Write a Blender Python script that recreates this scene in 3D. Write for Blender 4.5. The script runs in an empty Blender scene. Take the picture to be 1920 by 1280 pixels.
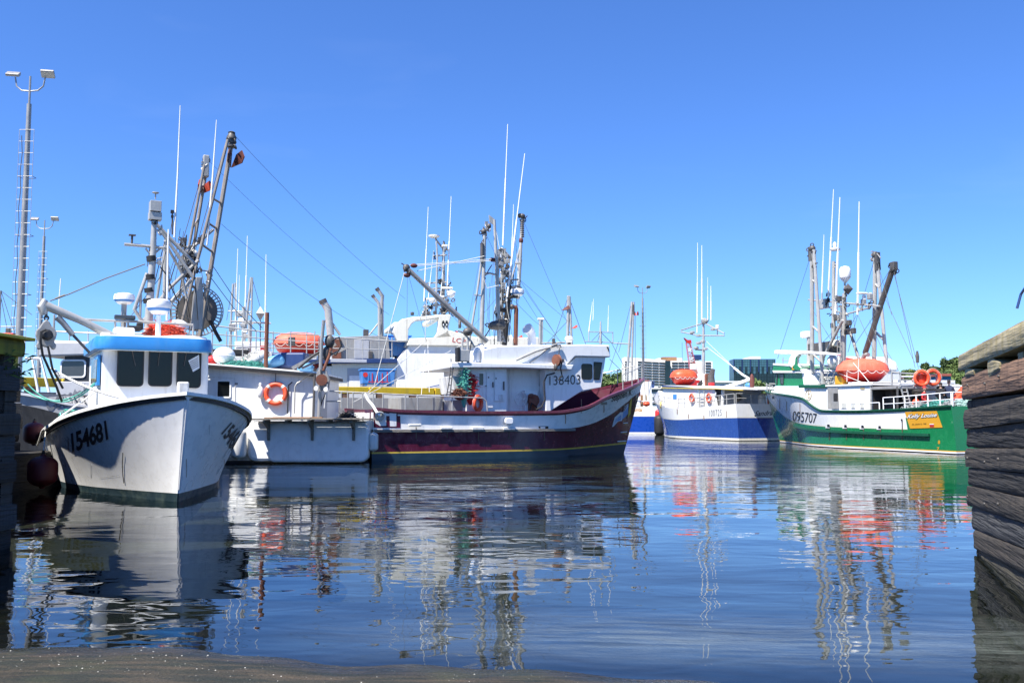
import bpy, bmesh, math, random
from mathutils import Vector, Matrix, Euler
from mathutils.bvhtree import BVHTree
random.seed(7)
R = math.radians
SC = bpy.context.scene
COL = SC.collection
# ---------------------------------------------------------------- camera, sky, sun, exposure
H_EYE = 1.8
FPX = 1750.0
PITCH = math.atan(140.0 / FPX)
cam_d = bpy.data.cameras.new('camera')
cam = bpy.data.objects.new('camera', cam_d)
COL.objects.link(cam)
cam.location = (0, 0, H_EYE)
cam.rotation_euler = (R(90) + PITCH, 0, 0)
cam_d.sensor_width = 36
cam_d.lens = FPX / 1920 * 36
cam_d.clip_start = 0.05
cam_d.clip_end = 5000
SC.camera = cam
SUN_EL, SUN_AZ = 58, 45          # azimuth: degrees left of straight behind the camera
w = bpy.data.worlds.new('World')
SC.world = w
w.use_nodes = True
wn = w.node_tree
wn.nodes.clear()
sky = wn.nodes.new('ShaderNodeTexSky')
sky.sky_type = 'NISHITA'
sky.sun_disc = False
sky.sun_elevation = R(SUN_EL)
s_dir = Vector((-math.sin(R(SUN_AZ)), -math.cos(R(SUN_AZ)), 0)) * math.cos(R(SUN_EL)) + Vector((0, 0, math.sin(R(SUN_EL))))
sky.sun_rotation = math.atan2(s_dir.x, s_dir.y)
sky.altitude = 0
sky.air_density = 1.0
sky.dust_density = 0.0
sky.ozone_density = 3.0
bg = wn.nodes.new('ShaderNodeBackground')
bg.inputs[1].default_value = 0.096
tint = wn.nodes.new('ShaderNodeMix'); tint.data_type = 'RGBA'; tint.blend_type = 'MULTIPLY'
tint.inputs[0].default_value = 1.0
tint.inputs[7].default_value = (.385, .61, 1.01, 1)
wo = wn.nodes.new('ShaderNodeOutputWorld')
wn.links.new(sky.outputs[0], tint.inputs[6])
# a few faint wisps of high cloud
wtc = wn.nodes.new('ShaderNodeTexCoord'); wmp = wn.nodes.new('ShaderNodeMapping'); wmp.inputs['Scale'].default_value = (1.2, 1.2, 5); wmp.inputs['Rotation'].default_value = (.3, .2, .4)
wnz = wn.nodes.new('ShaderNodeTexNoise'); wnz.inputs['Scale'].default_value = 2.6; wnz.inputs['Detail'].default_value = 7; wnz.inputs['Distortion'].default_value = .5
wmr = wn.nodes.new('ShaderNodeMapRange'); wmr.inputs[1].default_value = .60; wmr.inputs[2].default_value = .85; wmr.inputs[4].default_value = .025
wmx = wn.nodes.new('ShaderNodeMix'); wmx.data_type = 'RGBA'; wmx.inputs[7].default_value = (9, 9.5, 10, 1)
wn.links.new(wtc.outputs['Generated'], wmp.inputs[0]); wn.links.new(wmp.outputs[0], wnz.inputs['Vector']); wn.links.new(wnz.outputs[0], wmr.inputs[0])
wn.links.new(wmr.outputs[0], wmx.inputs[0]); wn.links.new(tint.outputs[2], wmx.inputs[6]); wn.links.new(wmx.outputs[2], bg.inputs[0])
wn.links.new(bg.outputs[0], wo.inputs[0])
sl = bpy.data.lights.new('sun', 'SUN')
sl.energy = 5.0
sl.angle = R(0.53)
sl.color = (1.0, 0.95, 0.87)
so = bpy.data.objects.new('sun', sl)
COL.objects.link(so)
so.rotation_euler = s_dir.to_track_quat('Z', 'Y').to_euler()
SC.view_settings.view_transform = 'Standard'
SC.view_settings.look = 'None'
SC.view_settings.exposure = 1.15
SC.view_settings.gamma = 1
SC.view_settings.use_curve_mapping = False
SC.cycles.max_bounces = 8
SC.cycles.transparent_max_bounces = 12
SC.cycles.caustics_reflective = False
SC.cycles.caustics_refractive = False

# ---------------------------------------------------------------- pixel helpers (a way to measure the photograph)
CP, SP = math.cos(PITCH), math.sin(PITCH)
CAM = Vector((0, 0, H_EYE))
def ray(px, py):
    a = (px - 960) / FPX
    u = (640 - py) / FPX
    return Vector((a, CP - SP * u, SP + CP * u))
def atY(px, py, Y):
    d = ray(px, py)
    return CAM + d * (Y / d.y)
def onplane(px, py, p0, n):
    d = ray(px, py)
    return CAM + d * ((Vector(p0) - CAM).dot(n) / d.dot(n))
def onwater(px, py, z=0.0):
    return onplane(px, py, (0, 0, z), Vector((0, 0, 1)))

# ---------------------------------------------------------------- materials
M = {}
def mat(name, col, rough=0.5, metal=0.0, var=0.12, vscale=3.0, dirt=0.0, dirtcol=(0.12, 0.09, 0.06), bump=0.0, bscale=20.0, streak=True, spec=0.5, stretch=(1, 1, 1), ddark=0.5, coat=0.0):
    m = bpy.data.materials.new(name)
    m.use_nodes = True
    nt = m.node_tree
    b = nt.nodes['Principled BSDF']
    N, Lk = nt.nodes.new, nt.links.new
    tc = N('ShaderNodeTexCoord')
    mp = N('ShaderNodeMapping'); mp.inputs['Scale'].default_value = stretch
    Lk(tc.outputs['Object'], mp.inputs[0])
    n1 = N('ShaderNodeTexNoise'); n1.inputs['Scale'].default_value = vscale; n1.inputs['Detail'].default_value = 5; n1.inputs['Roughness'].default_value = .6
    Lk(mp.outputs[0], n1.inputs['Vector'])
    mr = N('ShaderNodeMapRange'); mr.inputs[1].default_value = .25; mr.inputs[2].default_value = .75
    mr.inputs[3].default_value = 1 - var; mr.inputs[4].default_value = 1 + var * .6
    Lk(n1.outputs[0], mr.inputs[0])
    vm = N('ShaderNodeVectorMath'); vm.operation = 'SCALE'; vm.inputs[0].default_value = col[:3]
    Lk(mr.outputs[0], vm.inputs['Scale'])
    out = vm.outputs[0]
    if dirt > 0:
        m2 = N('ShaderNodeMapping'); m2.inputs['Scale'].default_value = (3.2, 3.2, .5) if streak else (1.3, 1.3, 1.3)
        Lk(tc.outputs['Object'], m2.inputs[0])
        n2 = N('ShaderNodeTexNoise'); n2.inputs['Scale'].default_value = 2.2; n2.inputs['Detail'].default_value = 8; n2.inputs['Roughness'].default_value = .65
        Lk(m2.outputs[0], n2.inputs['Vector'])
        r2 = N('ShaderNodeMapRange'); r2.inputs[1].default_value = ddark; r2.inputs[2].default_value = ddark + .25; r2.inputs[4].default_value = dirt
        Lk(n2.outputs[0], r2.inputs[0])
        mx = N('ShaderNodeMix'); mx.data_type = 'RGBA'
        Lk(r2.outputs[0], mx.inputs[0]); Lk(out, mx.inputs[6]); mx.inputs[7].default_value = (*dirtcol, 1)
        out = mx.outputs[2]
    Lk(out, b.inputs['Base Color'])
    rr = N('ShaderNodeMapRange'); rr.inputs[1].default_value = .3; rr.inputs[2].default_value = .7
    rr.inputs[3].default_value = max(0, rough - .1); rr.inputs[4].default_value = min(1, rough + .1)
    Lk(n1.outputs[0], rr.inputs[0]); Lk(rr.outputs[0], b.inputs['Roughness'])
    b.inputs['Metallic'].default_value = metal
    b.inputs['Specular IOR Level'].default_value = spec
    b.inputs['Coat Weight'].default_value = coat
    if bump > 0:
        n3 = N('ShaderNodeTexNoise'); n3.inputs['Scale'].default_value = bscale; n3.inputs['Detail'].default_value = 4
        Lk(mp.outputs[0], n3.inputs['Vector'])
        bp = N('ShaderNodeBump'); bp.inputs['Strength'].default_value = bump; bp.inputs['Distance'].default_value = .05
        Lk(n3.outputs[0], bp.inputs['Height']); Lk(bp.outputs[0], b.inputs['Normal'])
    M[name] = m
    return m
RUST = (0.16, 0.06, 0.025)
GRIME = (0.16, 0.14, 0.10)
mat('white_paint', (.80, .80, .78), .35, dirt=.42, dirtcol=(.42, .38, .31), var=.05, ddark=.52, bump=.03, bscale=2)
mat('white_clean', (.80, .80, .79), .3, dirt=.2, dirtcol=(.5, .46, .4), var=.04, ddark=.55)
mat('white_dirty', (.70, .70, .67), .5, dirt=.6, dirtcol=(.30, .24, .17), var=.1, ddark=.48)
mat('white_hull', (.84, .835, .81), .3, dirt=.28, dirtcol=(.33, .34, .33), var=.08, ddark=.55, bump=.05, bscale=1.5)
mat('cream_paint', (.76, .73, .62), .4, dirt=.3, dirtcol=(.4, .3, .2), var=.05)
mat('blue_roof', (.035, .24, .58), .35, var=.1, dirt=.2, dirtcol=(.2, .3, .4))
mat('boot_teal', (.007, .026, .036), .5, dirt=.5, dirtcol=(.12, .16, .12), var=.3, streak=False)
mat('maroon', (.085, .007, .028), .22, var=.2, dirt=.25, dirtcol=(.12, .05, .05), coat=.4)
mat('maroon_rail', (.12, .022, .04), .35, var=.25, dirt=.4, dirtcol=(.2, .12, .11), ddark=.5)
mat('maroon_matte', (.07, .008, .022), .75, var=.25, spec=.2)
mat('yellow_line', (.55, .40, .05), .4)
mat('yellow_beam', (.72, .50, .02), .6, dirt=.5, dirtcol=(.25, .2, .1), var=.15)
mat('boot_blue', (.008, .03, .052), .4, var=.3)
mat('black_rubber', (.012, .012, .013), .6)
mat('glass_dark', (.006, .007, .007), .05, var=.3, spec=.35)
mat('glass_grey', (.05, .055, .06), .08, var=.3, spec=.6)
mat('metal_grey', (.36, .35, .33), .45, metal=.35, dirt=.5, dirtcol=(.16, .11, .07), var=.2)
mat('metal_light', (.42, .415, .39), .45, metal=.25, dirt=.3, dirtcol=(.25, .2, .15), var=.15)
mat('metal_dark', (.10, .095, .09), .55, metal=.3, dirt=.4, dirtcol=(.12, .05, .03), var=.3)
mat('galvanised', (.30, .30, .295), .5, metal=.3, dirt=.3, dirtcol=(.2, .18, .15), var=.15)
mat('rusty', (.17, .06, .035), .8, var=.4, dirt=.5, dirtcol=(.07, .03, .02), bump=.3)
mat('rope_dark', (.02, .02, .02), .8)
mat('mast_brown', (.27, .235, .20), .55, metal=.2, dirt=.6, dirtcol=(.15, .085, .05), var=.25)
mat('wire', (.09, .09, .085), .6)
mat('antenna_white', (.78, .78, .76), .4, var=.02)
mat('rope_white', (.62, .62, .58), .8)
mat('rope_green', (.10, .42, .34), .8, var=.3)
mat('net_teal', (.08, .36, .30), .9, var=.5, vscale=12, bump=1, bscale=30)
mat('orange', (.80, .085, .025), .5, var=.15, dirt=.25, dirtcol=(.5, .3, .2))
mat('orange_dark', (.36, .016, .006), .4, var=.15)
mat('orange_faded', (.80, .13, .07), .6, var=.15, dirt=.3, dirtcol=(.75, .35, .25))
mat('red_fender_shaded', (.07, .003, .005), .6, var=.2)  # red darkened in the colour to stand for shade at the quay
mat('red_paint', (.50, .02, .02), .5, var=.2)
mat('red_flag', (.45, .06, .03), .7, var=.2)
mat('rust_plate', (.12, .032, .024), .7, var=.3, dirt=.4, dirtcol=(.1, .04, .03))
mat('tub_blue', (.05, .21, .53), .45, var=.12, dirt=.25, dirtcol=(.25, .3, .35))
mat('navy', (.02, .045, .14), .4, var=.15)
mat('hull_blue', (.016, .058, .27), .25, var=.12, dirt=.2, dirtcol=(.06, .1, .2), coat=.3)
mat('hull_blue_bright', (.008, .06, .36), .3, var=.05)
mat('green_paint', (.009, .19, .065), .25, var=.1, dirt=.12, dirtcol=(.04, .16, .09), coat=.3)
mat('green_dark', (.006, .075, .035), .35, var=.15)
mat('gold', (.65, .32, .02), .45, var=.05)
mat('ink', (.008, .008, .01), .5, var=.2)
mat('ink_worn', (.015, .016, .02), .55, var=.3, dirt=.35, dirtcol=(.15, .17, .2), streak=False)
mat('grey_hull', (.020, .021, .024), .5, var=.2, dirt=.3, dirtcol=(.09, .09, .09))
mat('grey_cabin', (.028, .030, .034), .5, var=.1, dirt=.2, dirtcol=(.15, .15, .15))
mat('grey_light', (.42, .43, .45), .5, var=.1, dirt=.3, dirtcol=(.3, .28, .25))
mat('grey_panel', (.30, .30, .29), .55, var=.15, dirt=.6, dirtcol=(.22, .17, .11))
mat('grey_letter', (.17, .18, .20), .6, var=.2, dirt=.4, dirtcol=(.06, .06, .07), streak=False)
mat('wood_grey', (.22, .20, .17), .85, var=.4, vscale=5, bump=.6, bscale=12, stretch=(.4, 3, 3))
mat('deck_grey', (.30, .30, .29), .8, var=.2)
mat('dark_inside', (.015, .015, .016), .8)
mat('brown_wood', (.28, .15, .07), .6, var=.3)
mat('concrete', (.42, .40, .37), .85, var=.15, dirt=.4, dirtcol=(.25, .22, .19))
mat('concrete_far', (.78, .75, .70), .85, var=.06, vscale=.3)
mat('glass_far', (.05, .13, .17), .12, var=.3, vscale=.25)
mat('glass_far_dark', (.012, .028, .034), .15, var=.3, vscale=.25)
mat('far_dark', (.02, .022, .026), .3)  # dark tone for distant windows and one shed wall
mat('roof_red', (.30, .08, .06), .8)
mat('house_blue', (.03, .14, .27), .7)
mat('siding_white', (.7, .7, .68), .7)
mat('skin', (.42, .24, .17), .6)
mat('cloth_navy', (.02, .03, .07), .9, var=.2)
mat('cloth_black', (.012, .012, .014), .9)
mat('cloth_red', (.45, .03, .03), .9)
mat('hair_dark', (.03, .022, .018), .9)
mat('leaf', (.11, .165, .04), .8, var=.5, vscale=.5)
mat('leaf_dark', (.065, .11, .032), .8, var=.5, vscale=.5)
mat('leaf_yellow', (.16, .19, .03), .8, var=.3, vscale=.5)
mat('bark', (.07, .05, .035), .9)
mat('fender_blue', (.12, .32, .52), .5, var=.2)
mat('lamp_glass', (.5, .5, .46), .3)
mat('paper', (.55, .60, .65), .8)

# ---------------------------------------------------------------- mesh builder
class MB:
    def __init__(s):
        s.v = []; s.f = []; s.m = []
    def add(s, vs, fs, mi=0):
        o = len(s.v)
        s.v += [tuple(p) for p in vs]
        s.f += [tuple(o + i for i in f) for f in fs]
        s.m += [mi] * len(fs)
        return s
    def box(s, c, size, rot=None, mi=0):
        hx, hy, hz = size[0] / 2, size[1] / 2, size[2] / 2
        vs = [Vector((x * hx, y * hy, z * hz)) for z in (-1, 1) for y in (-1, 1) for x in (-1, 1)]
        if rot is not None:
            q = Euler(rot).to_matrix() if not isinstance(rot, Matrix) else rot
            vs = [q @ p for p in vs]
        c = Vector(c)
        return s.add([p + c for p in vs], [(0, 2, 3, 1), (4, 5, 7, 6), (0, 1, 5, 4), (2, 6, 7, 3), (0, 4, 6, 2), (1, 3, 7, 5)], mi)
    def bar(s, p0, p1, wd, ht, mi=0, up=(0, 0, 1)):
        p0, p1 = Vector(p0), Vector(p1)
        d = (p1 - p0); L = d.length
        if L < 1e-6: return s
        d.normalize(); up = Vector(up)
        if abs(d.dot(up)) > .98: up = Vector((1, 0, 0))
        r = d.cross(up).normalized(); t = r.cross(d)
        vs = []
        for p in (p0, p1):
            for a, b in ((-1, -1), (1, -1), (1, 1), (-1, 1)):
                vs.append(p + r * (a * wd / 2) + t * (b * ht / 2))
        return s.add(vs, [(0, 1, 2, 3), (7, 6, 5, 4), (0, 4, 5, 1), (1, 5, 6, 2), (2, 6, 7, 3), (3, 7, 4, 0)], mi)
    def path(s, pts, r, n=8, mi=0, cap=True, closed=False):
        pts = [Vector(p) for p in pts]
        rs = r if isinstance(r, (list, tuple)) else [r] * len(pts)
        k = len(pts); rings = []
        prev = None
        for i, p in enumerate(pts):
            if closed: d = pts[(i + 1) % k] - pts[i - 1]
            elif i == 0: d = pts[1] - p
            elif i == k - 1: d = p - pts[i - 1]
            else: d = (pts[i + 1] - p).normalized() + (p - pts[i - 1]).normalized()
            if d.length < 1e-9: d = Vector((0, 0, 1))
            d.normalize()
            if prev is None:
                a = Vector((0, 0, 1)) if abs(d.z) < .9 else Vector((1, 0, 0))
                x = d.cross(a).normalized()
            else:
                x = (prev - d * prev.dot(d))
                x = x.normalized() if x.length > 1e-6 else d.orthogonal().normalized()
            prev = x; y = d.cross(x)
            rings.append([p + (x * math.cos(2 * math.pi * j / n) + y * math.sin(2 * math.pi * j / n)) * rs[i] for j in range(n)])
        vs = [q for rg in rings for q in rg]
        fs = []
        for i in range(k if closed else k - 1):
            a, b = i * n, ((i + 1) % k) * n
            for j in range(n):
                fs.append((a + j, b + j, b + (j + 1) % n, a + (j + 1) % n))
        if cap and not closed:
            fs.append(tuple(range(n))); fs.append(tuple(reversed(range((k - 1) * n, k * n))))
        return s.add(vs, fs, mi)
    def tube(s, p0, p1, r0, r1=None, n=8, mi=0):
        return s.path([p0, p1], [r0, r0 if r1 is None else r1], n, mi)
    def prism(s, poly, vec, mi=0, mi2=None):
        poly = [Vector(p) for p in poly]; vec = Vector(vec); k = len(poly)
        nrm = Vector((0, 0, 0))
        for i in range(k):
            nrm += poly[i].cross(poly[(i + 1) % k])
        if nrm.dot(vec) > 0: poly = poly[::-1]
        vs = poly + [p + vec for p in poly]
        s.add(vs, [tuple(range(k))], mi if mi2 is None else mi2)
        o = len(s.v) - 2 * k
        s.f.append(tuple(o + k + i for i in reversed(range(k)))); s.m.append(mi)
        for i in range(k):
            j = (i + 1) % k
            s.f.append((o + i, o + k + i, o + k + j, o + j)); s.m.append(mi)
        return s
    def lathe(s, prof, c, axis=(0, 0, 1), n=16, mi=0):
        ax = Vector(axis).normalized()
        x = ax.orthogonal().normalized(); y = ax.cross(x); c = Vector(c)
        mis = mi if isinstance(mi, (list, tuple)) else [mi] * len(prof)
        vs = []
        for (r, h) in prof:
            for j in range(n):
                a = 2 * math.pi * j / n
                vs.append(c + ax * h + (x * math.cos(a) + y * math.sin(a)) * max(r, 1e-4))
        o = len(s.v); s.v += [tuple(p) for p in vs]
        for i in range(len(prof) - 1):
            for j in range(n):
                s.f.append((o + i * n + j, o + i * n + (j + 1) % n, o + (i + 1) * n + (j + 1) % n, o + (i + 1) * n + j)); s.m.append(mis[i])
        s.f.append(tuple(o + j for j in reversed(range(n)))); s.m.append(mis[0])
        s.f.append(tuple(o + (len(prof) - 1) * n + j for j in range(n))); s.m.append(mis[-1])
        return s
    def ell(s, c, r, n=12, mi=0, rot=None):
        prof = [(math.sin(math.pi * i / n), -math.cos(math.pi * i / n)) for i in range(n + 1)]
        t = MB(); t.lathe(prof, (0, 0, 0), n=int(n * 1.5))
        c = Vector(c); q = Euler(rot).to_matrix() if rot else Matrix.Identity(3)
        r = r if isinstance(r, (list, tuple)) else (r, r, r)
        return s.add([q @ Vector((p[0] * r[0], p[1] * r[1], p[2] * r[2])) + c for p in t.v], t.f, mi)
    def torus(s, c, R0, r, axis=(0, 0, 1), n=28, k=10, a0=0, a1=2 * math.pi, mi=0):
        ax = Vector(axis).normalized(); x = ax.orthogonal().normalized()
        if abs(ax.z) < .9: x = ax.cross(Vector((0, 0, 1))).normalized()
        y = ax.cross(x); full = abs(a1 - a0 - 2 * math.pi) < 1e-6
        m = n if full else n + 1
        pts = [Vector(c) + (x * math.cos(a0 + (a1 - a0) * i / n) + y * math.sin(a0 + (a1 - a0) * i / n)) * R0 for i in range(m)]
        return s.path(pts, r, k, mi, closed=full)
    def build(s, name, mats, parent=None, smooth=False, bevel=0, weld=False):
        me = bpy.data.meshes.new(name)
        me.from_pydata(s.v, [], s.f)
        if not isinstance(mats, (list, tuple)): mats = [mats]
        for m in mats: me.materials.append(M[m] if isinstance(m, str) else m)
        me.polygons.foreach_set('material_index', s.m)
        if smooth:
            me.polygons.foreach_set('use_smooth', [True] * len(s.f))
        me.update()
        if smooth:
            bm = bmesh.new(); bm.from_mesh(me)
            if weld: bmesh.ops.remove_doubles(bm, verts=bm.verts, dist=1e-4)
            bmesh.ops.recalc_face_normals(bm, faces=bm.faces)
            for e in bm.edges:
                if len(e.link_faces) == 2 and e.calc_face_angle(0) > R(42): e.smooth = False
            bm.to_mesh(me); bm.free()
        o = bpy.data.objects.new(name, me)
        COL.objects.link(o)
        if parent is not None: o.parent = parent
        if bevel:
            md = o.modifiers.new('bevel', 'BEVEL'); md.width = bevel; md.segments = 2; md.limit_method = 'ANGLE'; md.angle_limit = R(40)
        return o
def tag(o, label=None, cat=None, group=None, kind=None):
    if label: o['label'] = label
    if cat: o['category'] = cat
    if group: o['group'] = group
    if kind: o['kind'] = kind
    return o
def empty(name, loc=(0, 0, 0), rz=0.0, label=None, cat=None, group=None):
    o = bpy.data.objects.new(name, None); COL.objects.link(o)
    o.location = loc; o.rotation_euler = (0, 0, rz); o.empty_display_size = .3
    return tag(o, label, cat, group)
def copy_tree(o, loc=None, rz=None, parent=None, scale=None):
    c = o.copy(); COL.objects.link(c)
    if parent is not None: c.parent = parent
    for ch in list(o.children): copy_tree(ch, parent=c)
    if loc is not None: c.location = loc
    if rz is not None: c.rotation_euler = (0, 0, rz)
    if scale is not None: c.scale = scale
    return c
def crv(tab):
    """smooth curve through (s, value) pairs"""
    xs = [t[0] for t in tab]; ys = [t[1] for t in tab]; n = len(tab)
    ms = []
    for i in range(n):
        if i == 0: ms.append((ys[1] - ys[0]) / (xs[1] - xs[0]))
        elif i == n - 1: ms.append((ys[-1] - ys[-2]) / (xs[-1] - xs[-2]))
        else:
            a = (ys[i] - ys[i - 1]) / (xs[i] - xs[i - 1]); b = (ys[i + 1] - ys[i]) / (xs[i + 1] - xs[i])
            ms.append(0 if a * b <= 0 else 2 * a * b / (a + b))
    def f(x):
        if x <= xs[0]: return ys[0]
        if x >= xs[-1]: return ys[-1]
        i = 0
        while x > xs[i + 1]: i += 1
        h = xs[i + 1] - xs[i]; t = (x - xs[i]) / h
        return (ys[i] * (2 * t ** 3 - 3 * t * t + 1) + h * ms[i] * (t ** 3 - 2 * t * t + t) + ys[i + 1] * (-2 * t ** 3 + 3 * t * t) + h * ms[i + 1] * (t ** 3 - t * t))
    return f
def rrect(x0, z0, x1, z1, r, n=4):
    if x0 > x1: x0, x1 = x1, x0
    if z0 > z1: z0, z1 = z1, z0
    r = min(r, (x1 - x0) / 2.01, (z1 - z0) / 2.01)
    out = []
    for cx, cz, a in ((x1 - r, z1 - r, 0), (x0 + r, z1 - r, 90), (x0 + r, z0 + r, 180), (x1 - r, z0 + r, 270)):
        for i in range(n + 1):
            t = R(a + 90 * i / n); out.append((cx + r * math.cos(t), cz + r * math.sin(t)))
    return out

class Boat:
    def __init__(s, name, origin, head, label, cat='fishing boat', group=None):
        s.h = math.atan2(head[1], head[0])
        s.o = Vector((origin[0], origin[1], 0))
        s.root = empty(name, s.o, s.h, label, cat, group)
        s.f = Vector((math.cos(s.h), math.sin(s.h), 0)); s.l = Vector((-s.f.y, s.f.x, 0))
        s.targets = []
    def L(s, p):
        d = Vector(p) - s.o
        return Vector((d.dot(s.f), d.dot(s.l), d.z))
    def W(s, q):
        return s.o + s.f * q[0] + s.l * q[1] + Vector((0, 0, q[2]))
    def P(s, px, py, v=0.0):
        return s.L(onplane(px, py, s.o + s.l * v, s.l))
    def F(s, px, py, u):
        return s.L(onplane(px, py, s.o + s.f * u, s.f))
    def part(s, name, mb, mats, smooth=False, bevel=0, parent=None, target=False):
        o = mb.build(name, mats, parent or s.root, smooth, bevel)
        if target: s.targets.append(o)
        return o
    def tube(s, name, mats, pts, r, n=8, parent=None):
        return s.part(name, MB().path(pts, r, n), mats, smooth=True, parent=parent)
    def T(s, name, mats, pxs, v, r, n=8):
        """tube through pixels on the plane v"""
        return s.tube(name, mats, [s.P(a[0], a[1], a[2] if len(a) > 2 else v) for a in pxs], r, n)
    def TF(s, name, mats, pxs, u, r, n=8):
        return s.tube(name, mats, [s.F(a[0], a[1], a[2] if len(a) > 2 else u) for a in pxs], r, n)
    def side(s, name, mats, pxs, v0, v1, bevel=.02, target=True, smooth=False):
        poly = [s.P(a, b, v0) for a, b in pxs]
        return s.part(name, MB().prism(poly, (0, v1 - v0, 0)), mats, bevel=bevel, target=target)
    def front(s, name, mats, pxs, u0, u1, bevel=.02, target=True):
        poly = [s.F(a, b, u0) for a, b in pxs]
        return s.part(name, MB().prism(poly, (u1 - u0, 0, 0)), mats, bevel=bevel, target=target)
    def win(s, rect, v=None, u=None, out=1, r=.06, frame='black_rubber', glass='glass_dark', fw=.035, name='window'):
        """window on a plane: frame ring slab + pane; out = direction away from the cabin along the plane's axis"""
        x0, y0, x1, y1 = rect
        if v is not None:
            a, b = s.P(x0, y1, v), s.P(x1, y0, v); mk = lambda p, d: Vector((p[0], v + d * out, p[1])); a2, b2 = (a.x, a.z), (b.x, b.z)
        else:
            a, b = s.F(x0, y1, u), s.F(x1, y0, u); mk = lambda p, d: Vector((u + d * out, p[0], p[1])); a2, b2 = (a.y, a.z), (b.y, b.z)
        o_ = rrect(a2[0], a2[1], b2[0], b2[1], r + fw * .5); xa, xb = sorted((a2[0], b2[0])); za, zb = sorted((a2[1], b2[1]))
        i_ = rrect(xa + fw, za + fw, xb - fw, zb - fw, r)
        n = len(o_); mb = MB()
        vs = [mk(p, 0.0) for p in o_] + [mk(p, .03) for p in o_] + [mk(p, .03) for p in i_] + [mk(p, .004) for p in i_]
        fs = []
        for i in range(n):
            j = (i + 1) % n
            for k in range(3): fs.append((k * n + i, k * n + j, (k + 1) * n + j, (k + 1) * n + i))
        mb.add(vs, fs)
        fr = s.part(name, mb, frame)
        pm = MB(); pm.prism([mk(p, .004) for p in i_], mk((0, 0), .012) - mk((0, 0), .004))
        s.part('pane', pm, glass, parent=fr)
        return fr

def hull(b, L, Lwl, sheer, Bs, Bw, lines, mats, p=1.4, q=1.0, n=44, sub=3, deck=None, inner='white_paint', deckmat='deck_grey', name='hull', thick=.08, round_bow=1.6):
    """lines: height functions of s from keel to sheer; mats per band between them (indices follow)."""
    shb = sheer(1.0)
    def surf(s_, w, side):
        sh = sheer(s_); t = max(0.0, min(1.15, w / sh))
        v = Bw(s_) + (Bs(s_) - Bw(s_)) * t ** p
        if w < 0: v = Bw(s_) * (1 + .45 * w)
        k = max(0.0, min(1.1, w / shb))
        u = s_ * (Lwl + (L - Lwl) * k ** q) if w > 0 else s_ * (Lwl + w * .5)
        return Vector((u, v * side, w))
    ss = [1 - (1 - i / n) ** round_bow for i in range(n + 1)]
    rows = []
    bandm = []
    for k in range(len(lines) - 1):
        for j in range(sub):
            t = j / sub
            rows.append((k, t)); bandm.append(k)
    rows.append((len(lines) - 2, 1.0))
    mb = MB(); nr = len(rows)
    for side in (1, -1):
        vs = []
        for (k, t) in rows:
            for s_ in ss:
                w0, w1 = lines[k](s_), lines[k + 1](s_)
                vs.append(surf(s_, w0 + (w1 - w0) * t, side))
        o = len(mb.v); mb.v += [tuple(x) for x in vs]
        for r_ in range(nr - 1):
            for i in range(n):
                a = o + r_ * (n + 1) + i
                f = (a, a + 1, a + n + 2, a + n + 1)
                mb.f.append(f if side < 0 else f[::-1]); mb.m.append(bandm[r_])
        if side == 1: o1 = o
        else: o2 = o
    for r_ in range(nr - 1):
        a, c = o1 + r_ * (n + 1), o2 + r_ * (n + 1)
        mb.f.append((a, a + n + 1, c + n + 1, c)); mb.m.append(bandm[r_])
        a += n; c += n
        mb.f.append((a, c, c + n + 1, a + n + 1)); mb.m.append(bandm[r_])
    # inner bulwark + deck
    im, dm = len(lines) - 1, len(lines)
    for side in (1, -1):
        vs = []
        for s_ in ss:
            s2 = min(s_, .985)
            for w in (sheer(s2), deck(s2)):
                q_ = surf(s2, w, 1); vs.append((max(q_.x, .08), max(q_.y - thick, .01) * side, w))
        o = len(mb.v); mb.v += vs
        for i in range(n):
            a = o + i * 2; f = (a, a + 1, a + 3, a + 2)
            mb.f.append(f if side < 0 else f[::-1]); mb.m.append(im)
    od = len(mb.v)
    for s_ in ss:
        s2 = min(s_, .985); q_ = surf(s2, deck(s2), 1)
        mb.v.append((max(q_.x, .08), max(q_.y - thick, .01), deck(s2))); mb.v.append((max(q_.x, .08), -max(q_.y - thick, .01), deck(s2)))
    for i in range(n):
        a = od + i * 2; mb.f.append((a, a + 2, a + 3, a + 1)); mb.m.append(dm)
    q0 = surf(0, sheer(0), 1); y0 = q0.y - thick
    mb.add([(.08, y0, sheer(0)), (.08, -y0, sheer(0)), (.08, -y0, deck(0)), (.08, y0, deck(0))], [(0, 1, 2, 3)], im)
    o = b.part(name, mb, list(mats) + [inner, deckmat], smooth=False, target=True)
    me = o.data
    bm = bmesh.new(); bm.from_mesh(me)
    bmesh.ops.remove_doubles(bm, verts=bm.verts, dist=1e-4)
    for f in bm.faces: f.smooth = True
    for e in bm.edges:
        if len(e.link_faces) != 2 or e.calc_face_angle(0) > R(35): e.smooth = False
    bm.to_mesh(me); bm.free()
    b.surf = surf; b.ss = ss
    return surf
def rail_line(b, surf, hf, side, s0, s1, off=0.0, n=40, dz=0.0):
    out = []
    for i in range(n + 1):
        s_ = s0 + (s1 - s0) * i / n
        p = surf(s_, hf(s_), side); out.append(Vector((p.x, p.y + off * side, p.z + dz)))
    return out
def ring_line(b, surf, hf, off=0.0, n=44, dz=0, s1=1.0):
    a = rail_line(b, surf, hf, -1, 0, s1, off, n, dz); c = rail_line(b, surf, hf, 1, 0, s1, off, n, dz)
    return a + c[::-1][1:]
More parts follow.
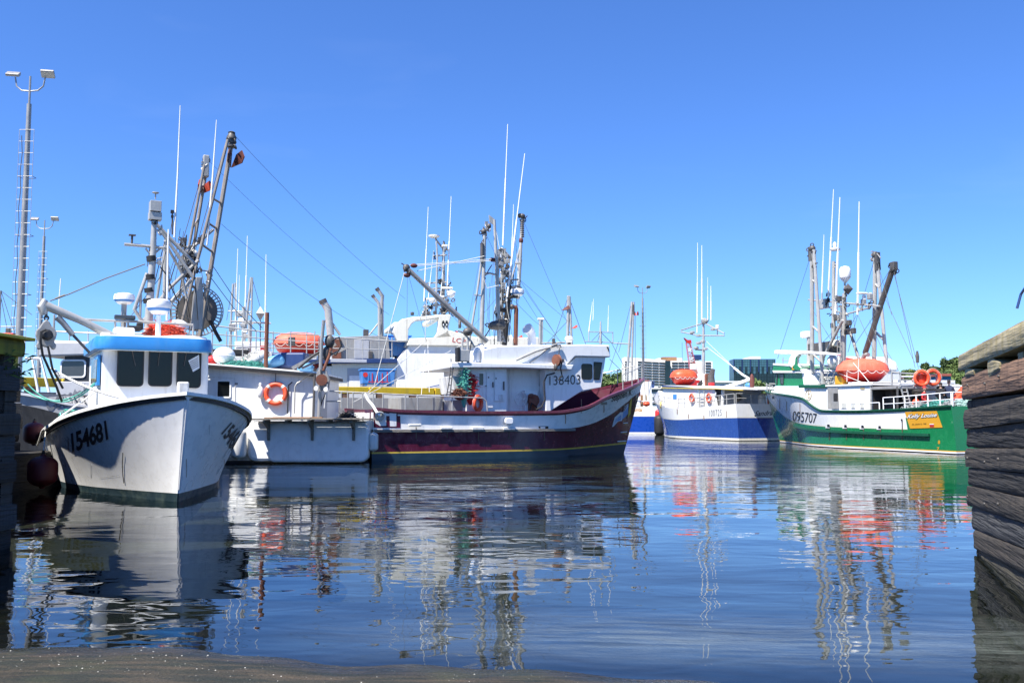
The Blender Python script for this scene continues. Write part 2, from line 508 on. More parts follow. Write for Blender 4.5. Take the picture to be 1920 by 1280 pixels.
def capband(b, name, mats, pts, wd, ht, closed=False):
    """rectangular section swept along pts (gunwale cap, rub rail)"""
    mb = MB(); k = len(pts); vs = []
    for i, p in enumerate(pts):
        d = (pts[min(i + 1, k - 1)] - pts[max(i - 1, 0)]); d.z = 0
        if d.length < 1e-6: d = Vector((1, 0, 0))
        d.normalize(); nrm = Vector((d.y, -d.x, 0))
        for a, c in ((-.5, -.5), (.5, -.5), (.5, .5), (-.5, .5)):
            vs.append(p + nrm * a * wd + Vector((0, 0, c * ht)))
    fs = []
    for i in range(k - 1):
        for j in range(4):
            fs.append((i * 4 + j, i * 4 + (j + 1) % 4, i * 4 + 4 + (j + 1) % 4, i * 4 + 4 + j))
    fs += [(0, 3, 2, 1), (k * 4 - 4, k * 4 - 3, k * 4 - 2, k * 4 - 1)]
    mb.add(vs, fs)
    o = b.part(name, mb, mats, smooth=True)
    return o

# ---------------------------------------------------------------- lettering and painted shapes laid on surfaces
_fontcache = {}
def text_mesh(txt, shear=0.0, bold=0.0, extra=None):
    cu = bpy.data.curves.new('t', 'FONT'); cu.body = txt; cu.shear = shear; cu.offset = bold; cu.resolution_u = 4
    if extra: cu.space_character = extra
    ob = bpy.data.objects.new('t', cu); COL.objects.link(ob)
    dg = bpy.context.evaluated_depsgraph_get(); dg.update()
    me = bpy.data.meshes.new_from_object(ob.evaluated_get(dg))
    vs = [v.co.copy() for v in me.vertices]; fs = [tuple(p.vertices) for p in me.polygons]
    bpy.data.objects.remove(ob); bpy.data.meshes.remove(me); bpy.data.curves.remove(cu)
    x0, x1 = min(v.x for v in vs), max(v.x for v in vs); y0, y1 = min(v.y for v in vs), max(v.y for v in vs)
    return [((v.x - x0) / (x1 - x0), (v.y - y0) / (y1 - y0)) for v in vs], fs
def bvh_of(objs):
    vs, fs = [], []
    for o in objs:
        mw = Matrix.Translation(o.parent.location) @ Matrix.Rotation(o.parent.rotation_euler[2], 4, 'Z') if o.parent else o.matrix_basis
        k = len(vs); vs += [mw @ v.co for v in o.data.vertices]; fs += [tuple(k + i for i in p.vertices) for p in o.data.polygons]
    return BVHTree.FromPolygons(vs, fs)
def decal2(b, name, uv, fs, quad, m, off=.012, cuts=14, parent=None, tree=None, targets=None):
    """uv in the unit square mapped to the pixel quad [bl, br, tr, tl], then laid on the boat's own surface"""
    bm = bmesh.new()
    vv = [bm.verts.new((u, v, 0)) for u, v in uv]
    for f in fs:
        try: bm.faces.new([vv[i] for i in f])
        except ValueError: pass
    for k in range(1, cuts):
        g = bm.verts[:] + bm.edges[:] + bm.faces[:]
        bmesh.ops.bisect_plane(bm, geom=g, plane_co=(k / cuts, 0, 0), plane_no=(1, 0, 0))
    for k in range(1, 3):
        g = bm.verts[:] + bm.edges[:] + bm.faces[:]
        bmesh.ops.bisect_plane(bm, geom=g, plane_co=(0, k / 3, 0), plane_no=(0, 1, 0))
    tree = tree or bvh_of(targets or b.targets)
    bl, br, tr, tl = [Vector(q) for q in quad]
    bad = []
    for v in bm.verts:
        x, y = v.co.x, v.co.y
        p = (bl * (1 - x) + br * x) * (1 - y) + (tl * (1 - x) + tr * x) * y
        d = ray(p.x, p.y).normalized()
        hit, nrm, _, _ = tree.ray_cast(CAM, d)
        if hit is None: bad.append(v); continue
        if nrm.dot(d) > 0: nrm = -nrm
        v.co = b.L(hit + nrm * off)
    if bad: bmesh.ops.delete(bm, geom=bad, context='VERTS')
    me = bpy.data.meshes.new(name); bm.to_mesh(me); bm.free()
    me.materials.append(M[m]); o = bpy.data.objects.new(name, me); COL.objects.link(o); o.parent = parent or b.root
    return o
def lettering(b, txt, quad, m='ink', shear=0.0, bold=0.0, name='lettering', off=.012, targets=None, extra=None):
    uv, fs = text_mesh(txt, shear, bold, extra)
    return decal2(b, name, uv, fs, quad, m, off, targets=targets)
def patch(b, name, pxs, m, off=.008, targets=None, cuts=12):
    x0, x1 = min(p[0] for p in pxs), max(p[0] for p in pxs); y0, y1 = min(p[1] for p in pxs), max(p[1] for p in pxs)
    uv = [((p[0] - x0) / (x1 - x0), (y1 - p[1]) / (y1 - y0)) for p in pxs]
    from mathutils.geometry import tessellate_polygon
    fs = tessellate_polygon([[Vector((a, c, 0)) for a, c in uv]])
    return decal2(b, name, uv, fs, [(x0, y1), (x1, y1), (x1, y0), (x0, y0)], m, off, cuts=cuts, targets=targets)
def stroke(b, name, pxs, wpx, m, off=.01, targets=None):
    """a painted line of a width through pixels"""
    pts = [Vector(p) for p in pxs]; a, c = [], []
    for i, p in enumerate(pts):
        d = (pts[min(i + 1, len(pts) - 1)] - pts[max(0, i - 1)]).normalized(); nn = Vector((-d.y, d.x)) * wpx / 2
        a.append(p + nn); c.append(p - nn)
    return patch(b, name, [tuple(x) for x in a + c[::-1]], m, off, targets)
# hand lettering: script words as strokes are joined into one painted part
# ---------------------------------------------------------------- the setting: water, ramp, sea bed, land
def water_material():
    m = bpy.data.materials.new('water'); m.use_nodes = True; nt = m.node_tree; nt.nodes.clear()
    N, Lk = nt.nodes.new, nt.links.new
    out = N('ShaderNodeOutputMaterial'); tc = N('ShaderNodeTexCoord')
    def noise(scale, sx, sy, det, rough, dist=0.0):
        mp = N('ShaderNodeMapping'); mp.inputs['Scale'].default_value = (sx, sy, 1); mp.inputs['Rotation'].default_value = (0, 0, R(8))
        Lk(tc.outputs['Object'], mp.inputs[0])
        n = N('ShaderNodeTexNoise'); n.inputs['Scale'].default_value = scale; n.inputs['Detail'].default_value = det; n.inputs['Roughness'].default_value = rough
        n.inputs['Distortion'].default_value = dist
        Lk(mp.outputs[0], n.inputs['Vector']); return n.outputs[0]
    def mul(a, k):
        q = N('ShaderNodeMath'); q.operation = 'MULTIPLY'; Lk(a, q.inputs[0])
        if isinstance(k, float): q.inputs[1].default_value = k
        else: Lk(k, q.inputs[1])
        return q.outputs[0]
    def add(a, c):
        q = N('ShaderNodeMath'); q.operation = 'ADD'; Lk(a, q.inputs[0]); Lk(c, q.inputs[1]); return q.outputs[0]
    big = noise(.55, .6, 1.0, 1, .4)
    mid = noise(1.9, .55, 1.0, 2, .5, .3)
    fine = noise(9.0, .6, 1.0, 2, .55)
    patchn = noise(.09, .35, 1.0, 2, .5)
    pr = N('ShaderNodeMapRange'); pr.inputs[1].default_value = .42; pr.inputs[2].default_value = .6; pr.inputs[3].default_value = .25; pr.inputs[4].default_value = 1.0
    Lk(patchn, pr.inputs[0])
    # ripples are stronger out in the basin than in the shelter of the slipway
    sx = N('ShaderNodeSeparateXYZ'); Lk(tc.outputs['Object'], sx.inputs[0])
    fr = N('ShaderNodeMapRange'); fr.inputs[1].default_value = 18; fr.inputs[2].default_value = 34; fr.inputs[3].default_value = .08; fr.inputs[4].default_value = 1.0
    Lk(sx.outputs['Y'], fr.inputs[0])
    fm = mul(mul(fine, pr.outputs[0]), fr.outputs[0])
    h = add(add(mul(big, .030), mul(mid, .0095)), mul(fm, .0040))
    bp = N('ShaderNodeBump'); bp.inputs['Strength'].default_value = 1.0; bp.inputs['Distance'].default_value = 1.0
    Lk(h, bp.inputs['Height'])
    fz = N('ShaderNodeFresnel'); fz.inputs['IOR'].default_value = 1.333; Lk(bp.outputs[0], fz.inputs['Normal'])
    gl = N('ShaderNodeBsdfGlossy'); gl.inputs['Roughness'].default_value = .015; gl.inputs['Color'].default_value = (.95, .97, 1, 1); Lk(bp.outputs[0], gl.inputs['Normal'])
    tr = N('ShaderNodeBsdfTransparent'); tr.inputs['Color'].default_value = (.54, .60, .59, 1)
    mx = N('ShaderNodeMixShader'); Lk(fz.outputs[0], mx.inputs[0]); Lk(tr.outputs[0], mx.inputs[1]); Lk(gl.outputs[0], mx.inputs[2])
    Lk(mx.outputs[0], out.inputs[0])
    M['water'] = m
water_material()
def flat(name, pts, m, kind='structure'):
    mb = MB(); mb.add(pts, [tuple(range(len(pts)))]); o = mb.build(name, m); return tag(o, kind=kind)
flat('water', [(-900, -30, 0), (900, -30, 0), (900, 190, 0), (-900, 190, 0)], 'water')

def ramp_material():
    m = mat('ramp_concrete', (.026, .029, .020), .7, spec=.3, var=.6, vscale=.9, dirt=.9, dirtcol=(.022, .028, .022), streak=False, bump=.5, bscale=30, ddark=.42)
    nt = m.node_tree; N, Lk = nt.nodes.new, nt.links.new; b = nt.nodes['Principled BSDF']
    src = b.inputs['Base Color'].links[0].from_socket
    tc = N('ShaderNodeTexCoord')
    mp = N('ShaderNodeMapping'); mp.inputs['Scale'].default_value = (.7, 3.5, 1); mp.inputs['Rotation'].default_value = (0, 0, R(-32)); Lk(tc.outputs['Object'], mp.inputs[0])
    n = N('ShaderNodeTexNoise'); n.inputs['Scale'].default_value = 2.2; n.inputs['Detail'].default_value = 10; n.inputs['Roughness'].default_value = .75; Lk(mp.outputs[0], n.inputs['Vector'])
    rr = N('ShaderNodeMapRange'); rr.inputs[1].default_value = .44; rr.inputs[2].default_value = .66; rr.inputs[4].default_value = .8; Lk(n.outputs[0], rr.inputs[0])
    mx = N('ShaderNodeMix'); mx.data_type = 'RGBA'; Lk(rr.outputs[0], mx.inputs[0]); Lk(src, mx.inputs[6]); mx.inputs[7].default_value = (.10, .074, .048, 1)
    n2 = N('ShaderNodeTexNoise'); n2.inputs['Scale'].default_value = .7; n2.inputs['Detail'].default_value = 3; Lk(tc.outputs['Object'], n2.inputs['Vector'])
    r2 = N('ShaderNodeMapRange'); r2.inputs[1].default_value = .5; r2.inputs[2].default_value = .7; r2.inputs[4].default_value = .75; Lk(n2.outputs[0], r2.inputs[0])
    m2 = N('ShaderNodeMix'); m2.data_type = 'RGBA'; Lk(r2.outputs[0], m2.inputs[0]); Lk(mx.outputs[2], m2.inputs[6]); m2.inputs[7].default_value = (.075, .080, .028, 1)
    # ramp colour brightened under water and rightwards, for light scattered up through the shallows
    sp = N('ShaderNodeSeparateXYZ'); Lk(tc.outputs['Object'], sp.inputs[0])
    ry = N('ShaderNodeMapRange'); ry.inputs[1].default_value = 6.9; ry.inputs[2].default_value = 8.2; Lk(sp.outputs['Y'], ry.inputs[0])
    rx = N('ShaderNodeMapRange'); rx.inputs[1].default_value = -2.2; rx.inputs[2].default_value = .6; Lk(sp.outputs['X'], rx.inputs[0])
    n4 = N('ShaderNodeTexNoise'); n4.inputs['Scale'].default_value = 1.5; n4.inputs['Detail'].default_value = 9; n4.inputs['Roughness'].default_value = .7; Lk(mp.outputs[0], n4.inputs['Vector'])
    r4 = N('ShaderNodeMapRange'); r4.inputs[1].default_value = .38; r4.inputs[2].default_value = .66; r4.inputs[3].default_value = .12; Lk(n4.outputs[0], r4.inputs[0])
    q1 = N('ShaderNodeMath'); q1.operation = 'MULTIPLY'; Lk(ry.outputs[0], q1.inputs[0]); Lk(rx.outputs[0], q1.inputs[1])
    rf = N('ShaderNodeMapRange'); rf.inputs[1].default_value = 11.5; rf.inputs[2].default_value = 8.4; Lk(sp.outputs['Y'], rf.inputs[0])
    q0 = N('ShaderNodeMath'); q0.operation = 'MULTIPLY'; Lk(q1.outputs[0], q0.inputs[0]); Lk(rf.outputs[0], q0.inputs[1]); q1 = q0
    q2 = N('ShaderNodeMath'); q2.operation = 'MULTIPLY'; Lk(q1.outputs[0], q2.inputs[0]); Lk(r4.outputs[0], q2.inputs[1])
    m3 = N('ShaderNodeMix'); m3.data_type = 'RGBA'; Lk(q2.outputs[0], m3.inputs[0]); Lk(m2.outputs[2], m3.inputs[6]); m3.inputs[7].default_value = (.95, .92, .90, 1)
    # wet film just above the water line
    wz = N('ShaderNodeMapRange'); wz.inputs[1].default_value = .004; wz.inputs[2].default_value = .034; wz.inputs[3].default_value = 0; wz.inputs[4].default_value = 1; Lk(sp.outputs['Z'], wz.inputs[0])
    nw = N('ShaderNodeTexNoise'); nw.inputs['Scale'].default_value = 4; nw.inputs['Detail'].default_value = 6; Lk(mp.outputs[0], nw.inputs['Vector'])
    wa = N('ShaderNodeMath'); wa.operation = 'MULTIPLY_ADD'; Lk(nw.outputs[0], wa.inputs[0]); wa.inputs[1].default_value = .9; wa.inputs[2].default_value = -.45
    wb = N('ShaderNodeMath'); wb.operation = 'ADD'; wb.use_clamp = True; Lk(wz.outputs[0], wb.inputs[0]); Lk(wa.outputs[0], wb.inputs[1])
    wc = N('ShaderNodeMapRange'); wc.inputs[3].default_value = .5; wc.inputs[4].default_value = .8; Lk(wb.outputs[0], wc.inputs[0])
    vs = N('ShaderNodeVectorMath'); vs.operation = 'SCALE'; Lk(m3.outputs[2], vs.inputs[0]); Lk(wc.outputs[0], vs.inputs['Scale'])
    wr = N('ShaderNodeMapRange'); wr.inputs[3].default_value = .16; wr.inputs[4].default_value = .75; Lk(wb.outputs[0], wr.inputs[0]); Lk(wr.outputs[0], b.inputs['Roughness'])
    b.inputs['Specular IOR Level'].default_value = .28
    Lk(vs.outputs[0], b.inputs['Base Color'])
ramp_material()
mat('sea_bed', (.035, .035, .015), .9, var=.5, vscale=.4)
edge_y = crv([(-7, 7.3), (-4.2, 7.45), (-2.8, 7.46), (-2, 7.25), (-1.27, 6.97), (0, 6.85), (.54, 6.73), (1.04, 6.57), (1.6, 6.42), (2.2, 6.2), (7, 5)])
def ramp_z(x, y):
    base = (edge_y(x) + .02 * math.sin(x * 7) - y) * .075
    if y > 9: base -= (y - 9) ** 2 * .02
    return base + .004 * math.sin(x * 5 + y * 3) * math.sin(y * 4.2 - x)
mb = MB(); nx, ny = 90, 90
xs = [-7.2 + 14.2 * i / nx for i in range(nx + 1)]; ys = [-3 + 22 * j / ny for j in range(ny + 1)]
mb.v = [(x, y, ramp_z(x, y)) for y in ys for x in xs]
for j in range(ny):
    for i in range(nx):
        a = j * (nx + 1) + i; mb.f.append((a, a + 1, a + nx + 2, a + nx + 1)); mb.m.append(0)
tag(mb.build('boat_ramp', 'ramp_concrete', smooth=True), kind='structure')
flat('sea_bed', [(-900, 15, -2.6), (900, 15, -2.6), (900, 190, -3.2), (-900, 190, -3.2)], 'sea_bed')
# loose shells and pebbles on the wet ramp
mat('shell', (.62, .60, .54), .7)
mb = MB(); rnd = random.Random(3)
for i in range(200):
    x = rnd.uniform(-3.9, .8) if i % 3 else rnd.gauss(-2.8, .6); y = edge_y(x) - rnd.random() ** .7 * 1.0; r = rnd.choice((.0015, .002, .003, .006)) * rnd.uniform(.6, 1.2)
    mb.add([(x - r, y, ramp_z(x, y) + .004), (x + r, y - r * .4, ramp_z(x, y) + .004), (x + r * .6, y + r, ramp_z(x, y) + .006), (x, y, ramp_z(x, y) + .004 + r * .6)], [(0, 1, 3), (1, 2, 3), (2, 0, 3)])
o = mb.build('shell_litter', 'shell'); tag(o, 'scattered pale broken shells lying along the water edge of the ramp', 'shells', kind='stuff')

# ---- far land
def land_z(x, y):
    t = max(0, min(1, (y - 135) / 200)); z = 2.2 + 7.5 * t * t * (3 - 2 * t)
    d2 = ((x - 168) / 22) ** 2 + ((y - 330) / 60) ** 2
    z += 9.5 * math.exp(-d2 * 1.3)
    d3 = ((x - 60) / 30) ** 2 + ((y - 520) / 60) ** 2
    z += 13 * math.exp(-d3)
    d4 = ((x - 270) / 70) ** 2 + ((y - 350) / 70) ** 2
    z += 3 * math.exp(-d4)
    return z
mat('ground_green', (.07, .095, .03), .95, var=.5, vscale=.05)
mb = MB(); nx, ny = 120, 50
xs = [-700 + 1400 * i / nx for i in range(nx + 1)]; ys = [128 + 700 * (j / ny) ** 1.5 for j in range(ny + 1)]
mb.v = [(x, y, land_z(x, y) if j else -2.9) for j, y in enumerate(ys) for x in xs]
for j in range(ny):
    for i in range(nx):
        a = j * (nx + 1) + i; mb.f.append((a, a + 1, a + nx + 2, a + nx + 1)); mb.m.append(0)
tag(mb.build('far_shore', 'ground_green', smooth=True), kind='structure')

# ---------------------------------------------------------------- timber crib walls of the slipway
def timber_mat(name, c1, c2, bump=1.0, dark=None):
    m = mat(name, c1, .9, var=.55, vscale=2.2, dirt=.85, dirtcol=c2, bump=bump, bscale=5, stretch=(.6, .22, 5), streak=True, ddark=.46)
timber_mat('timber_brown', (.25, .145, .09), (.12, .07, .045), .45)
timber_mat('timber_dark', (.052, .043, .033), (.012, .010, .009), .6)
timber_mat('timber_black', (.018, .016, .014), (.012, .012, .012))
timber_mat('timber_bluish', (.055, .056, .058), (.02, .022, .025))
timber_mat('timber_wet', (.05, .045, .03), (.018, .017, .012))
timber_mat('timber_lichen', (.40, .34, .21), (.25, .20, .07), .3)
timber_mat('timber_grey', (.05, .05, .052), (.02, .022, .022))  # dark neutral grey timber
def rough_timber(name, p0, p1, q0, q1, nrm, depth, m, parent, seed=0, amp=.012, nseg=34, end=True):
    """a rough baulk: p0,p1 = its top edge, q0,q1 = its bottom edge on the wall face; depth goes into the wall"""
    rn = random.Random(seed); p0, p1, q0, q1 = map(Vector, (p0, p1, q0, q1)); nrm = Vector(nrm).normalized()
    mb = MB(); nz = 7; cols = []
    f1, f2, f3 = rn.uniform(0, 9), rn.uniform(0, 9), rn.uniform(0, 9)
    for i in range(nseg + 1):
        t = i / nseg; a = p0.lerp(p1, t); c = q0.lerp(q1, t)
        wob = .002 * math.sin(t * 17 + f1)
        ring = [a - nrm * depth]
        for k in range(nz + 1):
            s_ = k / nz; pt = a.lerp(c, s_)
            edge = .012 if k in (0, nz) else 0
            bulge = -edge + amp * rn.uniform(-.22, .22) + wob + .004 * math.sin(s_ * 9 + t * 5 + f3)
            dz = rn.uniform(-.003, .003) if k in (0, nz) else 0
            ring.append(pt + nrm * bulge + Vector((0, 0, dz)))
        ring.append(c - nrm * depth)
        cols.append(ring)
    n = nz + 3
    mb.v = [tuple(x) for rg in cols for x in rg]
    for i in range(nseg):
        for k in range(n):
            a, c = i * n + k, i * n + (k + 1) % n
            mb.f.append((a, a + n, c + n, c)); mb.m.append(0)
    mb.f.append(tuple(range(n))); mb.m.append(0)
    mb.f.append(tuple(reversed(range(nseg * n, nseg * n + n)))); mb.m.append(0)
    return mb.build(name, m, parent, smooth=True)
# right-hand wall
RW0 = onwater(1829, 1037); RW1 = onwater(1920, 1110); rdir = (RW1 - RW0).normalized()
rn_ = Vector((rdir.y, -rdir.x, 0)); rn_ = rn_ if rn_.x < 0 else -rn_
rbase = RW0.copy(); RD = Vector((rdir.x, rdir.y, 0))
def rwall(px, py): return onplane(px, py, rbase, rn_)
wharf_r = empty('timber_wharf', RW0, 0, 'weathered timber crib wharf at the right edge with lichen-covered cap beam', 'wharf')
def rtimber(name, tl, tr, bl, br, m, out, seed, x0=1807, x1=1920, ext=3.2, depth=.34, amp=.012, h=0):
    def pts(y0, y1):
        a, c = rwall(x0, y0), rwall(x1, y1); return a, c + (c - a) * (ext / (c - a).length)
    a, c = pts(tl, tr); d, e = pts(bl, br)
    sh = rn_ * out - RW0
    return rough_timber(name, a + sh, c + sh, d + sh, e + sh, rn_, depth, m, wharf_r, seed, amp)
rtimber('cap_beam', 666, 605, 696, 650, 'timber_lichen', .06, 1, 1806, amp=.010, depth=.5)
rtimber('timber', 707, 671, 749, 729, 'timber_brown', .03, 2, 1808, amp=.009)
rtimber('timber', 750, 737, 766, 746, 'timber_dark', -.03, 3, 1809)
rtimber('timber', 768, 743, 804, 790, 'timber_dark', .02, 4, 1810, amp=.02)
rtimber('timber', 805, 792, 838, 839, 'timber_black', -.01, 5, 1811)
rtimber('timber', 840, 840.5, 875, 886, 'timber_dark', .015, 6, 1812, amp=.014)
rtimber('timber', 876, 888, 909, 931, 'timber_black', .0, 7, 1815)
rtimber('timber', 910, 933, 947, 979, 'timber_dark', .02, 8, 1816, amp=.014)
rtimber('timber', 949, 982, 991, 1028, 'timber_bluish', -.005, 9, 1821, amp=.016)
rtimber('timber', 993, 1031, 1027, 1076, 'timber_dark', .0, 10, 1825, amp=.014)
rtimber('timber', 1029, 1079, 1075, 1150, 'timber_wet', -.02, 11, 1827)
rtimber('timber', 1077, 1152, 1150, 1250, 'timber_wet', -.03, 12, 1828)
for (ya, yb, z_) in ((724, 694, 0), (858, 862, 0), (928, 955, 0)):
    a_, c_ = rwall(1812, ya), rwall(1920, yb); d_ = (c_ - a_).normalized()
    for k in range(3):
        p_ = a_ + d_ * (.35 + 1.05 * k + .2 * (k % 2)) - RW0 + rn_ * .035 + Vector((0, 0, -.04 * (k % 2)))
        MB().lathe([(.018, 0), (.018, .012), (.008, .02)], p_, rn_, 8).build('drift_bolt', 'metal_dark', wharf_r, smooth=True)
for i, (xa, xb, ya, yb) in enumerate(((1815, 1832, 697, 707), (1859, 1881, 676, 692))):
    a = rwall(xa, ya - 8); c = rwall(xb, yb - 14)
    q0 = rwall(xa, 707); q1 = rwall(xb, 692 if i else 702)
    rough_timber('spacer_block', a - RW0 + rn_ * .04, c - RW0 + rn_ * .04, q0 - RW0 + rn_ * .04, q1 - RW0 + rn_ * .04, rn_, .4, 'timber_lichen', wharf_r, 30 + i, .005, 4)
for k in range(3, 9):
    a = rwall(1881, 676); a = a + (a - rwall(1859, 688)).normalized() * (.75 * (k - 2)); a = Vector((a.x, a.y, a.z))
    bb = a + RD * .22
    rough_timber('spacer_block', a - RW0, bb - RW0, a - RW0 - Vector((0, 0, .14)), bb - RW0 - Vector((0, 0, .14)), rn_, .4, 'timber_lichen', wharf_r, 40 + k, .005, 4)
top_r = rwall(1806, 666); 
mb = MB(); a = Vector((RW0.x, RW0.y, 0)) - rn_ * .36; c = a + RD * 8
zt = rwall(1808, 707).z
far = Vector((30, 4, 0))
mb.prism([(a.x, a.y, -2.5), (c.x, c.y, -2.5), (c.x + 20, c.y + 3, -2.5), (a.x + 22, a.y + 1, -2.5)], (0, 0, zt + 2.5 - .05))
mb.v = [tuple(Vector(p) - RW0) for p in mb.v]
mb.build('crib_fill', 'timber_black', wharf_r)
# end face timbers of the right-hand wall (behind the corner)
for k in range(7):
    z1 = 2.2 - k * .42; a0 = Vector((RW0.x, RW0.y, 0)) + RD * .02 - rn_ * .02; b0 = a0 + Vector((6, .3, 0))
    n2 = Vector((-.05, 1, 0))
    rough_timber('timber', Vector((a0.x, a0.y, z1)) - RW0, Vector((b0.x, b0.y, z1)) - RW0, Vector((a0.x, a0.y, z1 - .40)) - RW0, Vector((b0.x, b0.y, z1 - .40)) - RW0, n2, .3, 'timber_dark', wharf_r, 60 + k)

timber_mat('timber_olive', (.30, .25, .03), (.10, .09, .03), .3)
# left-hand wall of the slipway: face towards +x, in its own shade
wharf_l = empty('timber_wharf', (-6.85, 13, 0), 0, 'dark shaded timber crib wharf at the left edge with a yellow painted cap beam', 'wharf')
ztl = atY(20, 638, 13).z
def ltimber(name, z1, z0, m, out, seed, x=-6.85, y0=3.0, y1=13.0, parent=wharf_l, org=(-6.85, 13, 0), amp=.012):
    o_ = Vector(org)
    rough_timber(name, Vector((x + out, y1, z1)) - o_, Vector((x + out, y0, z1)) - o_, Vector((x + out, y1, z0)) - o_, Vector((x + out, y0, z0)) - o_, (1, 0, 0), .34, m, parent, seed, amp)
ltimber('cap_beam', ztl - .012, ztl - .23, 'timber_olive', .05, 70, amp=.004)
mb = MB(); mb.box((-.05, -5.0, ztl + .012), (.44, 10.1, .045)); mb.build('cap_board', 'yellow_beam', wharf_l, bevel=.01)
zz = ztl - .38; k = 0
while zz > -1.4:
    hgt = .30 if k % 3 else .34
    ltimber('timber', zz, zz - hgt + .012, ('timber_grey', 'timber_black', 'timber_dark')[k % 3], (.0, -.07, .03, -.04)[k % 4], 71 + k, amp=.014)
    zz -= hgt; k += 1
for k in range(6):
    y = 12.7 - k * 1.5
    mb = MB(); mb.box((-.18, y - 13, ztl - .305), (.34, .25, .15)); mb.build('spacer_block', 'timber_dark', wharf_l)
for k in range(9):     # end baulks, seen past the corner
    z1 = ztl - .03 - k * .42
    o_ = Vector((-6.85, 13, 0))
    rough_timber('cap_beam' if k == 0 else 'timber', Vector((-6.9, 13.02, z1)) - o_, Vector((-12.9, 13.02, z1)) - o_, Vector((-6.9, 13.02, z1 - .40)) - o_, Vector((-12.9, 13.02, z1 - .40)) - o_, (0, 1, 0), .3, 'yellow_beam' if k == 0 else 'timber_dark', wharf_l, 90 + k)
mb = MB(); mb.box((-6.4, -6.7, (ztl - .35 - 2.5) / 2), (12.0, 12.6, ztl - .35 + 2.5)); mb.v = [(p[0] - .3, p[1] - .2 , p[2]) for p in mb.v]
mb.build('crib_fill', 'timber_black', wharf_l)
# inner quay the first boat lies against
wharf_q = empty('timber_quay', (-13.2, 25, 0), 0, 'dark timber quay face behind the moored white and blue boat at left', 'quay')
zz = 2.85; k = 0
while zz > -.6:
    ltimber('timber', zz, zz - .33, ('timber_dark', 'timber_black', 'timber_grey')[k % 3], (.03, -.05, .0)[k % 3], 120 + k, x=-13.2, y0=13.4, y1=25.2, parent=wharf_q, org=(-13.2, 25, 0))
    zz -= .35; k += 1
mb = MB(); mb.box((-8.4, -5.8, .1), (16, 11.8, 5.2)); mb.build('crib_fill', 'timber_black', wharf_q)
mb = MB(); mb.box((-1.2, -7.3, .45), (5.1, 8.6, 5.9)); mb.build('shadow_block', 'timber_black', wharf_q, bevel=.04)  # unseen block added to cast shadow on the white hull
mb = MB(); mb.box((.75, -2.6, .05), (1.2, 4.8, 1.7)); mb.build('dark_ledge', 'timber_black', wharf_q, bevel=.05)  # low black box put in to darken the gap beside the hull
for k in range(3):
    mb = MB(); y = -.7 - 4 * k; mb.path([(.1, y, -2), (.1, y, 3.0)], [.16, .15], 10); mb.build('pile', 'timber_dark', wharf_q, smooth=True)

# grass growing from the corner of the left wharf
mb = MB(); rn = random.Random(5)
for i in range(45):
    c = Vector((-6.85 + rn.uniform(-.08, .10), 12.95 + rn.uniform(-.5, .06), ztl - .22 - rn.random() ** 1.3 * .42)); a = rn.uniform(0, 6.28); l = rn.uniform(.05, .16)
    d = Vector((math.cos(a) * .5 + .6, math.sin(a) * .5, rn.uniform(-.3, 1))) * l; s_ = Vector((-d.y, d.x, 0)).normalized() * .007
    mb.add([c - s_, c + s_, c + d * .6 + Vector((0, 0, .02)), c + d + Vector((0, 0, -.02))], [(0, 1, 2), (0, 2, 3)])
mb.build('grass_tuft', 'leaf'); o = bpy.data.objects['grass_tuft']; tag(o, 'grass tufts sprouting from the corner of the dark left wharf', 'grass', kind='stuff')

# middle wharf with the yellow kerb beam, behind the maroon boat
def wharf_run(name, pts, ztop, label, beam_from=0.0, beammat='yellow_beam', wall='concrete', deckdepth=2.4, gap=True):
    o = empty(name, (pts[0][0], pts[0][1], 0), 0, label, 'wharf'); O = Vector((pts[0][0], pts[0][1], 0))
    for i in range(len(pts) - 1):
        a, c = Vector((*pts[i], 0)), Vector((*pts[i + 1], 0)); d = (c - a).normalized(); n_ = Vector((-d.y, d.x, 0))
        if n_.y < 0: n_ = -n_
        L_ = (c - a).length
        mb = MB(); q = [a, c, c + n_ * deckdepth, a + n_ * deckdepth]
        mb.prism([p - O + Vector((0, 0, -2)) for p in q], (0, 0, ztop - .55 + 2)); mb.build('wharf_wall', wall, o)
        k = 0; x = 0.0
        while x < L_ - .1:
            l = min(3.6, L_ - x); s_ = a + d * (x + .03); e_ = a + d * (x + l - .03); up = Vector((0, 0, ztop - .17))
            mb = MB(); mb.bar(s_ - O + n_ * .2 + up, e_ - O + n_ * .2 + up, .32, .34); mb.build('kerb_beam', beammat, o, bevel=.02)
            for xx in (x + .6, x + 2.4):
                if xx < L_:
                    p = a + d * xx + n_ * .2 - O; mb = MB(); mb.bar(p + Vector((0, 0, ztop - .55)), p + Vector((0, 0, ztop - .34)), .3, .3, up=d); mb.build('kerb_block', 'timber_brown', o)
            x += l; k += 1
    return o
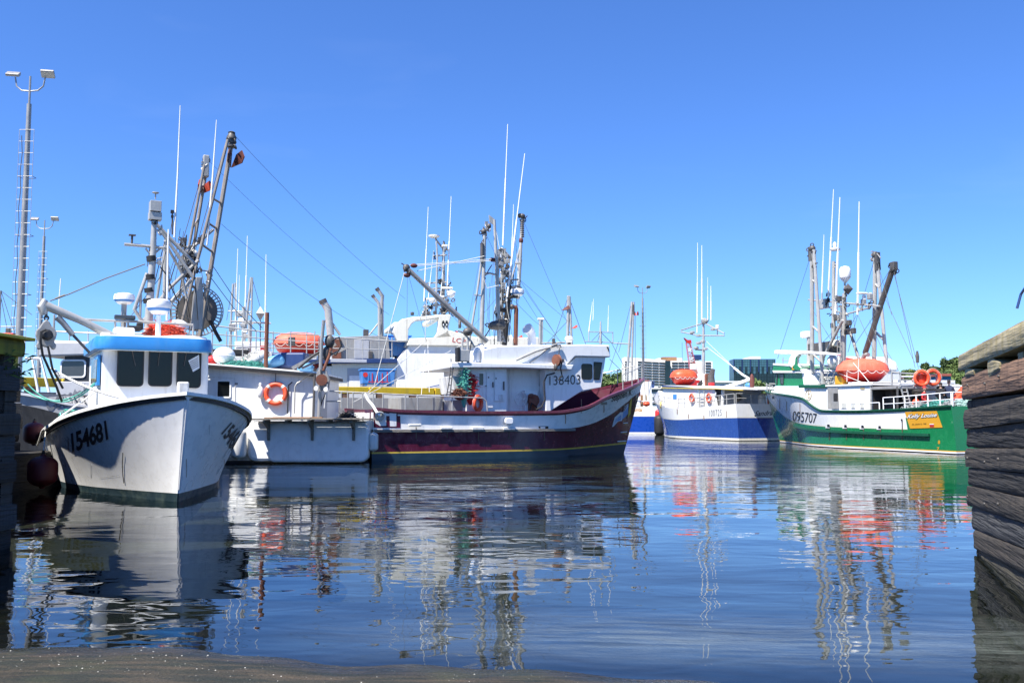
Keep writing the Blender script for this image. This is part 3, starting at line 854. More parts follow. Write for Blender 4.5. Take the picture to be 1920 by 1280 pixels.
# ---------------------------------------------------------------- kit of things and parts used on several boats
def lifebuoy(c, nrm, label, r=.27, t=.072, group='orange lifebuoys hung on the boats', m='orange', bm='orange_faded'):
    c = Vector(c); nrm = Vector(nrm).normalized()
    o = empty('lifebuoy', c, 0, label, 'lifebuoy', group)
    MB().torus((0, 0, 0), r, t, nrm, 36, 12).build('ring', m, o, smooth=True)
    for k in range(4):
        a = math.pi / 4 + k * math.pi / 2
        MB().torus((0, 0, 0), r, t * 1.06, nrm, 4, 12, a - .13, a + .13).build('band', bm, o, smooth=True)
    ax = nrm; x = ax.cross(Vector((0, 0, 1))).normalized(); y = ax.cross(x); pts = []
    for i in range(48):
        a = 2 * math.pi * i / 48; rr = r + t * 1.05 + .03 * abs(math.sin(2 * (a - math.pi / 4)))
        pts.append((x * math.cos(a) + y * math.sin(a)) * rr)
    MB().path(pts, .008, 5, closed=True).build('grab_line', 'rope_white', o, smooth=True)
    return o
def rescue_capsule(c, rz, label, L=2.7, Wd=1.7, Hh=1.2, top='orange_faded', low='orange_dark'):
    """enclosed covered rescue float: rounded canopy over a keeled lower half"""
    o = empty('rescue_float', c, rz, label, 'rescue float', 'orange covered rescue floats on the boats')
    def half(zs, mname, name):
        mb = MB(); n, k = 22, 16; rings = []
        for i in range(n + 1):
            x = -1 + 2 * i / n; e = (1 - abs(x) ** 3.0) ** .55 if abs(x) < 1 else 0
            ring = []
            for j in range(k + 1):
                a = math.pi * j / k
                yy = math.cos(a); zz = math.sin(a)
                if zs > 0: p = Vector((x * L / 2, yy * Wd / 2 * e, (abs(zz) ** .75) * Hh * .50 * e))
                else: p = Vector((x * L / 2 * (1 - .10 * zz), yy * Wd / 2 * e * (1 - .35 * zz ** 2), -(zz ** 1.1) * Hh * .52 * (e ** .8) * (1.0 - .25 * abs(yy))))
                ring.append(p)
            rings.append(ring)
        mb.v = [tuple(p) for rg in rings for p in rg]
        for i in range(n):
            for j in range(k):
                a = i * (k + 1) + j; mb.f.append((a, a + 1, a + k + 2, a + k + 1)); mb.m.append(0)
        return mb.build(name, mname, o, smooth=True)
    half(1, top, 'canopy'); half(-1, low, 'lower_hull')
    pts = []
    for i in range(40):
        a = 2 * math.pi * i / 40; c_ = math.cos(a); s_ = math.sin(a)
        x = math.copysign(abs(c_) ** .75, c_); e = (1 - abs(x) ** 3.0) ** .55 if abs(x) < 1 else 0
        pts.append(Vector((x * L / 2 * 1.0, math.copysign(e * Wd / 2, s_) * 1.01 if e > .02 else 0, 0)))
    MB().path(pts, .035, 6, closed=True).build('rim', 'orange_faded', o, smooth=True)
    for sgn in (1, -1):
        for k in range(5):
            x0, x1 = -L * .42 + k * L * .168, -L * .42 + (k + 1) * L * .168
            g = []
            for i in range(9):
                t = i / 8; x = x0 + (x1 - x0) * t; e = (1 - abs(2 * x / L) ** 3.0) ** .55
                g.append((x, sgn * (e * Wd / 2 + .03), -.03 - .16 * math.sin(math.pi * t)))
            MB().path(g, .013, 5).build('grab_line', 'rope_white', o, smooth=True)
    mb = MB(); mb.box((0, 0, -Hh * .56), (L * .55, .5, .12)); mb.build('cradle', 'white_dirty', o)
    return o
def radome(b, name, c, r, h, m1='white_clean', m2='tub_blue', parent=None):
    mb = MB(); mb.lathe([(r * .55, -h * .5), (r * .80, -h * .30), (r, -h * .12), (r, h * .18), (r * .93, h * .38), (r * .6, h * .5), (0, h * .52)], c, n=24, mi=[0, 1, 0, 0, 0, 0, 0])
    return b.part(name, mb, [m1, m2], smooth=True, parent=parent)
def ladder_mast(b, name, m, topA, topB, botA, botB, rungs, r=.05, rr=.03, n=8, parent=None, r2=None):
    p = b.tube(name, m, [topA, botA], r, n, parent)
    b.tube('mast_leg', m, [topB, botB], r2 or r * .8, n, p)
    for t in rungs:
        b.tube('rung', m, [Vector(topA).lerp(Vector(botA), t), Vector(topB).lerp(Vector(botB), t)], rr, 6, p)
    return p
def railing(b, pts, hgt, posts, m='metal_light', r=.02, rails=(1.0, .55), name='railing', parent=None):
    top = b.tube(name, m, [p + Vector((0, 0, hgt * rails[0])) for p in pts], r, 6, parent)
    for k in rails[1:]:
        b.tube('rail', m, [p + Vector((0, 0, hgt * k)) for p in pts], r * .8, 6, top)
    n = len(pts) - 1; tot = [0]
    for i in range(n): tot.append(tot[-1] + (pts[i + 1] - pts[i]).length)
    for j in range(posts):
        s_ = tot[-1] * j / max(1, posts - 1); i = 0
        while i < n - 1 and tot[i + 1] < s_: i += 1
        p = pts[i].lerp(pts[i + 1], (s_ - tot[i]) / max(1e-6, tot[i + 1] - tot[i]))
        b.tube('stanchion', m, [p, p + Vector((0, 0, hgt))], r, 6, top)
    return top
def fish_tub(c, rz, label, L=1.25, Wd=1.05, Hh=.75, m='tub_blue', group='blue fish tubs'):
    o = empty('fish_tub', c, rz, label, 'fish tub', group)
    mb = MB(); t = .93
    mb.add([(sx * L / 2 * k, sy * Wd / 2 * k, z) for z, k in ((.1, t), (Hh, 1)) for sx, sy in ((-1, -1), (1, -1), (1, 1), (-1, 1))], [(3, 2, 1, 0), (4, 5, 6, 7), (0, 1, 5, 4), (1, 2, 6, 5), (2, 3, 7, 6), (3, 0, 4, 7)])
    mb.build('tub', m, o, bevel=.05)
    mb = MB(); mb.box((0, 0, Hh + .05), (L * 1.05, Wd * 1.05, .1)); mb.build('lid', m, o, bevel=.04)
    for sx in (-1, 0, 1):
        mb = MB(); mb.box((sx * L * .36, 0, .05), (.14, Wd * .9, .1)); mb.build('skid', m, o, bevel=.02)
    for sx in (-.3, 0, .3):
        mb = MB(); mb.box((sx * L, -Wd / 2 * .985, Hh * .55), (.05, .05, Hh * .6)); mb.build('rib', m, o, bevel=.01)
    return o
def fender(c, r, L, label, m='white_dirty', axis=(0, 0, 1), group='boat fenders', name='fender', rope=None):
    o = empty(name, c, 0, label, 'fender', group); ax = Vector(axis).normalized()
    prof = [(r * .15, -L / 2 - r * .12)] + [(r * math.sin(R(a)), -L / 2 + r * .7 * (1 - math.cos(R(a)))) for a in (12, 26, 40, 54, 68, 80)] + [(r, 0)] + [(r * math.sin(R(a)), L / 2 - r * .7 * (1 - math.cos(R(a)))) for a in (80, 68, 54, 40, 26, 12)] + [(r * .15, L / 2 + r * .12)]
    MB().lathe(prof, (0, 0, 0), ax, 20).build('float_body', m, o, smooth=True)
    MB().torus(ax * (L / 2 + r * .2), r * .13, r * .06, (1, 0, 0), 12, 6).build('eye', 'rope_dark', o, smooth=True)
    if rope is not None:
        MB().path([ax * (L / 2 + r * .25), Vector(rope) - Vector(c)], .014, 6).build('lanyard', 'rope_white', o, smooth=True)
    return o
def sag(p0, p1, s_, n=16):
    p0, p1 = Vector(p0), Vector(p1)
    return [p0.lerp(p1, i / n) - Vector((0, 0, s_ * 4 * (i / n) * (1 - i / n))) for i in range(n + 1)]
def rope(name, pts, r, m, label, cat='rope', group=None):
    o = MB().path(pts, r, 6).build(name, m, smooth=True); return tag(o, label, cat, group)
def heap(name, c, size, m, label, cat, seed=1, n=500, r=.012, L=.5):
    """a pile of netting or line: many short bent strands over a mound"""
    rn = random.Random(seed); mb = MB()
    mb.ell((0, 0, size[2] * .2), (size[0] * .42, size[1] * .42, size[2] * .6), 8)
    for i in range(n):
        a = rn.uniform(0, 6.28); q = rn.random() ** .5; x, y = math.cos(a) * q, math.sin(a) * q
        z = size[2] * math.sqrt(max(0, 1 - q * q)) * rn.uniform(.6, 1.05)
        p = Vector((x * size[0] / 2, y * size[1] / 2, z)); d = Vector((rn.gauss(0, 1), rn.gauss(0, 1), rn.gauss(0, .35))).normalized() * L * rn.uniform(.15, .5)
        mid = Vector((rn.gauss(0, .3), rn.gauss(0, .3), rn.uniform(0, .5))) * L * .25
        mb.path([p - d, p + mid, p + d], r, 3, cap=False)
    o = mb.build(name, m); o.location = c; return tag(o, label, cat)
def wheel_block(b, name, c, r, axis, m='rusty', wd=.12, parent=None):
    mb = MB(); mb.lathe([(r * .3, -wd), (r, -wd), (r * .82, -wd * .3), (r * .82, wd * .3), (r, wd), (r * .3, wd)], c, axis, 20)
    return b.part(name, mb, m, smooth=True, parent=parent)
def vane(b, name, c, sz, m='rust_plate', rot=0.0, parent=None):
    """folded steel stabiliser plate hung at an outrigger head"""
    s_ = sz; mb = MB(); ca, sa = math.cos(rot), math.sin(rot)
    def q(x, y, z): return Vector(c) + Vector((x * ca - z * sa, y, x * sa + z * ca)) * s_
    mb.prism([q(-.6, 0, -.3), q(.3, .35, -.22), q(.62, .4, .05), q(.45, .3, .42), q(.1, .1, .25)], Vector((0, .03, 0)))
    mb.prism([q(-.6, 0, -.3), q(.3, -.35, -.22), q(.62, -.4, .05), q(.45, -.3, .42), q(.1, -.1, .25)], Vector((0, -.03, 0)))
    return b.part(name, mb, m, parent=parent)
def stays(b, pairs, v, r=.008, m='wire', name='stay_wire'):
    for a in pairs:
        p, q = a[0], a[1]
        b.tube(name, m, [b.P(p[0], p[1], p[2] if len(p) > 2 else v), b.P(q[0], q[1], q[2] if len(q) > 2 else v)], r, 5)
def whip(b, px_top, px_bot, v, r=.018, m='antenna_white', name='antenna'):
    a, c = b.P(px_bot[0], px_bot[1], v), b.P(px_top[0], px_top[1], v)
    return b.tube(name, m, [a, a.lerp(c, .55), a.lerp(c, .551), c], [r * 1.25, r * 1.15, r * .8, r * .5], 6)
# floodlight mast
def light_mast(loc, label, H=18.35, zb=2.0):
    o = empty('light_mast', loc, 0, label, 'light mast', 'tall harbour floodlight masts')
    MB().path([(0, 0, 0), (0, 0, H - 1.4)], [.21, .11], 10).build('pole', 'galvanised', o, smooth=True)
    MB().path([(0, 0, H - 1.4), (0, 0, H)], [.055, .05], 8).build('spigot', 'galvanised', o, smooth=True)
    for sx in (-1, 1):
        MB().path([(sx * .05, 0, H - .75), (sx * .4, 0, H - .72), (sx * .66, 0, H - .5), (sx * .74, 0, H - .05)], .035, 6).build('arm', 'galvanised', o, smooth=True)
        hd = MB(); q = Euler((R(35) if sx < 0 else R(-40), 0, R(12))).to_matrix()
        hd.box((sx * .86, 0, H + .12), (.62, .42, .13), q)
        h_ = hd.build('floodlight', 'metal_grey', o, bevel=.03)
        MB().box(Vector((sx * .86, 0, H + .12)) + q @ Vector((0, 0 , -.07 if sx > 0 else -.07)), (.6, .32, .02), q).build('lens', 'lamp_glass', h_)
    zs = [4.6 + i * .58 for i in range(int((H - 6.3) / .58))]
    for sx in (-.36, .36):
        MB().path([(sx, -.12, zs[0]), (sx, -.12, zs[-1])], .012, 5).build('ladder_rail', 'metal_grey', o)
    for i, z in enumerate(zs):
        MB().path([(-.36, -.12, z), (.36, -.12, z)], .012, 5).build('ladder_rung', 'metal_grey', o)
        if i % 5 == 0:
            MB().path([(-.36, -.12, z), (-.34, .3, z), (0, .42, z), (.34, .3, z), (.36, -.12, z)], .014, 5).build('bracket', 'metal_dark', o)
    MB().path([(-.16, -.16, zb + 2.5 + k * .9) if k % 2 else (-.20, -.2, zb + 2.5 + k * .9) for k in range(13)], .02, 5).build('cable', 'metal_dark', o, smooth=True)
    MB().box((0, 0, .25), (.7, .7, .5)).build('base_block', 'concrete', o)
    return o
# person
def person(loc, rz, label, top='cloth_navy', cap='cloth_black', trousers='cloth_black', pose='stand'):
    o = empty('person', loc, rz, label, 'person', None)
    vs = [(0, 0, .95), (0, .01, 1.15), (0, 0, 1.38), (0, .02, 1.48), (0, .03, 1.56),
          (.17, 0, 1.40), (.24, -.02, 1.14), (.20, .20, 1.02), (-.17, 0, 1.40), (-.25, -.02, 1.14), (-.19, .20, 1.04),
          (.09, 0, .90), (.10, .02, .50), (.11, -.02, .08), (.11, .13, .04), (-.09, 0, .90), (-.10, .03, .50), (-.12, -.02, .08), (-.12, .13, .04)]
    es = [(0, 1), (1, 2), (2, 3), (3, 4), (2, 5), (5, 6), (6, 7), (2, 8), (8, 9), (9, 10), (0, 11), (11, 12), (12, 13), (13, 14), (0, 15), (15, 16), (16, 17), (17, 18)]
    rad = [.15, .145, .15, .06, .055, .075, .055, .038, .075, .055, .038, .10, .07, .05, .045, .10, .07, .05, .045]
    me = bpy.data.meshes.new('body'); me.from_pydata(vs, es, [])
    b_ = bpy.data.objects.new('body', me); COL.objects.link(b_)
    sk = b_.modifiers.new('skin', 'SKIN')
    for i, q in enumerate(me.skin_vertices[0].data):
        q.radius = (rad[i], rad[i] * .8); q.use_root = (i == 0)
    b_.modifiers.new('sub', 'SUBSURF').levels = 1
    dg = bpy.context.evaluated_depsgraph_get(); dg.update()
    m2 = bpy.data.meshes.new_from_object(b_.evaluated_get(dg)); bpy.data.objects.remove(b_)
    m2.name = 'body'; m2.materials.clear()
    for k in (top, trousers, 'skin'): m2.materials.append(M[k])
    for p in m2.polygons:
        c = p.center; p.use_smooth = True
        p.material_index = 1 if c.z < .93 and abs(c.x) < .2 and c.y < .19 else (2 if (c.z > 1.49 or (c.y > .18 and c.z > .9)) else 0)
    bo = bpy.data.objects.new('body', m2); COL.objects.link(bo); bo.parent = o
    hd = MB(); hd.ell((0, .035, 1.66), (.076, .096, .118), 14); hd.ell((0, .132, 1.655), (.014, .02, .024), 6)
    for sx in (-1, 1): hd.ell((sx * .078, .03, 1.66), (.012, .022, .032), 6)
    hd.build('head', 'skin', o, smooth=True)
    ey = MB()
    for sx in (-1, 1): ey.ell((sx * .03, .122, 1.675), (.012, .008, .008), 6)
    ey.ell((0, .126, 1.605), (.024, .006, .005), 6); ey.build('face_features', 'hair_dark', o, smooth=True)
    cp = MB(); cp.ell((0, .02, 1.715), (.085, .104, .085), 12); cp.box((0, .145, 1.705), (.12, .11, .012)); cp.build('cap', cap, o, smooth=True)
    for sx, hx, hz in ((1, .20, 1.02), (-1, -.19, 1.04)):
        h = MB(); h.ell((hx, .255, hz - .01), (.024, .045, .038), 8)
        for k in range(4):
            l = (.055, .065, .06, .045)[k]; z = hz + .022 - k * .02
            h.path([(hx, .285, z), (hx - sx * .006, .285 + l * .6, z - .008), (hx - sx * .018, .285 + l, z - .022)], [.010, .009, .007], 6)
        h.path([(hx - sx * .01, .235, hz + .025), (hx - sx * .03, .27, hz + .04), (hx - sx * .035, .30, hz + .03)], [.011, .010, .008], 6)
        h.build('hand', 'skin', o, smooth=True)
    return o
# ================================================================ the white and blue boat, bow towards us
A = Boat('fishing_boat', (-12.6, 29.98), (.482, -.876), 'white open boat with bright blue cabin roof and number 154681, its bow towards the viewer')
shA = crv([(0, 1.20), (.35, 1.30), (.6, 1.52), (.78, 1.80), (.92, 2.08), (1, 2.24)])
BsA = crv([(0, 1.95), (.25, 2.3), (.5, 2.34), (.68, 2.2), (.8, 1.88), (.9, 1.27), (.96, .68), (1, .03)])
BwA = crv([(0, 1.7), (.3, 1.95), (.5, 1.9), (.7, 1.45), (.85, .78), (.95, .28), (1, .015)])
c0 = lambda k: (lambda s_: k)
dkA = lambda s_: shA(s_) - .38
surfA = hull(A, 12.15, 11.5, shA, BsA, BwA, [c0(-.6), c0(0), lambda s_: .13 + .05 * s_, shA], ['boot_teal', 'boot_teal', 'white_hull'], p=1.25, deck=dkA, inner='white_paint', sub=6, n=54)
cap = ring_line(A, surfA, shA, off=-.03, n=60, dz=.03)
capband(A, 'gunwale', 'white_paint', cap, .17, .07)
capband(A, 'rub_rail', 'black_rubber', ring_line(A, surfA, lambda s_: shA(s_) - .06, off=.015, n=60), .05, .075)
# stem bollard
bw = A.L(atY(352, 742, 19.5))
mb = MB(); mb.box((11.75, 0, 2.35), (.2, .22, .34)); A.part('bollard', mb, 'white_dirty', bevel=.03)
mb = MB(); mb.bar(surfA(.999, .25, 1) + Vector((.02, 0, 0)), surfA(.999, 2.15, 1) + Vector((.02, 0, 0)), .035, .05, up=(0, 1, 0)); A.part('stem_bar', mb, 'white_clean', bevel=.008)
lettering(A, '154681', [(136, 848), (206, 822), (199, 786), (131, 812)], 'ink_worn', shear=.12, bold=.028, extra=.95)
lettering(A, '15468', [(414, 812), (436, 852), (456, 812), (434, 790)], 'ink_worn', shear=0, bold=.03)
stroke(A, 'scupper_stain', [(231, 848), (230, 870), (231, 890), (233, 905)], 1.6, 'ink_worn')
mat('rust_streak', (.34, .21, .13), .7, var=.3); mat('scuff', (.40, .41, .41), .6, var=.2)
for (x, y, l, w_, m_) in ((392, 795, 20, .7, 'scuff'), (170, 868, 26, .8, 'scuff'), (420, 860, 26, .8, 'rust_streak'), (128, 822, 22, 1.4, 'rust_streak'), (349, 860, 34, 1.0, 'rust_streak')):
    stroke(A, 'hull_stain', [(x, y), (x + .6, y + l * .5), (x, y + l)], w_, m_, off=.006)
for k, (x, y, l, w_) in enumerate(((206, 893, 18, .7),)):
    stroke(A, 'scratch', [(x - l, y + 2), (x, y), (x + l, y - 3)], w_, 'scuff', off=.006)
# cabin
U1 = 6.95
def fpoly(pxs, u=U1): return [A.F(a, c, u) for a, c in pxs]
zc0 = 1.1; zr = A.F(290, 652, U1).z
yL, yR = A.F(193, 700, U1).y, A.F(391, 700, U1).y     # image left = starboard (negative)
mb = MB()
mb.add([(U1, yL, zc0), (U1, yR, zc0), (U1 - .12, yR + .02, zr), (U1 - .12, yL - .02, zr),
        (U1 - 3.4, yL - .05, zc0), (U1 - 3.4, yR + .05, zc0), (U1 - 3.4, yR + .05, zr - .05), (U1 - 3.4, yL - .05, zr - .05)],
       [(0, 1, 2, 3), (4, 7, 6, 5), (0, 3, 7, 4), (1, 5, 6, 2), (3, 2, 6, 7), (0, 4, 5, 1)])
cabA = A.part('cabin', mb, 'white_paint', bevel=.05, target=True)
# front deck house low step
mb = MB(); mb.box((8.2, 0, 1.35), (2.6, 2.2, .5)); A.part('fore_trunk', mb, 'white_paint', bevel=.08, target=True)
for rc in ((218, 648, 271, 724), (277, 650, 324, 724), (330, 651, 378, 727)):
    f_ = A.win(rc, u=U1 + .01, out=1, r=.09, fw=.03)
for (x0, x1) in ((246, 254), (301, 296), (352, 345)): A.TF('wiper', 'metal_dark', [(x0, 650, U1 + .05), (x1, 686, U1 + .06)], U1, .009, 5)
# notice behind the right-hand pane
mb = MB(); q = [A.F(a, c, U1 + .03) for a, c in ((353, 676), (373, 665), (374, 690), (362, 697))]; mb.prism(q, (.004, 0, 0)); A.part('notice', mb, 'paper')
mb = MB()
for k in range(5):
    a = A.F(356 + k * .8, 679 + k * 3.4, U1 + .036); c = A.F(371 + k * .3, 671 + k * 3.6, U1 + .036); mb.bar(a, c, .005, .012)
A.part('notice_print', mb, 'ink')
# side window with blue frame, starboard side of the cabin
yS = yL - .04
def sw(u0, z0, u1, z1, m, th, nm, par=None):
    mb = MB(); mb.prism([(u0, yS, z0), (u1, yS, z0), (u1, yS, z1), (u0, yS, z1)], (0, -th, 0)); return A.part(nm, mb, m, bevel=.01, parent=par)
zt_, zb_ = A.F(200, 664, U1).z, A.F(200, 722, U1).z
fr = sw(U1 - .25, zb_, U1 - 1.25, zt_, 'blue_roof', .07, 'window')
sw(U1 - .33, zb_ + .1, U1 - 1.17, zt_ - .1, 'glass_grey', .085, 'pane', fr)
sw(U1 - 1.6, zb_ + .1, U1 - 2.6, zt_, 'glass_dark', .03, 'window')
# blue roof, rounded visor
z0r, z1r = A.F(290, 656, U1 + .35).z, A.F(290, 632, U1 + .35).z
hwL, hwR = A.F(179, 640, U1 + .2).y, A.F(401, 640, U1 + .2).y
def roof_outline(gr, z):
    ex = rrect(U1 - 3.75 - gr, min(hwL, hwR) - gr, U1 + .38 + gr, max(hwL, hwR) + gr, .45, 6)
    return [Vector((a, c, z - .04 * (U1 - a) / 3.5 * 0)) for a, c in ex]
mb = MB(); rings = [roof_outline(-.10, z0r - .02), roof_outline(0, z0r + .01), roof_outline(.015, z0r + .14), roof_outline(-.03, z1r), roof_outline(-.22, z1r + .05), roof_outline(-1.2, z1r + .11)]
n = len(rings[0]); mb.v = [tuple(p) for rg in rings for p in rg]
for i in range(len(rings) - 1):
    for j in range(n):
        mb.f.append((i * n + j, i * n + (j + 1) % n, (i + 1) * n + (j + 1) % n, (i + 1) * n + j)); mb.m.append(0 if i < 3 else 1)
mb.f.append(tuple(range(n))); mb.m.append(1); mb.f.append(tuple(reversed(range((len(rings) - 1) * n, len(rings) * n)))); mb.m.append(1)
A.part('roof', mb, ['blue_roof', 'white_paint'], smooth=True, target=True)
zr1 = z1r + .05
mb = MB(); mb.lathe([(.62, 0), (.60, .06), (.4, .09), (0, .1)], (5.9, 0.95, zr1 + .02), n=24); A.part('roof_hatch', mb, 'white_clean', smooth=True)
# radars
p = A.F(298, 575, 6.0); pr = A.tube('radar_post', 'white_clean', [(6.0, p.y, zr1), (6.0, p.y, p.z - .25)], [.075, .06]); radome(A, 'radar_dome', (6.0, p.y, p.z), .31, .40, parent=pr)
p = A.F(233, 560, 5.2); pr = A.tube('radar_post', 'metal_grey', [(5.2, p.y, zr1), (5.2, p.y, p.z - .15)], [.07, .07]); radome(A, 'radar_dome', (5.2, p.y, p.z), .27, .30, parent=pr)
p = A.F(333, 612, 4.9); mb = MB(); mb.lathe([(.30, -.06), (.31, 0), (.26, .10), (.15, .17), (0, .2)], p, n=20); A.part('satellite_dome', mb, 'white_clean', smooth=True)
# spare mast with yard and lights
um = 4.6
mast = A.TF('mast', 'metal_light', [(277, 632), (287, 470), (289, 415)], um, [.12, .09, .07], 10)
p = A.F(291, 388, um)
mb = MB(); mb.box(p, (.34, .3, .3)); mb.box(p - Vector((0, 0, .28)), (.28, .34, .22)); mb.lathe([(.02, .1), (.02, .25), (.1, .28), (.1, .3)], p + Vector((0, 0, .12)), n=10); A.part('light_head', mb, 'metal_light', parent=mast, bevel=.02)
mb = MB(); mb.lathe([(.09, -.1), (.11, 0), (.09, .12)], A.F(289, 408, um), n=12); A.part('navigation_lamp', mb, 'black_rubber', parent=mast, smooth=True)
A.TF('yard', 'metal_light', [(233, 458), (270, 461), (309, 465)], um, .045)
A.TF('yard_brace', 'metal_light', [(273, 466), (285, 480), (300, 466)], um, .03)
A.TF('antenna_bracket', 'metal_dark', [(247, 457), (248, 441)], um, .03)
mb = MB(); mb.box(A.F(248, 441, um), (.15, .18, .03)); A.part('antenna_plate', mb, 'metal_dark')
for (a, c, dd, e) in ((283, 480, 284, 490), (281, 515, 282, 524), (279, 540, 280, 548), (277, 560, 278, 568)):
    mb = MB(); q0, q1 = A.F(a, c, um), A.F(dd, e, um); mb.tube(q1, q0, .13, .13, 12); A.part('mast_clamp', mb, 'black_rubber', smooth=True, parent=mast)
A.TF('mast_brace', 'metal_light', [(276, 512), (252, 580), (268, 605)], um, .05)
A.TF('mast_brace', 'metal_light', [(264, 552), (262, 615)], um, .035)
A.TF('mast_brace', 'metal_light', [(293, 420), (365, 495)], um - .8, .055)
A.TF('mast_brace', 'metal_light', [(300, 430), (362, 520)], um - .8, .05)
A.TF('mast_brace', 'metal_grey', [(372, 488), (318, 540), (270, 600)], um - 1.0, .05)
A.TF('mast_brace', 'metal_light', [(358, 525), (322, 565)], um - 1.6, .06)
A.TF('mast_brace', 'metal_light', [(311, 450), (308, 565)], um - .4, .055)
A.TF('mast_brace', 'metal_grey', [(315, 465), (340, 510), (350, 560)], um - 1.2, .04)
A.TF('mast_brace', 'metal_grey', [(312, 450), (294, 560)], um - 1.2, .04)
A.TF('antenna', 'antenna_white', [(313, 600), (315, 470), (316, 430)], 4.9, [.03, .03, .02])
A.TF('antenna', 'antenna_white', [(327, 445), (333, 330), (338, 198)], um - .6, [.034, .024, .012])
A.TF('antenna', 'antenna_white', [(388, 460), (399, 330), (406, 225)], 2.0, [.035, .028, .012])
A.TF('aerial_post', 'metal_dark', [(323, 440), (323, 398)], um - .6, .022)
for y_, s__ in ((397, .09), (406, .07)): mb = MB(); mb.box(A.F(323, y_, um - .6), (s__, s__, s__)); A.part('anchor_light', mb, 'black_rubber')
# roof rail and light bar
A.TF('roof_rail', 'metal_light', [(140, 598), (200, 601), (262, 603), (362, 609)], 5.4, .035)
for x in (216, 362, 240):
    A.TF('rail_post', 'metal_light', [(x, 603 if x < 300 else 609), (x, 632)], 5.4, .03)
mb = MB(); a = A.F(214, 594, 5.4); c = A.F(254, 596, 5.4); mb.bar(a, c, .12, .12); A.part('light_bar', mb, 'glass_grey', bevel=.03)
mb = MB(); mb.box(A.F(251, 616, 5.6), (.3, .34, .14)); mb.box(A.F(262, 612, 5.6), (.2, .16, .2)); A.part('winch', mb, 'black_rubber', bevel=.03)
mb = MB(); mb.box(A.F(232, 622, 5.9), (.5, .5, .2)); A.part('life_jacket_locker', mb, 'white_clean', bevel=.05)
mb = MB(); mb.box(A.F(197, 636, 6.4), (.3, .22, .34)); A.part('vent_box', mb, 'white_dirty', bevel=.03)
tr_ = A.F(308, 621, 5.0)
o = heap('rope_heap', A.W(tr_ - Vector((0, 0, .18))), (.95, .5, .40), 'orange_faded', 'heap of orange line piled behind the blue cabin roof', 'rope heap', 3, 500, .012, .5)
# davit with hydraulic arm and hauler, out over the starboard side
ud = 6.2
bm_ = A.TF('davit_boom', 'metal_light', [(86, 573), (150, 600), (216, 632)], ud, [.115, .095, .09], 12)
A.TF('davit_brace', 'metal_light', [(120, 589), (160, 607), (205, 634)], ud, .055)
A.TF('davit_head', 'metal_light', [(84, 562), (80, 576), (83, 590)], ud, [.07, .13, .08], 10)
A.TF('hydraulic_ram', 'metal_grey', [(107, 594), (118, 605), (137, 628)], ud, [.09, .075, .07], 10)
A.TF('ram_rod', 'metal_dark', [(137, 628), (168, 661)], ud, .035)
A.TF('davit_hook', 'metal_dark', [(87, 586), (87, 596)], ud, .03)
mb = MB(); mb.torus(A.F(87, 596, ud), .05, .02, (1, 0, 0), 14, 6); A.part('shackle', mb, 'metal_dark', smooth=True)
A.TF('topping_wire', 'wire', [(94, 564), (130, 551), (198, 522), (272, 495)], ud - .8, .018, 6)
A.TF('turnbuckle', 'metal_dark', [(104, 560), (122, 553)], ud - .8, .03, 6)
pts = [(87, 598), (93, 603), (97, 611), (104, 617), (107, 626), (104, 636), (101, 640), (106, 647), (104, 654), (98, 655), (94, 648), (88, 651), (80, 648), (76, 655), (70, 654), (68, 646), (71, 640), (67, 628), (68, 619), (74, 613), (80, 604)]
mb = MB(); mb.prism([A.F(a, c, ud + .12) for a, c in pts], (-.24, 0, 0)); hb = A.part('hauler_block', mb, 'grey_panel', bevel=.03)
mb = MB(); pc = A.F(88, 628, ud + .12); mb.lathe([(.13, 0), (.14, .05), (.08, .08), (.08, .16)], pc, (1, 0, 0), 14); A.part('hauler_motor', mb, 'black_rubber', smooth=True, parent=hb)
A.TF('hauler_hose', 'rope_dark', [(86, 618, ud + .25), (77, 622, ud + .3), (76, 640, ud + .3), (80, 665, ud + .2), (92, 692, ud + .1), (106, 725, ud), (116, 752, ud - .2)], ud, .032)
A.TF('hauler_hose', 'rope_dark', [(90, 650, ud + .1), (98, 690, ud + .1), (118, 728, ud)], ud, .028)
# aft outrigger masts and drum
ug = 1.5
m1 = ladder_mast(A, 'outrigger_mast', 'mast_brown', A.F(435, 262, ug), A.F(427, 262, ug + .5), A.F(374, 632, ug), A.F(341, 605, ug + .5), [.33, .46, .58, .80], .075, .035, r2=.048)
mb = MB(); p = A.F(434, 262, ug); mb.lathe([(.10, -.28), (.16, -.25), (.16, -.2), (.09, -.18), (.09, .0), (.16, .02), (.16, .08), (.10, .2), (.12, .24), (.05, .28)], p, n=14); A.part('mast_head', mb, 'metal_dark', smooth=True, parent=m1)
mb = MB()
for k in range(3): mb.torus(p + Vector((.1 * k, .08, .16 - .22 * k)), .07, .025, (0, 1, .3 * k), 12, 6)
A.part('shackle', mb, 'metal_dark', smooth=True, parent=m1)
vane(A, 'stabiliser_plate', A.F(438, 299, ug), .62, 'rust_plate', rot=0)
bpy.data.objects['stabiliser_plate'].data.transform(Matrix.Identity(4))
m2_ = ladder_mast(A, 'outrigger_mast', 'mast_brown', A.F(390, 300, ug - 1.5), A.F(383, 310, ug - 1.1), A.F(352, 530, ug - 1.5), A.F(336, 560, ug - 1.1), [.2, .48, .8], .055, .03, r2=.045)
mb = MB(); p = A.F(386, 312, ug - 1.4); mb.box(p, (.2, .2, .75)); A.part('mast_head', mb, 'metal_light', parent=m2_, bevel=.03)
mb = MB(); mb.torus(A.F(387, 300, ug - 1.4), .10, .035, (1, 0, 0), 14, 6); A.part('shackle', mb, 'metal_dark', smooth=True, parent=m2_)
vane(A, 'stabiliser_plate', A.F(381, 352, ug - 1.4), .5, 'red_flag')
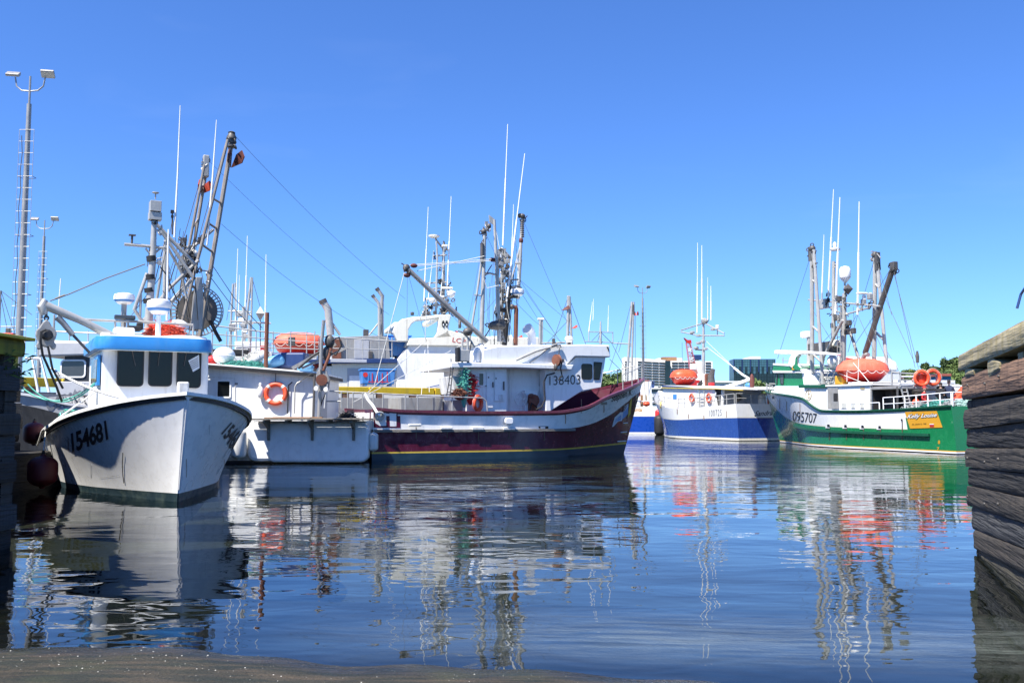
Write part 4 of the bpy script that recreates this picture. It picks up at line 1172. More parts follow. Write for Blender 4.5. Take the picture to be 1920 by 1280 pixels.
A.TF('cross_beam', 'metal_grey', [(352, 470), (372, 455), (400, 430)], ug - .6, .05)
A.TF('cross_beam', 'metal_light', [(330, 458), (360, 466)], ug - .6, .05)
mb = MB(); p = A.F(352, 497, ug - .3); mb.ell(p, (.3, .28, .42), 10); A.part('hydraulic_motor', mb, 'metal_dark', smooth=True)
mb = MB(); mb.ell(A.F(362, 476, ug - .3), (.12, .16, .14), 10); A.part('work_lamp', mb, 'white_clean', smooth=True)
RIG_A = ((434, 262, ug, .2), (386, 312, ug - 1.4, .18), (289, 412, um, .14), (300, 432, um, .16), (342, 455, ug, .2), (352, 470, ug, .25), (360, 480, ug, .22), (345, 500, ug, .25), (372, 500, ug, .2), (390, 510, ug, .18), (356, 515, ug, .22), (312, 462, um, .14), (375, 450, ug, .16), (296, 490, um, .14), (370, 540, ug + .3, .2), (384, 535, ug + .3, .16))
# net drum
mat('drum_steel', (.15, .135, .115), .6, metal=.2, dirt=.5, dirtcol=(.09, .06, .04), var=.25)
dc = A.F(368, 584, ug - .5); dax = (A.root.rotation_euler[2],)
axis = A.L(A.o + Vector((.42, -.9, 0))) ; axis.z = 0; axis.normalize()
rD = .62
mb = MB(); mb.lathe([(0.01, 0), (rD, 0), (rD, .05), (.01, .05)], dc + axis * .28, axis, 36); mb.lathe([(0.01, 0), (rD, 0), (rD, .05), (.01, .05)], dc - axis * .28, axis, 36); mb.lathe([(.2, -.28), (.2, .28)], dc, axis, 16)
drum = A.part('net_drum', mb, 'drum_steel', smooth=True)
mb = MB(); ox = axis.cross(Vector((0, 0, 1))).normalized(); oz = Vector((0, 0, 1))
for rr in (.80,):
    mb.torus(dc + axis * .30, rr, .018, axis, 40, 6); mb.torus(dc - axis * .1, rr, .018, axis, 40, 6)
A.part('drum_hoop', mb, 'metal_light', smooth=True, parent=drum)
for k in range(40):
    a = 2 * math.pi * k / 40; d = ox * math.cos(a) + oz * math.sin(a)
    mb = MB(); mb.bar(dc + d * .60 + axis * .30, dc + d * .80 + axis * .30, .045, .03, up=axis); A.part('drum_spoke', mb, 'metal_light', parent=drum)
mb = MB(); q = [A.F(a, c, ug + .3) for a, c in ((367, 520), (378, 520), (381, 566), (378, 618), (356, 618), (361, 560))]; mb.prism(q, (.1, 0, 0)); A.part('drum_frame', mb, 'metal_grey', bevel=.02)
A.TF('drum_arm', 'metal_light', [(384, 545), (383, 560), (388, 540)], ug + .35, .03)
A.TF('drum_hose', 'rope_dark', [(394, 600), (404, 622), (414, 640)], ug, .06)
for k in range(1):
    A.TF('rigging', 'wire', [(350, 440), (345, 520), (368, 560)], ug, .015)
A.TF('stay_wire', 'wire', [(289, 392), (283, 450), (276, 500)], um, .012, 5)
A.TF('stay_wire', 'wire', [(425, 262), (380, 420), (330, 600)], ug - .5, .012, 5)
A.TF('stay_wire', 'wire', [(383, 310), (352, 420), (300, 590)], ug - 1.6, .012, 5)
A.TF('stay_wire', 'wire', [(305, 545), (340, 590), (360, 600)], um, .012, 5)
A.TF('stay_wire', 'wire', [(395, 520), (440, 580), (480, 620)], ug, .012, 5)
A.TF('stay_wire', 'wire', [(400, 500), (440, 560), (492, 615)], ug, .012, 5)
A.TF('stay_wire', 'wire', [(318, 440), (300, 520), (240, 600)], um, .010, 5)
A.TF('cable', 'rope_dark', [(300, 500), (312, 515), (324, 545), (336, 570)], um, .018, 5)
def rig_f(b, px, py, u, sz, n, seed):
    rn = random.Random(seed); mb = MB()
    for k in range(n):
        c = b.F(px + rn.uniform(-1, 1) * sz * 34, py + rn.uniform(-1, 1) * sz * 44, u + rn.uniform(-.1, .1)); q = rn.random()
        if q < .4: mb.torus(c, sz * .35, sz * .1, (rn.gauss(0, 1), rn.gauss(0, 1), rn.gauss(0, .4)), 10, 5)
        elif q < .75: mb.box(c, (sz * .3, sz * rn.uniform(.3, .8), sz * rn.uniform(.3, .8)), (rn.uniform(-.6, .6), 0, 0))
        else: mb.tube(c, c + Vector((0, rn.uniform(-1, 1), rn.uniform(-1, 1))) * sz, sz * .12, sz * .12, 6)
    return tag(b.part('rigging_gear', mb, ('metal_dark', 'metal_grey', 'black_rubber', 'metal_light')[seed % 4]), kind='stuff')
for k, (x, y, u_, z_) in enumerate(RIG_A): rig_f(A, x, y, u_, z_, 7, k)
rn = random.Random(18)
for k in range(10):
    x0 = rn.uniform(290, 400); y0_ = rn.uniform(400, 470); A.TF('running_line', ('rope_dark', 'wire')[k % 2], [(x0, y0_), (x0 + rn.uniform(-30, 10), y0_ + 70), (x0 + rn.uniform(-50, 20), 600)], rn.uniform(1, 4), .009 if k % 2 else .014, 5)
# long wires from the outrigger head to the maroon boat's side (across to the wharf)
w0 = A.W(A.F(440, 254, ug)); w1 = atY(760, 560, 41)
rope('stay_wire', sag(w0, w1, .25), .006, 'wire', 'thin dark wire running down from the tallest mast head at left towards the maroon boat', 'wire', 'thin wires strung from the left masts')
w0 = A.W(A.F(415, 420, ug)); w1 = atY(780, 660, 42)
rope('stay_wire', sag(w0, w1, .5), .006, 'wire', 'thin dark wire running from the middle of the tallest left mast down to the right', 'wire', 'thin wires strung from the left masts')
w0 = A.W(A.F(392, 302, ug - 1.5)); w1 = atY(730, 590, 42)
rope('stay_wire', sag(w0, w1, .3), .005, 'wire', 'thin dark wire running from the shorter rear left mast head down to the right', 'wire', 'thin wires strung from the left masts')
# ropes on the starboard gunwale
lettA = None
g0 = A.W(surfA(.62, shA(.62), -1))
def gun(s_): return A.W(surfA(s_, shA(s_) + .06, -1))
rope('mooring_line', sag(gun(.93), atY(96, 690, 24.0), .10) , .03, 'rope_white', 'black and white braided mooring line sagging from the white bow to the quay', 'mooring line')
for k, (px, py, yy) in enumerate(((52, 720, 24), (40, 725, 25))):
    rope('mooring_line', sag(A.W(A.F(190 - 6 * k, 706 + 6 * k, 6.2)), atY(px, py, yy), .55 - .1 * k), .02, 'rope_green', ('upper', 'lower')[k] + ' of two pale green mooring lines sagging between the white cabin and the left quay', 'mooring line')
rope('mooring_line', [A.W(A.F(187, 728, 6.4)), gun(.60), gun(.52) + Vector((-.05, 0, -.05)), atY(70, 835, 24.5)], .022, 'rope_white', 'taut white line from the cabin along the rail down to the dark quay', 'mooring line')
heap('rope_heap', A.W((5.9, -1.75, 1.42)), (.5, .5, .5), 'rope_green', 'pale green line coiled beside the white cabin on the side deck', 'rope heap', 8, 160, .014, .5)
heap('rope_heap', A.W((3.6, -2.15, 1.32)), (.6, .3, .16), 'rope_green', 'small tangle of green and yellow line lying on the white gunwale', 'rope heap', 9, 80, .014, .4)
fender(atY(80, 883, 22.6), .34, .74, 'large shade-darkened red ball fender low between the white hull and the quay', 'red_fender_shaded', rope=A.W(surfA(.55, 1.5, -1)))
fender(atY(64, 812, 25.6), .28, .6, 'shade-darkened red ball fender hanging higher against the quay piles at left', 'red_fender_shaded')
# ================================================================ grey boat behind
B = Boat('fishing_boat', (-11.5, 34.3), (-1, .01), 'dark grey boat with grey lettering, mostly hidden behind the white and blue boat')
shB = crv([(0, 1.9), (.5, 2.15), (.8, 2.55), (.93, 2.60), (1, 2.45)])
BsB = crv([(0, 1.9), (.5, 2.2), (.8, 1.9), (.93, 1.0), (1, .05)])
BwB = crv([(0, 1.7), (.5, 1.9), (.8, 1.2), (.93, .45), (1, .03)])
hull(B, 6.9, 6.5, shB, BsB, BwB, [c0(-.5), c0(.05), lambda s_: shB(s_) - .38, shB], ['boot_teal', 'grey_hull', 'grey_light'], deck=lambda s_: shB(s_) - .3, inner='grey_light')
capband(B, 'gunwale', 'grey_light', ring_line(B, B.surf, shB, off=0, dz=.02), .12, .07)
vB = 1.75
B.side('cabin', 'grey_cabin', [(121, 648), (300, 648), (300, 735), (121, 735)], vB, -vB)
B.side('cabin_base', 'grey_light', [(105, 715), (300, 715), (300, 745), (105, 740)], vB + .03, -vB)
B.side('roof', 'grey_light', [(72, 640), (305, 640), (305, 662), (85, 668), (72, 668)], vB + .2, -vB - .2, bevel=.06)
B.win((113, 674, 162, 708), v=vB + .005, out=1, r=.10, fw=.05, frame='white_clean', glass='glass_grey')
B.win((172, 676, 222, 709), v=vB + .005, out=1, r=.10, fw=.05, frame='white_clean', glass='glass_grey')
lettering(B, 'Coastal Cl', [(88, 772), (192, 745), (190, 712), (84, 734)], 'grey_letter', shear=.1, bold=.02)
for x0, x1 in ((60, 72), (76, 92)):
    B.T('handrail', 'white_clean', [(x1, 735), (x0, 672), (x0 - 12, 672)], vB, .05)
for y in (625, 643):
    B.T('roof_rail', 'metal_light', [(75, y - 5), (190, y), (300, y)], 0, .03)
for x in (100, 130, 165): B.T('stanchion', 'metal_light', [(x, 620), (x, 645)], 0, .025)
B.T('antenna', 'antenna_white', [(108, 600), (114, 522)], 0, .02)
B.T('mast', 'metal_grey', [(100, 645), (102, 590)], 0, .04)
# ================================================================ wharf runs behind
wharf_run('harbour_wharf', [(-19.5, 33.5), (-16.9, 37.6), (-10.4, 45.6), (2.8, 52.5)], 3.27, 'concrete wharf with bright yellow kerb beam running behind the maroon boat')
# ================================================================ stern-on white boat with the side house
C = Boat('fishing_boat', (-8.5, 36.2), (0, 1), 'square-sterned white boat with weathered plank platform across its stern and a white side house')
shC = crv([(0, 1.62), (1, 1.7)]); BsC = crv([(0, 2.86), (.8, 2.8), (1, 2.2)]); BwC = crv([(0, 2.7), (.8, 2.65), (1, 1.8)])
hull(C, 7.6, 7.4, shC, BsC, BwC, [c0(-.5), c0(.10), shC], ['black_rubber', 'white_dirty'], deck=lambda s_: 1.5, n=16)
# rounded quarter pods on the transom
mb = MB(); mb.prism(rr3 := [Vector((-.34, y, z)) for y, z in rrect(C.F(500, 860, -.34).y, .04, C.F(690, 860, -.34).y, 1.58, .3)], (.5, 0, 0)); C.part('transom', mb, 'white_hull', bevel=.09, target=True)
mb = MB(); mb.prism([Vector((-.30, y, z)) for y, z in rrect(C.F(462, 860, -.3).y, .06, C.F(520, 860, -.3).y, 1.58, .35)], (.5, 0, 0)); C.part('quarter_pod', mb, 'white_hull', bevel=.14, target=True)
mb = MB(); mb.prism([Vector((-.1, y, z)) for y, z in rrect(2.75, .12, C.F(464, 860, -.1).y, 1.5, .35)], (.5, 0, 0)); C.part('quarter_pod', mb, 'white_hull', bevel=.14, target=True)
zp = C.F(600, 786, -.8).z
yl, yr = C.F(462, 786, -.8).y, C.F(700, 786, -.8).y
rn = random.Random(11)
for k in range(7):
    u0 = -1.22 + k * .19
    a, c = yl + rn.uniform(-.25, .1), yr + rn.uniform(-.1, .15)
    mb = MB(); mb.box((u0 + .085, (a + c) / 2, zp + rn.uniform(-.01, .02)), (.175, abs(a - c), .05)); C.part('plank', mb, 'wood_grey', bevel=.008)
mb = MB(); mb.box((-.5, C.F(540, 780, -.5).y, zp + .06), (.3, 1.75, .05)); mb.box((-.15, C.F(555, 780, -.5).y, zp + .07), (.22, 1.9, .05)); C.part('plank', mb, 'brown_wood', bevel=.008)
for x in (505, 587, 665, 545, 622):
    y = C.F(x, 800, -.5).y; mb = MB()
    if x in (545, 622): mb.prism([(-1.1, y, zp - .03), (-.3, y, zp - .03), (-.3, y, zp - .14), (-1.1, y, zp - .10)], (0, .09, 0))
    else: mb.prism([(-1.1, y, zp - .03), (-.34, y, zp - .03), (-.34, y, zp - .80), (-.42, y, zp - .80), (-.50, y, zp - .35), (-1.1, y, zp - .12)], (0, .10, 0))
    C.part('bracket', mb, 'wood_grey', bevel=.01)
# house
uh = .55
def Cf(px, py, u=uh): return C.F(px, py, u)
pa, pb_ = Cf(383, 685), Cf(590, 702)
zb = 1.55
y0, y1 = pa.y, pb_.y; zl, zr_ = pa.z, pb_.z; ue = uh + 5.2
mb = MB(); mb.add([(uh, y0, zb), (uh, y1, zb), (uh, y1, zr_), (uh, y0, zl), (ue, y0, zb), (ue, y1, zb), (ue, y1, zr_), (ue, y0, zl)], [(0, 1, 2, 3), (4, 7, 6, 5), (1, 5, 6, 2), (0, 3, 7, 4), (3, 2, 6, 7), (0, 4, 5, 1)])
C.part('side_house', mb, 'white_paint', bevel=.02, target=True)
mb = MB(); t = .09
mb.add([(uh - .25, y0, zl), (uh - .25, y1 - .12, zr_), (uh - .25, y1 - .12, zr_ + t), (uh - .25, y0, zl + t), (ue, y0, zl), (ue, y1 - .12, zr_), (ue, y1 - .12, zr_ + t), (ue, y0, zl + t)], [(0, 1, 2, 3), (4, 7, 6, 5), (1, 5, 6, 2), (0, 3, 7, 4), (3, 2, 6, 7), (0, 4, 5, 1)])
C.part('house_roof', mb, 'white_clean', bevel=.015)
mb = MB(); mb.bar((uh - .28, y0, zl - .03), (uh - .28, y1 - .12, zr_ - .03), .05, .13); mb.bar((uh - .28, y1 - .15, zr_ - .03), (ue, y1 - .15, zr_ - .03), .05, .13); C.part('roof_trim', mb, 'black_rubber')
C.win((405, 712, 434, 746), u=uh - .005, out=-1, r=.03, fw=.06, frame='white_clean', glass='glass_dark')
mb = MB(); q = [Cf(407, 717, uh - .03), Cf(431, 719, uh - .03), Cf(431, 730, uh - .03), Cf(407, 729, uh - .03)]
for xx in (441,): pass
for (xa, ya, xb, yb) in ((388, 706, 388, 772), (441, 709, 441, 775), (388, 706, 441, 709)):
    mb = MB(); mb.bar(Cf(xa, ya, uh - .01), Cf(xb, yb, uh - .01), .02, .035, up=(1, 0, 0)); C.part('door_seam', mb, 'white_dirty')
for y in (719, 771):
    mb = MB(); mb.box(Cf(443, y, uh - .02), (.04, .11, .05)); C.part('hinge', mb, 'metal_dark')
yd = y1 - .015
mb = MB(); mb.box((uh + 1.7, yd, 2.45), (1.5, .03, 1.6)); C.part('side_door', mb, 'grey_light', bevel=.01)
mb = MB(); mb.box((uh + 1.05, yd - .03, 2.5), (.06, .06, .14)); C.part('door_handle', mb, 'black_rubber')
C.tube('grab_rail', 'metal_light', [Cf(552, 775, .3), Cf(553, 725, .3), Cf(557, 718, .3), Cf(566, 714, .35)], .03)
C.tube('grab_rail', 'black_rubber', [Cf(539, 775, .45), Cf(541, 722, .45), Cf(548, 716, .45)], .025)
lifebuoy(C.W(Cf(517, 738, uh - .10)), (0, -1, .05), 'large orange lifebuoy hung on the white side house near the platform', r=.38, t=.088, bm='white_dirty')
C.tube('cable', 'rope_dark', [Cf(517, 700, uh - .02), Cf(516, 722, uh - .12)], .012)
mb = MB(); mb.ell(Cf(488, 735, uh - .14), (.12, .13, .24), 10); mb.ell(Cf(488, 722, uh - .14), (.05, .06, .1), 8); o = C.part('jug', mb, 'white_clean', smooth=True); o.parent = None; o.location = C.o; o.rotation_euler = (0, 0, C.h); tag(o, 'white plastic float jug hung on the side house left of the lifebuoy', 'float jug')
# rusty post through the roof, corner pole
C.tube('exhaust_post', 'rusty', [Cf(498, 700, 1.0), Cf(501, 586, 1.0)], .085, 12)
C.tube('corner_post', 'metal_dark', [Cf(587, 790, .1), Cf(590, 700, .3)], .05)
C.tube('derrick_post', 'metal_grey', [Cf(598, 782, -.2), Cf(603, 640, -.2), Cf(607, 600, -.2)], .07)
zt2 = Cf(500, 693).z + .1
def onroof(px, py, u, dz=0): p = C.F(px, py, u); return C.W(p + Vector((0, 0, dz)))
mb = MB(); mb.ell((0, 0, 0), (.44, .44, .36), 16); mb.torus((0, 0, 0), .445, .012, (0, 0, 1), 30, 4, mi=0); o = mb.build('buoy', 'white_clean', smooth=True); o.location = onroof(420, 667, 1.4); tag(o, 'big white round buoy sitting on the side house roof', 'buoy')
heap('net_heap', onroof(455, 694, 1.2), (2.1, .9, .34), 'net_teal', 'pile of teal green netting on the side house roof', 'net heap', 21, 500, .012, .6)
heap('net_heap', onroof(487, 684, 2.2), (1.4, 1.0, .55), 'rope_white', 'grey and white tangle of ropes on the side house roof beside the rusty post', 'rope heap', 22, 420, .012, .6)
fender(onroof(482, 674, 1.8), .22, 1.0, 'pale blue-grey fender lying slanted on the side house roof left of the rusty post', 'grey_light', axis=(.8, .3, .55))
fender(onroof(513, 678, 1.5), .24, .9, 'blue fender lying on the side house roof right of the rusty post', 'fender_blue', axis=(.9, .3, .35))
fender(onroof(573, 690, 1.0), .19, .62, 'small bright blue fender with dark tip at the right end of the roof', 'fender_blue', axis=(1, .2, .15))
fender(onroof(397, 676, 1.6), .2, .4, 'small red ball fender on the roof beside the white buoy', 'red_paint')
mb = MB(); mb.box((0, 0, 0), (1.35, .9, .62)); o = mb.build('crate', 'navy', bevel=.08); o.location = onroof(545, 676, 2.0); tag(o, 'dark navy crate on the roof between the two blue fenders', 'crate')
mb = MB(); mb.bar((0, 0, 0), (1.7, 0, .95), .05, .12); mb.bar((.35, .1, 0), (2.2, .1, .85), .05, .09); o = mb.build('oar_blades', 'metal_grey'); o.location = onroof(548, 690, .4); tag(o, 'pair of long grey poles leaning up to the right over the side house roof', 'poles')
# power block / hauler at the right corner
ph = C.F(603, 712, -.4)
wheel_block(C, 'hauler_wheel', ph, .22, (0.15, 1, 0) if False else (1, 0.2, 0), 'rusty', .07)
mb = MB(); mb.prism([C.F(a, c, -.2) for a, c in ((592, 704), (598, 690), (612, 693), (618, 712), (616, 730), (606, 734), (596, 722))], (.15, 0, 0)); C.part('hauler_plate', mb, 'metal_grey', bevel=.02)
for a, c in ((593, 728), (611, 730)):
    mb = MB(); mb.lathe([(.09, -.05), (.1, 0), (.09, .05)], C.F(a, c, -.4), (1, 0, 0), 14); C.part('roller', mb, 'white_dirty', smooth=True)
C.tube('hauler_arm', 'rusty', [C.F(606, 695, -.2), C.F(617, 668, -.1), C.F(622, 648, 0), C.F(612, 630, 0)], .06)
mb = MB(); mb.ell(C.F(618, 640, 0), (.16, .2, .26), 8); mb.ell(C.F(612, 663, 0), (.14, .14, .3), 8); C.part('hydraulic_motor', mb, 'metal_dark', smooth=True)
C.tube('hose', 'rope_dark', [C.F(618, 640, -.1), C.F(636, 632, -.1), C.F(640, 648, -.1), C.F(630, 665, -.1), C.F(618, 660, -.1)], .035)
C.tube('hose', 'rope_dark', [C.F(602, 700, -.3), C.F(596, 660, 0), C.F(606, 640, 0)], .022)
C.tube('hose', 'rope_dark', [C.F(612, 735, -.3), C.F(604, 752, -.2), C.F(598, 772, -.2)], .022)
C.tube('cable', 'rope_white', [C.F(614, 720, -.4), C.F(610, 745, -.3), C.F(608, 765, -.3)], .02)
C.tube('boom_stub', 'metal_dark', [C.F(618, 648, 0), C.F(585, 668, 0), C.F(560, 690, .3)], .05)
C.tube('stay_wire', 'wire', [C.F(585, 699, .2), C.F(553, 722, .3)], .014)
fender(C.W(C.F(447, 832, -.55)) , .30, 1.15, 'white cylinder fender hanging at the left quarter of the square stern', 'white_dirty', rope=C.W(C.F(447, 785, -.4)))
fender(C.W(C.F(700, 828, -.05)), .19, .72, 'white fender squeezed between the square stern and the maroon boat', 'white_dirty', rope=C.W(C.F(698, 790, -.1)))
C.TF('deck_rail', 'metal_light', [(612, 752), (640, 752)], 2.0, .03)
heap('net_heap', C.W(Vector((.9, -1.95, 1.55))), (.6, .6, .35), 'rope_dark', 'dark tangle of lines and hoses on the deck beside the rusty hauler wheel', 'rope heap', 25, 200, .014, .6)
# ================================================================ maroon boat
D = Boat('fishing_boat', (-6.69, 40.6), (.927, .375), 'maroon and white longliner with number 138403 and white wheelhouse in the centre of the harbour')
shD = crv([(0, 2.08), (.1, 1.98), (.35, 1.93), (.60, 1.96), (.70, 2.15), (.78, 2.62), (.86, 2.98), (.94, 3.30), (1, 3.58)])
BsD = crv([(0, 2.70), (.2, 2.78), (.5, 2.80), (.7, 2.75), (.82, 2.35), (.91, 1.55), (.97, .62), (1, .04)])
BwD = crv([(0, 2.68), (.3, 2.78), (.5, 2.74), (.68, 2.1), (.82, 1.15), (.93, .40), (1, .02)])
ln = crv([(0, 1.26), (.45, 1.24), (.66, 1.26), (.76, 1.45), (.84, 1.85), (.9, 2.35), (.95, 2.75), (1, 3.0)])
hull(D, 14.15, 13.05, shD, BsD, BwD, [c0(-.6), c0(0), crv([(0, .28), (.6, .30), (1, .46)]), crv([(0, .345), (.6, .365), (1, .53)]), ln, lambda s_: shD(s_) - .12, shD],
     ['boot_blue', 'boot_blue', 'yellow_line', 'maroon', 'white_hull', 'maroon_rail'], p=1.5, deck=lambda s_: shD(s_) - 1.05, sub=4, n=60, inner='maroon_matte', deckmat='maroon_matte')
capband(D, 'gunwale', 'maroon_rail', ring_line(D, D.surf, shD, off=.02, n=60, dz=.03), .20, .11)
capband(D, 'rub_rail', 'wood_grey', rail_line(D, D.surf, lambda s_: 1.20, -1, 0.0, .69, .06), .13, .10)
capband(D, 'rub_rail', 'wood_grey', rail_line(D, D.surf, lambda s_: 1.20, 1, 0.0, .69, .06), .13, .10)
HD = [D.targets[0]]
# maroon quarter with white panels near the stern
patch(D, 'quarter_paint', [(684, 768), (750, 770), (751, 802), (684, 801)], 'maroon', off=.012, targets=HD)
from math import cos, sin
ppts = [(702, 782), (708, 775), (724, 774), (724, 798), (712, 798), (704, 793)]
patch(D, 'white_panel', ppts, 'white_clean', off=.02, targets=HD)
patch(D, 'white_panel', [(730, 774), (743, 775), (743, 799), (731, 799)], 'white_clean', off=.02, targets=HD)
mb = MB(); mb.torus(D.P(712, 780, -2.95), .16, .05, (0, 1, .3), 20, 8); mb.tube(D.P(712, 780, -2.9), D.P(712, 780, -2.6), .13, .13, 12); D.part('fairlead', mb, 'metal_light', smooth=True)
# transom name board
mb = MB(); mb.box((-.02, .05, 1.62), (.05, 4.6, .62)); D.part('transom_panel', mb, 'white_clean', bevel=.02, target=True)
tp = bvh_of([D.targets[-1]])
uv, fs = text_mesh('Stephen K.', .15, .004)
q0, q1 = D.W((-.05, 2.1, 1.5)), D.W((-.05, -1.5, 1.5))
def proj(P_):
    d = P_ - CAM; f = d.y * CP + d.z * SP; up = -d.y * SP + d.z * CP
    return (960 + FPX * d.x / f, 640 - FPX * up / f)
qa, qb, qc, qd = proj(D.W((-.045, 1.9, 1.48))), proj(D.W((-.045, -1.6, 1.48))), proj(D.W((-.045, -1.6, 1.80))), proj(D.W((-.045, 1.9, 1.80)))
decal2(D, 'lettering', uv, fs, [qa, qb, qc, qd], 'ink', .012, tree=tp)
# painted number, bow name, emblem
mat('emblem_blue', (.12, .30, .62), .5); mat('emblem_white', (.6, .68, .75), .5)
lettering(D, 'Stephen K', [(1146, 757), (1185, 744), (1185, 727), (1146, 741)], 'ink', shear=.25, bold=.012, targets=HD, name='lettering')
def book():
    L_, Wt = 'emblem_blue', 'emblem_white'
    patch(D, 'book_emblem', [(1147, 800), (1152, 782), (1163, 772), (1168, 772), (1166, 788), (1158, 790), (1150, 799)], Wt, .014, HD, 6)
    patch(D, 'book_emblem', [(1168, 772), (1174, 764), (1178, 756), (1177, 775), (1172, 781), (1166, 786)], L_, .016, HD, 6)
    patch(D, 'book_emblem', [(1150, 796), (1154, 786), (1164, 777), (1164, 786), (1156, 789)], L_, .020, HD, 6)
    for k in range(4):
        stroke(D, 'book_lines', [(1168 + k * .6, 771 - k * 3.2), (1172 + k * .5, 768 - k * 3), (1177, 761 - k * 1.5)], .9, Wt, .022, HD)
    stroke(D, 'book_lines', [(1151, 793), (1157, 785), (1163, 782)], 1.0, Wt, .026, HD)
    patch(D, 'yellow_flash', [(1181, 752), (1185, 744), (1182, 775), (1177, 784), (1178, 770)], 'yellow_line', .012, HD, 6)
    for k, (y, w_) in enumerate(((792, 8), (809, 11), (826, 16))):
        stroke(D, 'bow_stripe', [(1176 - w_ - k * 1.5, y + 1), (1177 - k * 1.5, y)], 1.6, Wt, .014, HD)
        stroke(D, 'bow_stripe', [(1176 - w_ + 3 - k * 1.5, y + 2.6), (1176 - k * 1.5, y + 2)], .9, 'yellow_line', .014, HD)
book()
# overboard fittings on the white band
for (x0, y0_, x1, y1_) in ((885, 800, 907, 806), (943, 800, 965, 806), (826, 800, 848, 805), (766, 794, 790, 799)):
    p0, p1 = D.P(x0, y0_, -2.9), D.P(x1, y1_, -2.9); mb = MB(); mb.box((p0 + p1) / 2, (abs(p1.x - p0.x), .12, abs(p1.z - p0.z))); D.part('scupper_cover', mb, 'white_dirty', bevel=.03)
mb = MB(); mb.prism([Vector((a, -2.86, c)) for a, c in rrect(D.P(946, 795, -2.9).x, D.P(946, 795, -2.9).z, D.P(961, 783, -2.9).x, D.P(961, 783, -2.9).z, .1)], (0, -.16, 0)); D.part('hull_light', mb, 'white_clean', bevel=.03)
patch(D, 'scupper_slot', [(1009, 799), (1014, 798.5), (1028, 798.5), (1028, 803), (1012, 804)], 'ink', .012, HD); patch(D, 'scupper_slot', [(1013, 799.5), (1022, 799.5), (1022, 803), (1013, 803)], 'white_clean', .016, HD)
patch(D, 'hawse_pipe', [(1127, 754), (1138, 753), (1138, 758), (1127, 758.5)], 'metal_grey', .015, HD)
# canopy, house, wheelhouse
VS = -2.35
D.side('canopy', 'white_paint', [(846, 679), (967, 681), (1076, 684), (1072, 693), (967, 689), (846, 689)], VS - .05, 2.3, bevel=.03)
hz = [(873, 690), (1032, 690), (1032, 772), (873, 772)]
D.side('house', 'white_paint', [(876, 689), (1028, 690), (1028, 778), (876, 776)], -1.35, 2.0)
D.side('house_corner', 'white_paint', [(876, 689), (950, 690), (950, 778), (876, 776)], -1.95, -1.35)
wl = [(1022, 692), (1057, 690), (1080, 669), (1136, 668), (1127, 726), (1092, 732), (1045, 762), (1024, 775)]
WS = D.side('wheelhouse', 'white_paint', wl, -2.05, 2.05)
mb = MB(); roofp = [(905, 655), (935, 648), (1100, 645.5), (1143, 647), (1145, 669.5), (1079, 668), (1056, 691), (966, 689), (966, 684), (905, 684)]
D.side('wheelhouse_roof', 'white_paint', roofp, -2.2, 2.2, bevel=.05)
lettering(D, '138403', [(1030, 722), (1088, 720), (1088, 702), (1030, 705)], 'ink', shear=0, bold=-.004, targets=[WS])
D.win((1090, 682, 1110, 711), v=-2.055, out=-1, r=.09, fw=.03)
fr_ = MB()
def quadwin(b, pxs, v, out, par=None, m='glass_dark'):
    mb = MB(); mb.prism([b.P(a, c, v) for a, c in pxs], (0, .03 * out, 0)); f = b.part('window', mb, 'black_rubber', bevel=.01)
    cx = sum(p[0] for p in pxs) / len(pxs); cy = sum(p[1] for p in pxs) / len(pxs)
    mb = MB(); mb.prism([b.P(cx + (a - cx) * .82, cy + (c - cy) * .86, v + .03 * out) for a, c in pxs], (0, .008 * out, 0)); b.part('pane', mb, m, parent=f); return f
quadwin(D, [(1113, 678), (1129, 679), (1124, 712), (1113, 712)], -2.055, -1)
quadwin(D, [(1137, 650), (1140, 650), (1142, 660)], -2.205, -1)
# doors and window in the house
def slab(b, name, rect, v, out, m, th=.03, bevel=.008, par=None):
    x0, y0, x1, y1 = rect; mb = MB(); mb.prism([b.P(a, c, v) for a, c in ((x0, y0), (x1, y0), (x1, y1), (x0, y1))], (0, th * out, 0)); return b.part(name, mb, m, bevel=bevel, parent=par)
d1 = slab(D, 'door', (912, 697, 924, 764), -1.96, -1, 'white_clean', .035); d2 = slab(D, 'door', (927, 697, 945, 752), -1.96, -1, 'white_clean', .035)
slab(D, 'door_handle', (923, 716, 925, 726), -2.0, -1, 'metal_dark', .05, par=d1); slab(D, 'door_handle', (943, 715, 945.5, 731), -2.0, -1, 'metal_dark', .05, par=d2)
for x, y in ((915, 706), (929, 708), (910, 722)): slab(D, 'door_hinge', (x, y, x + 2, y + 2.5), -2.0, -1, 'metal_dark', .03, par=d1)
slab(D, 'vent_panel', (935, 739, 943, 749), -1.995, -1, 'white_dirty', .03)
D.win((896, 698, 908, 724), v=-1.96, out=-1, r=.03, fw=.05, frame='white_clean', glass='glass_grey')
D.win((1008, 698, 1021, 727), v=-1.36, out=-1, r=.05, fw=.05, frame='white_clean', glass='glass_dark')
slab(D, 'seam', (954, 692, 955, 770), -1.36, -1, 'white_dirty', .02); slab(D, 'locker', (980, 732, 1004, 772), -1.36, -1, 'white_paint', .25)
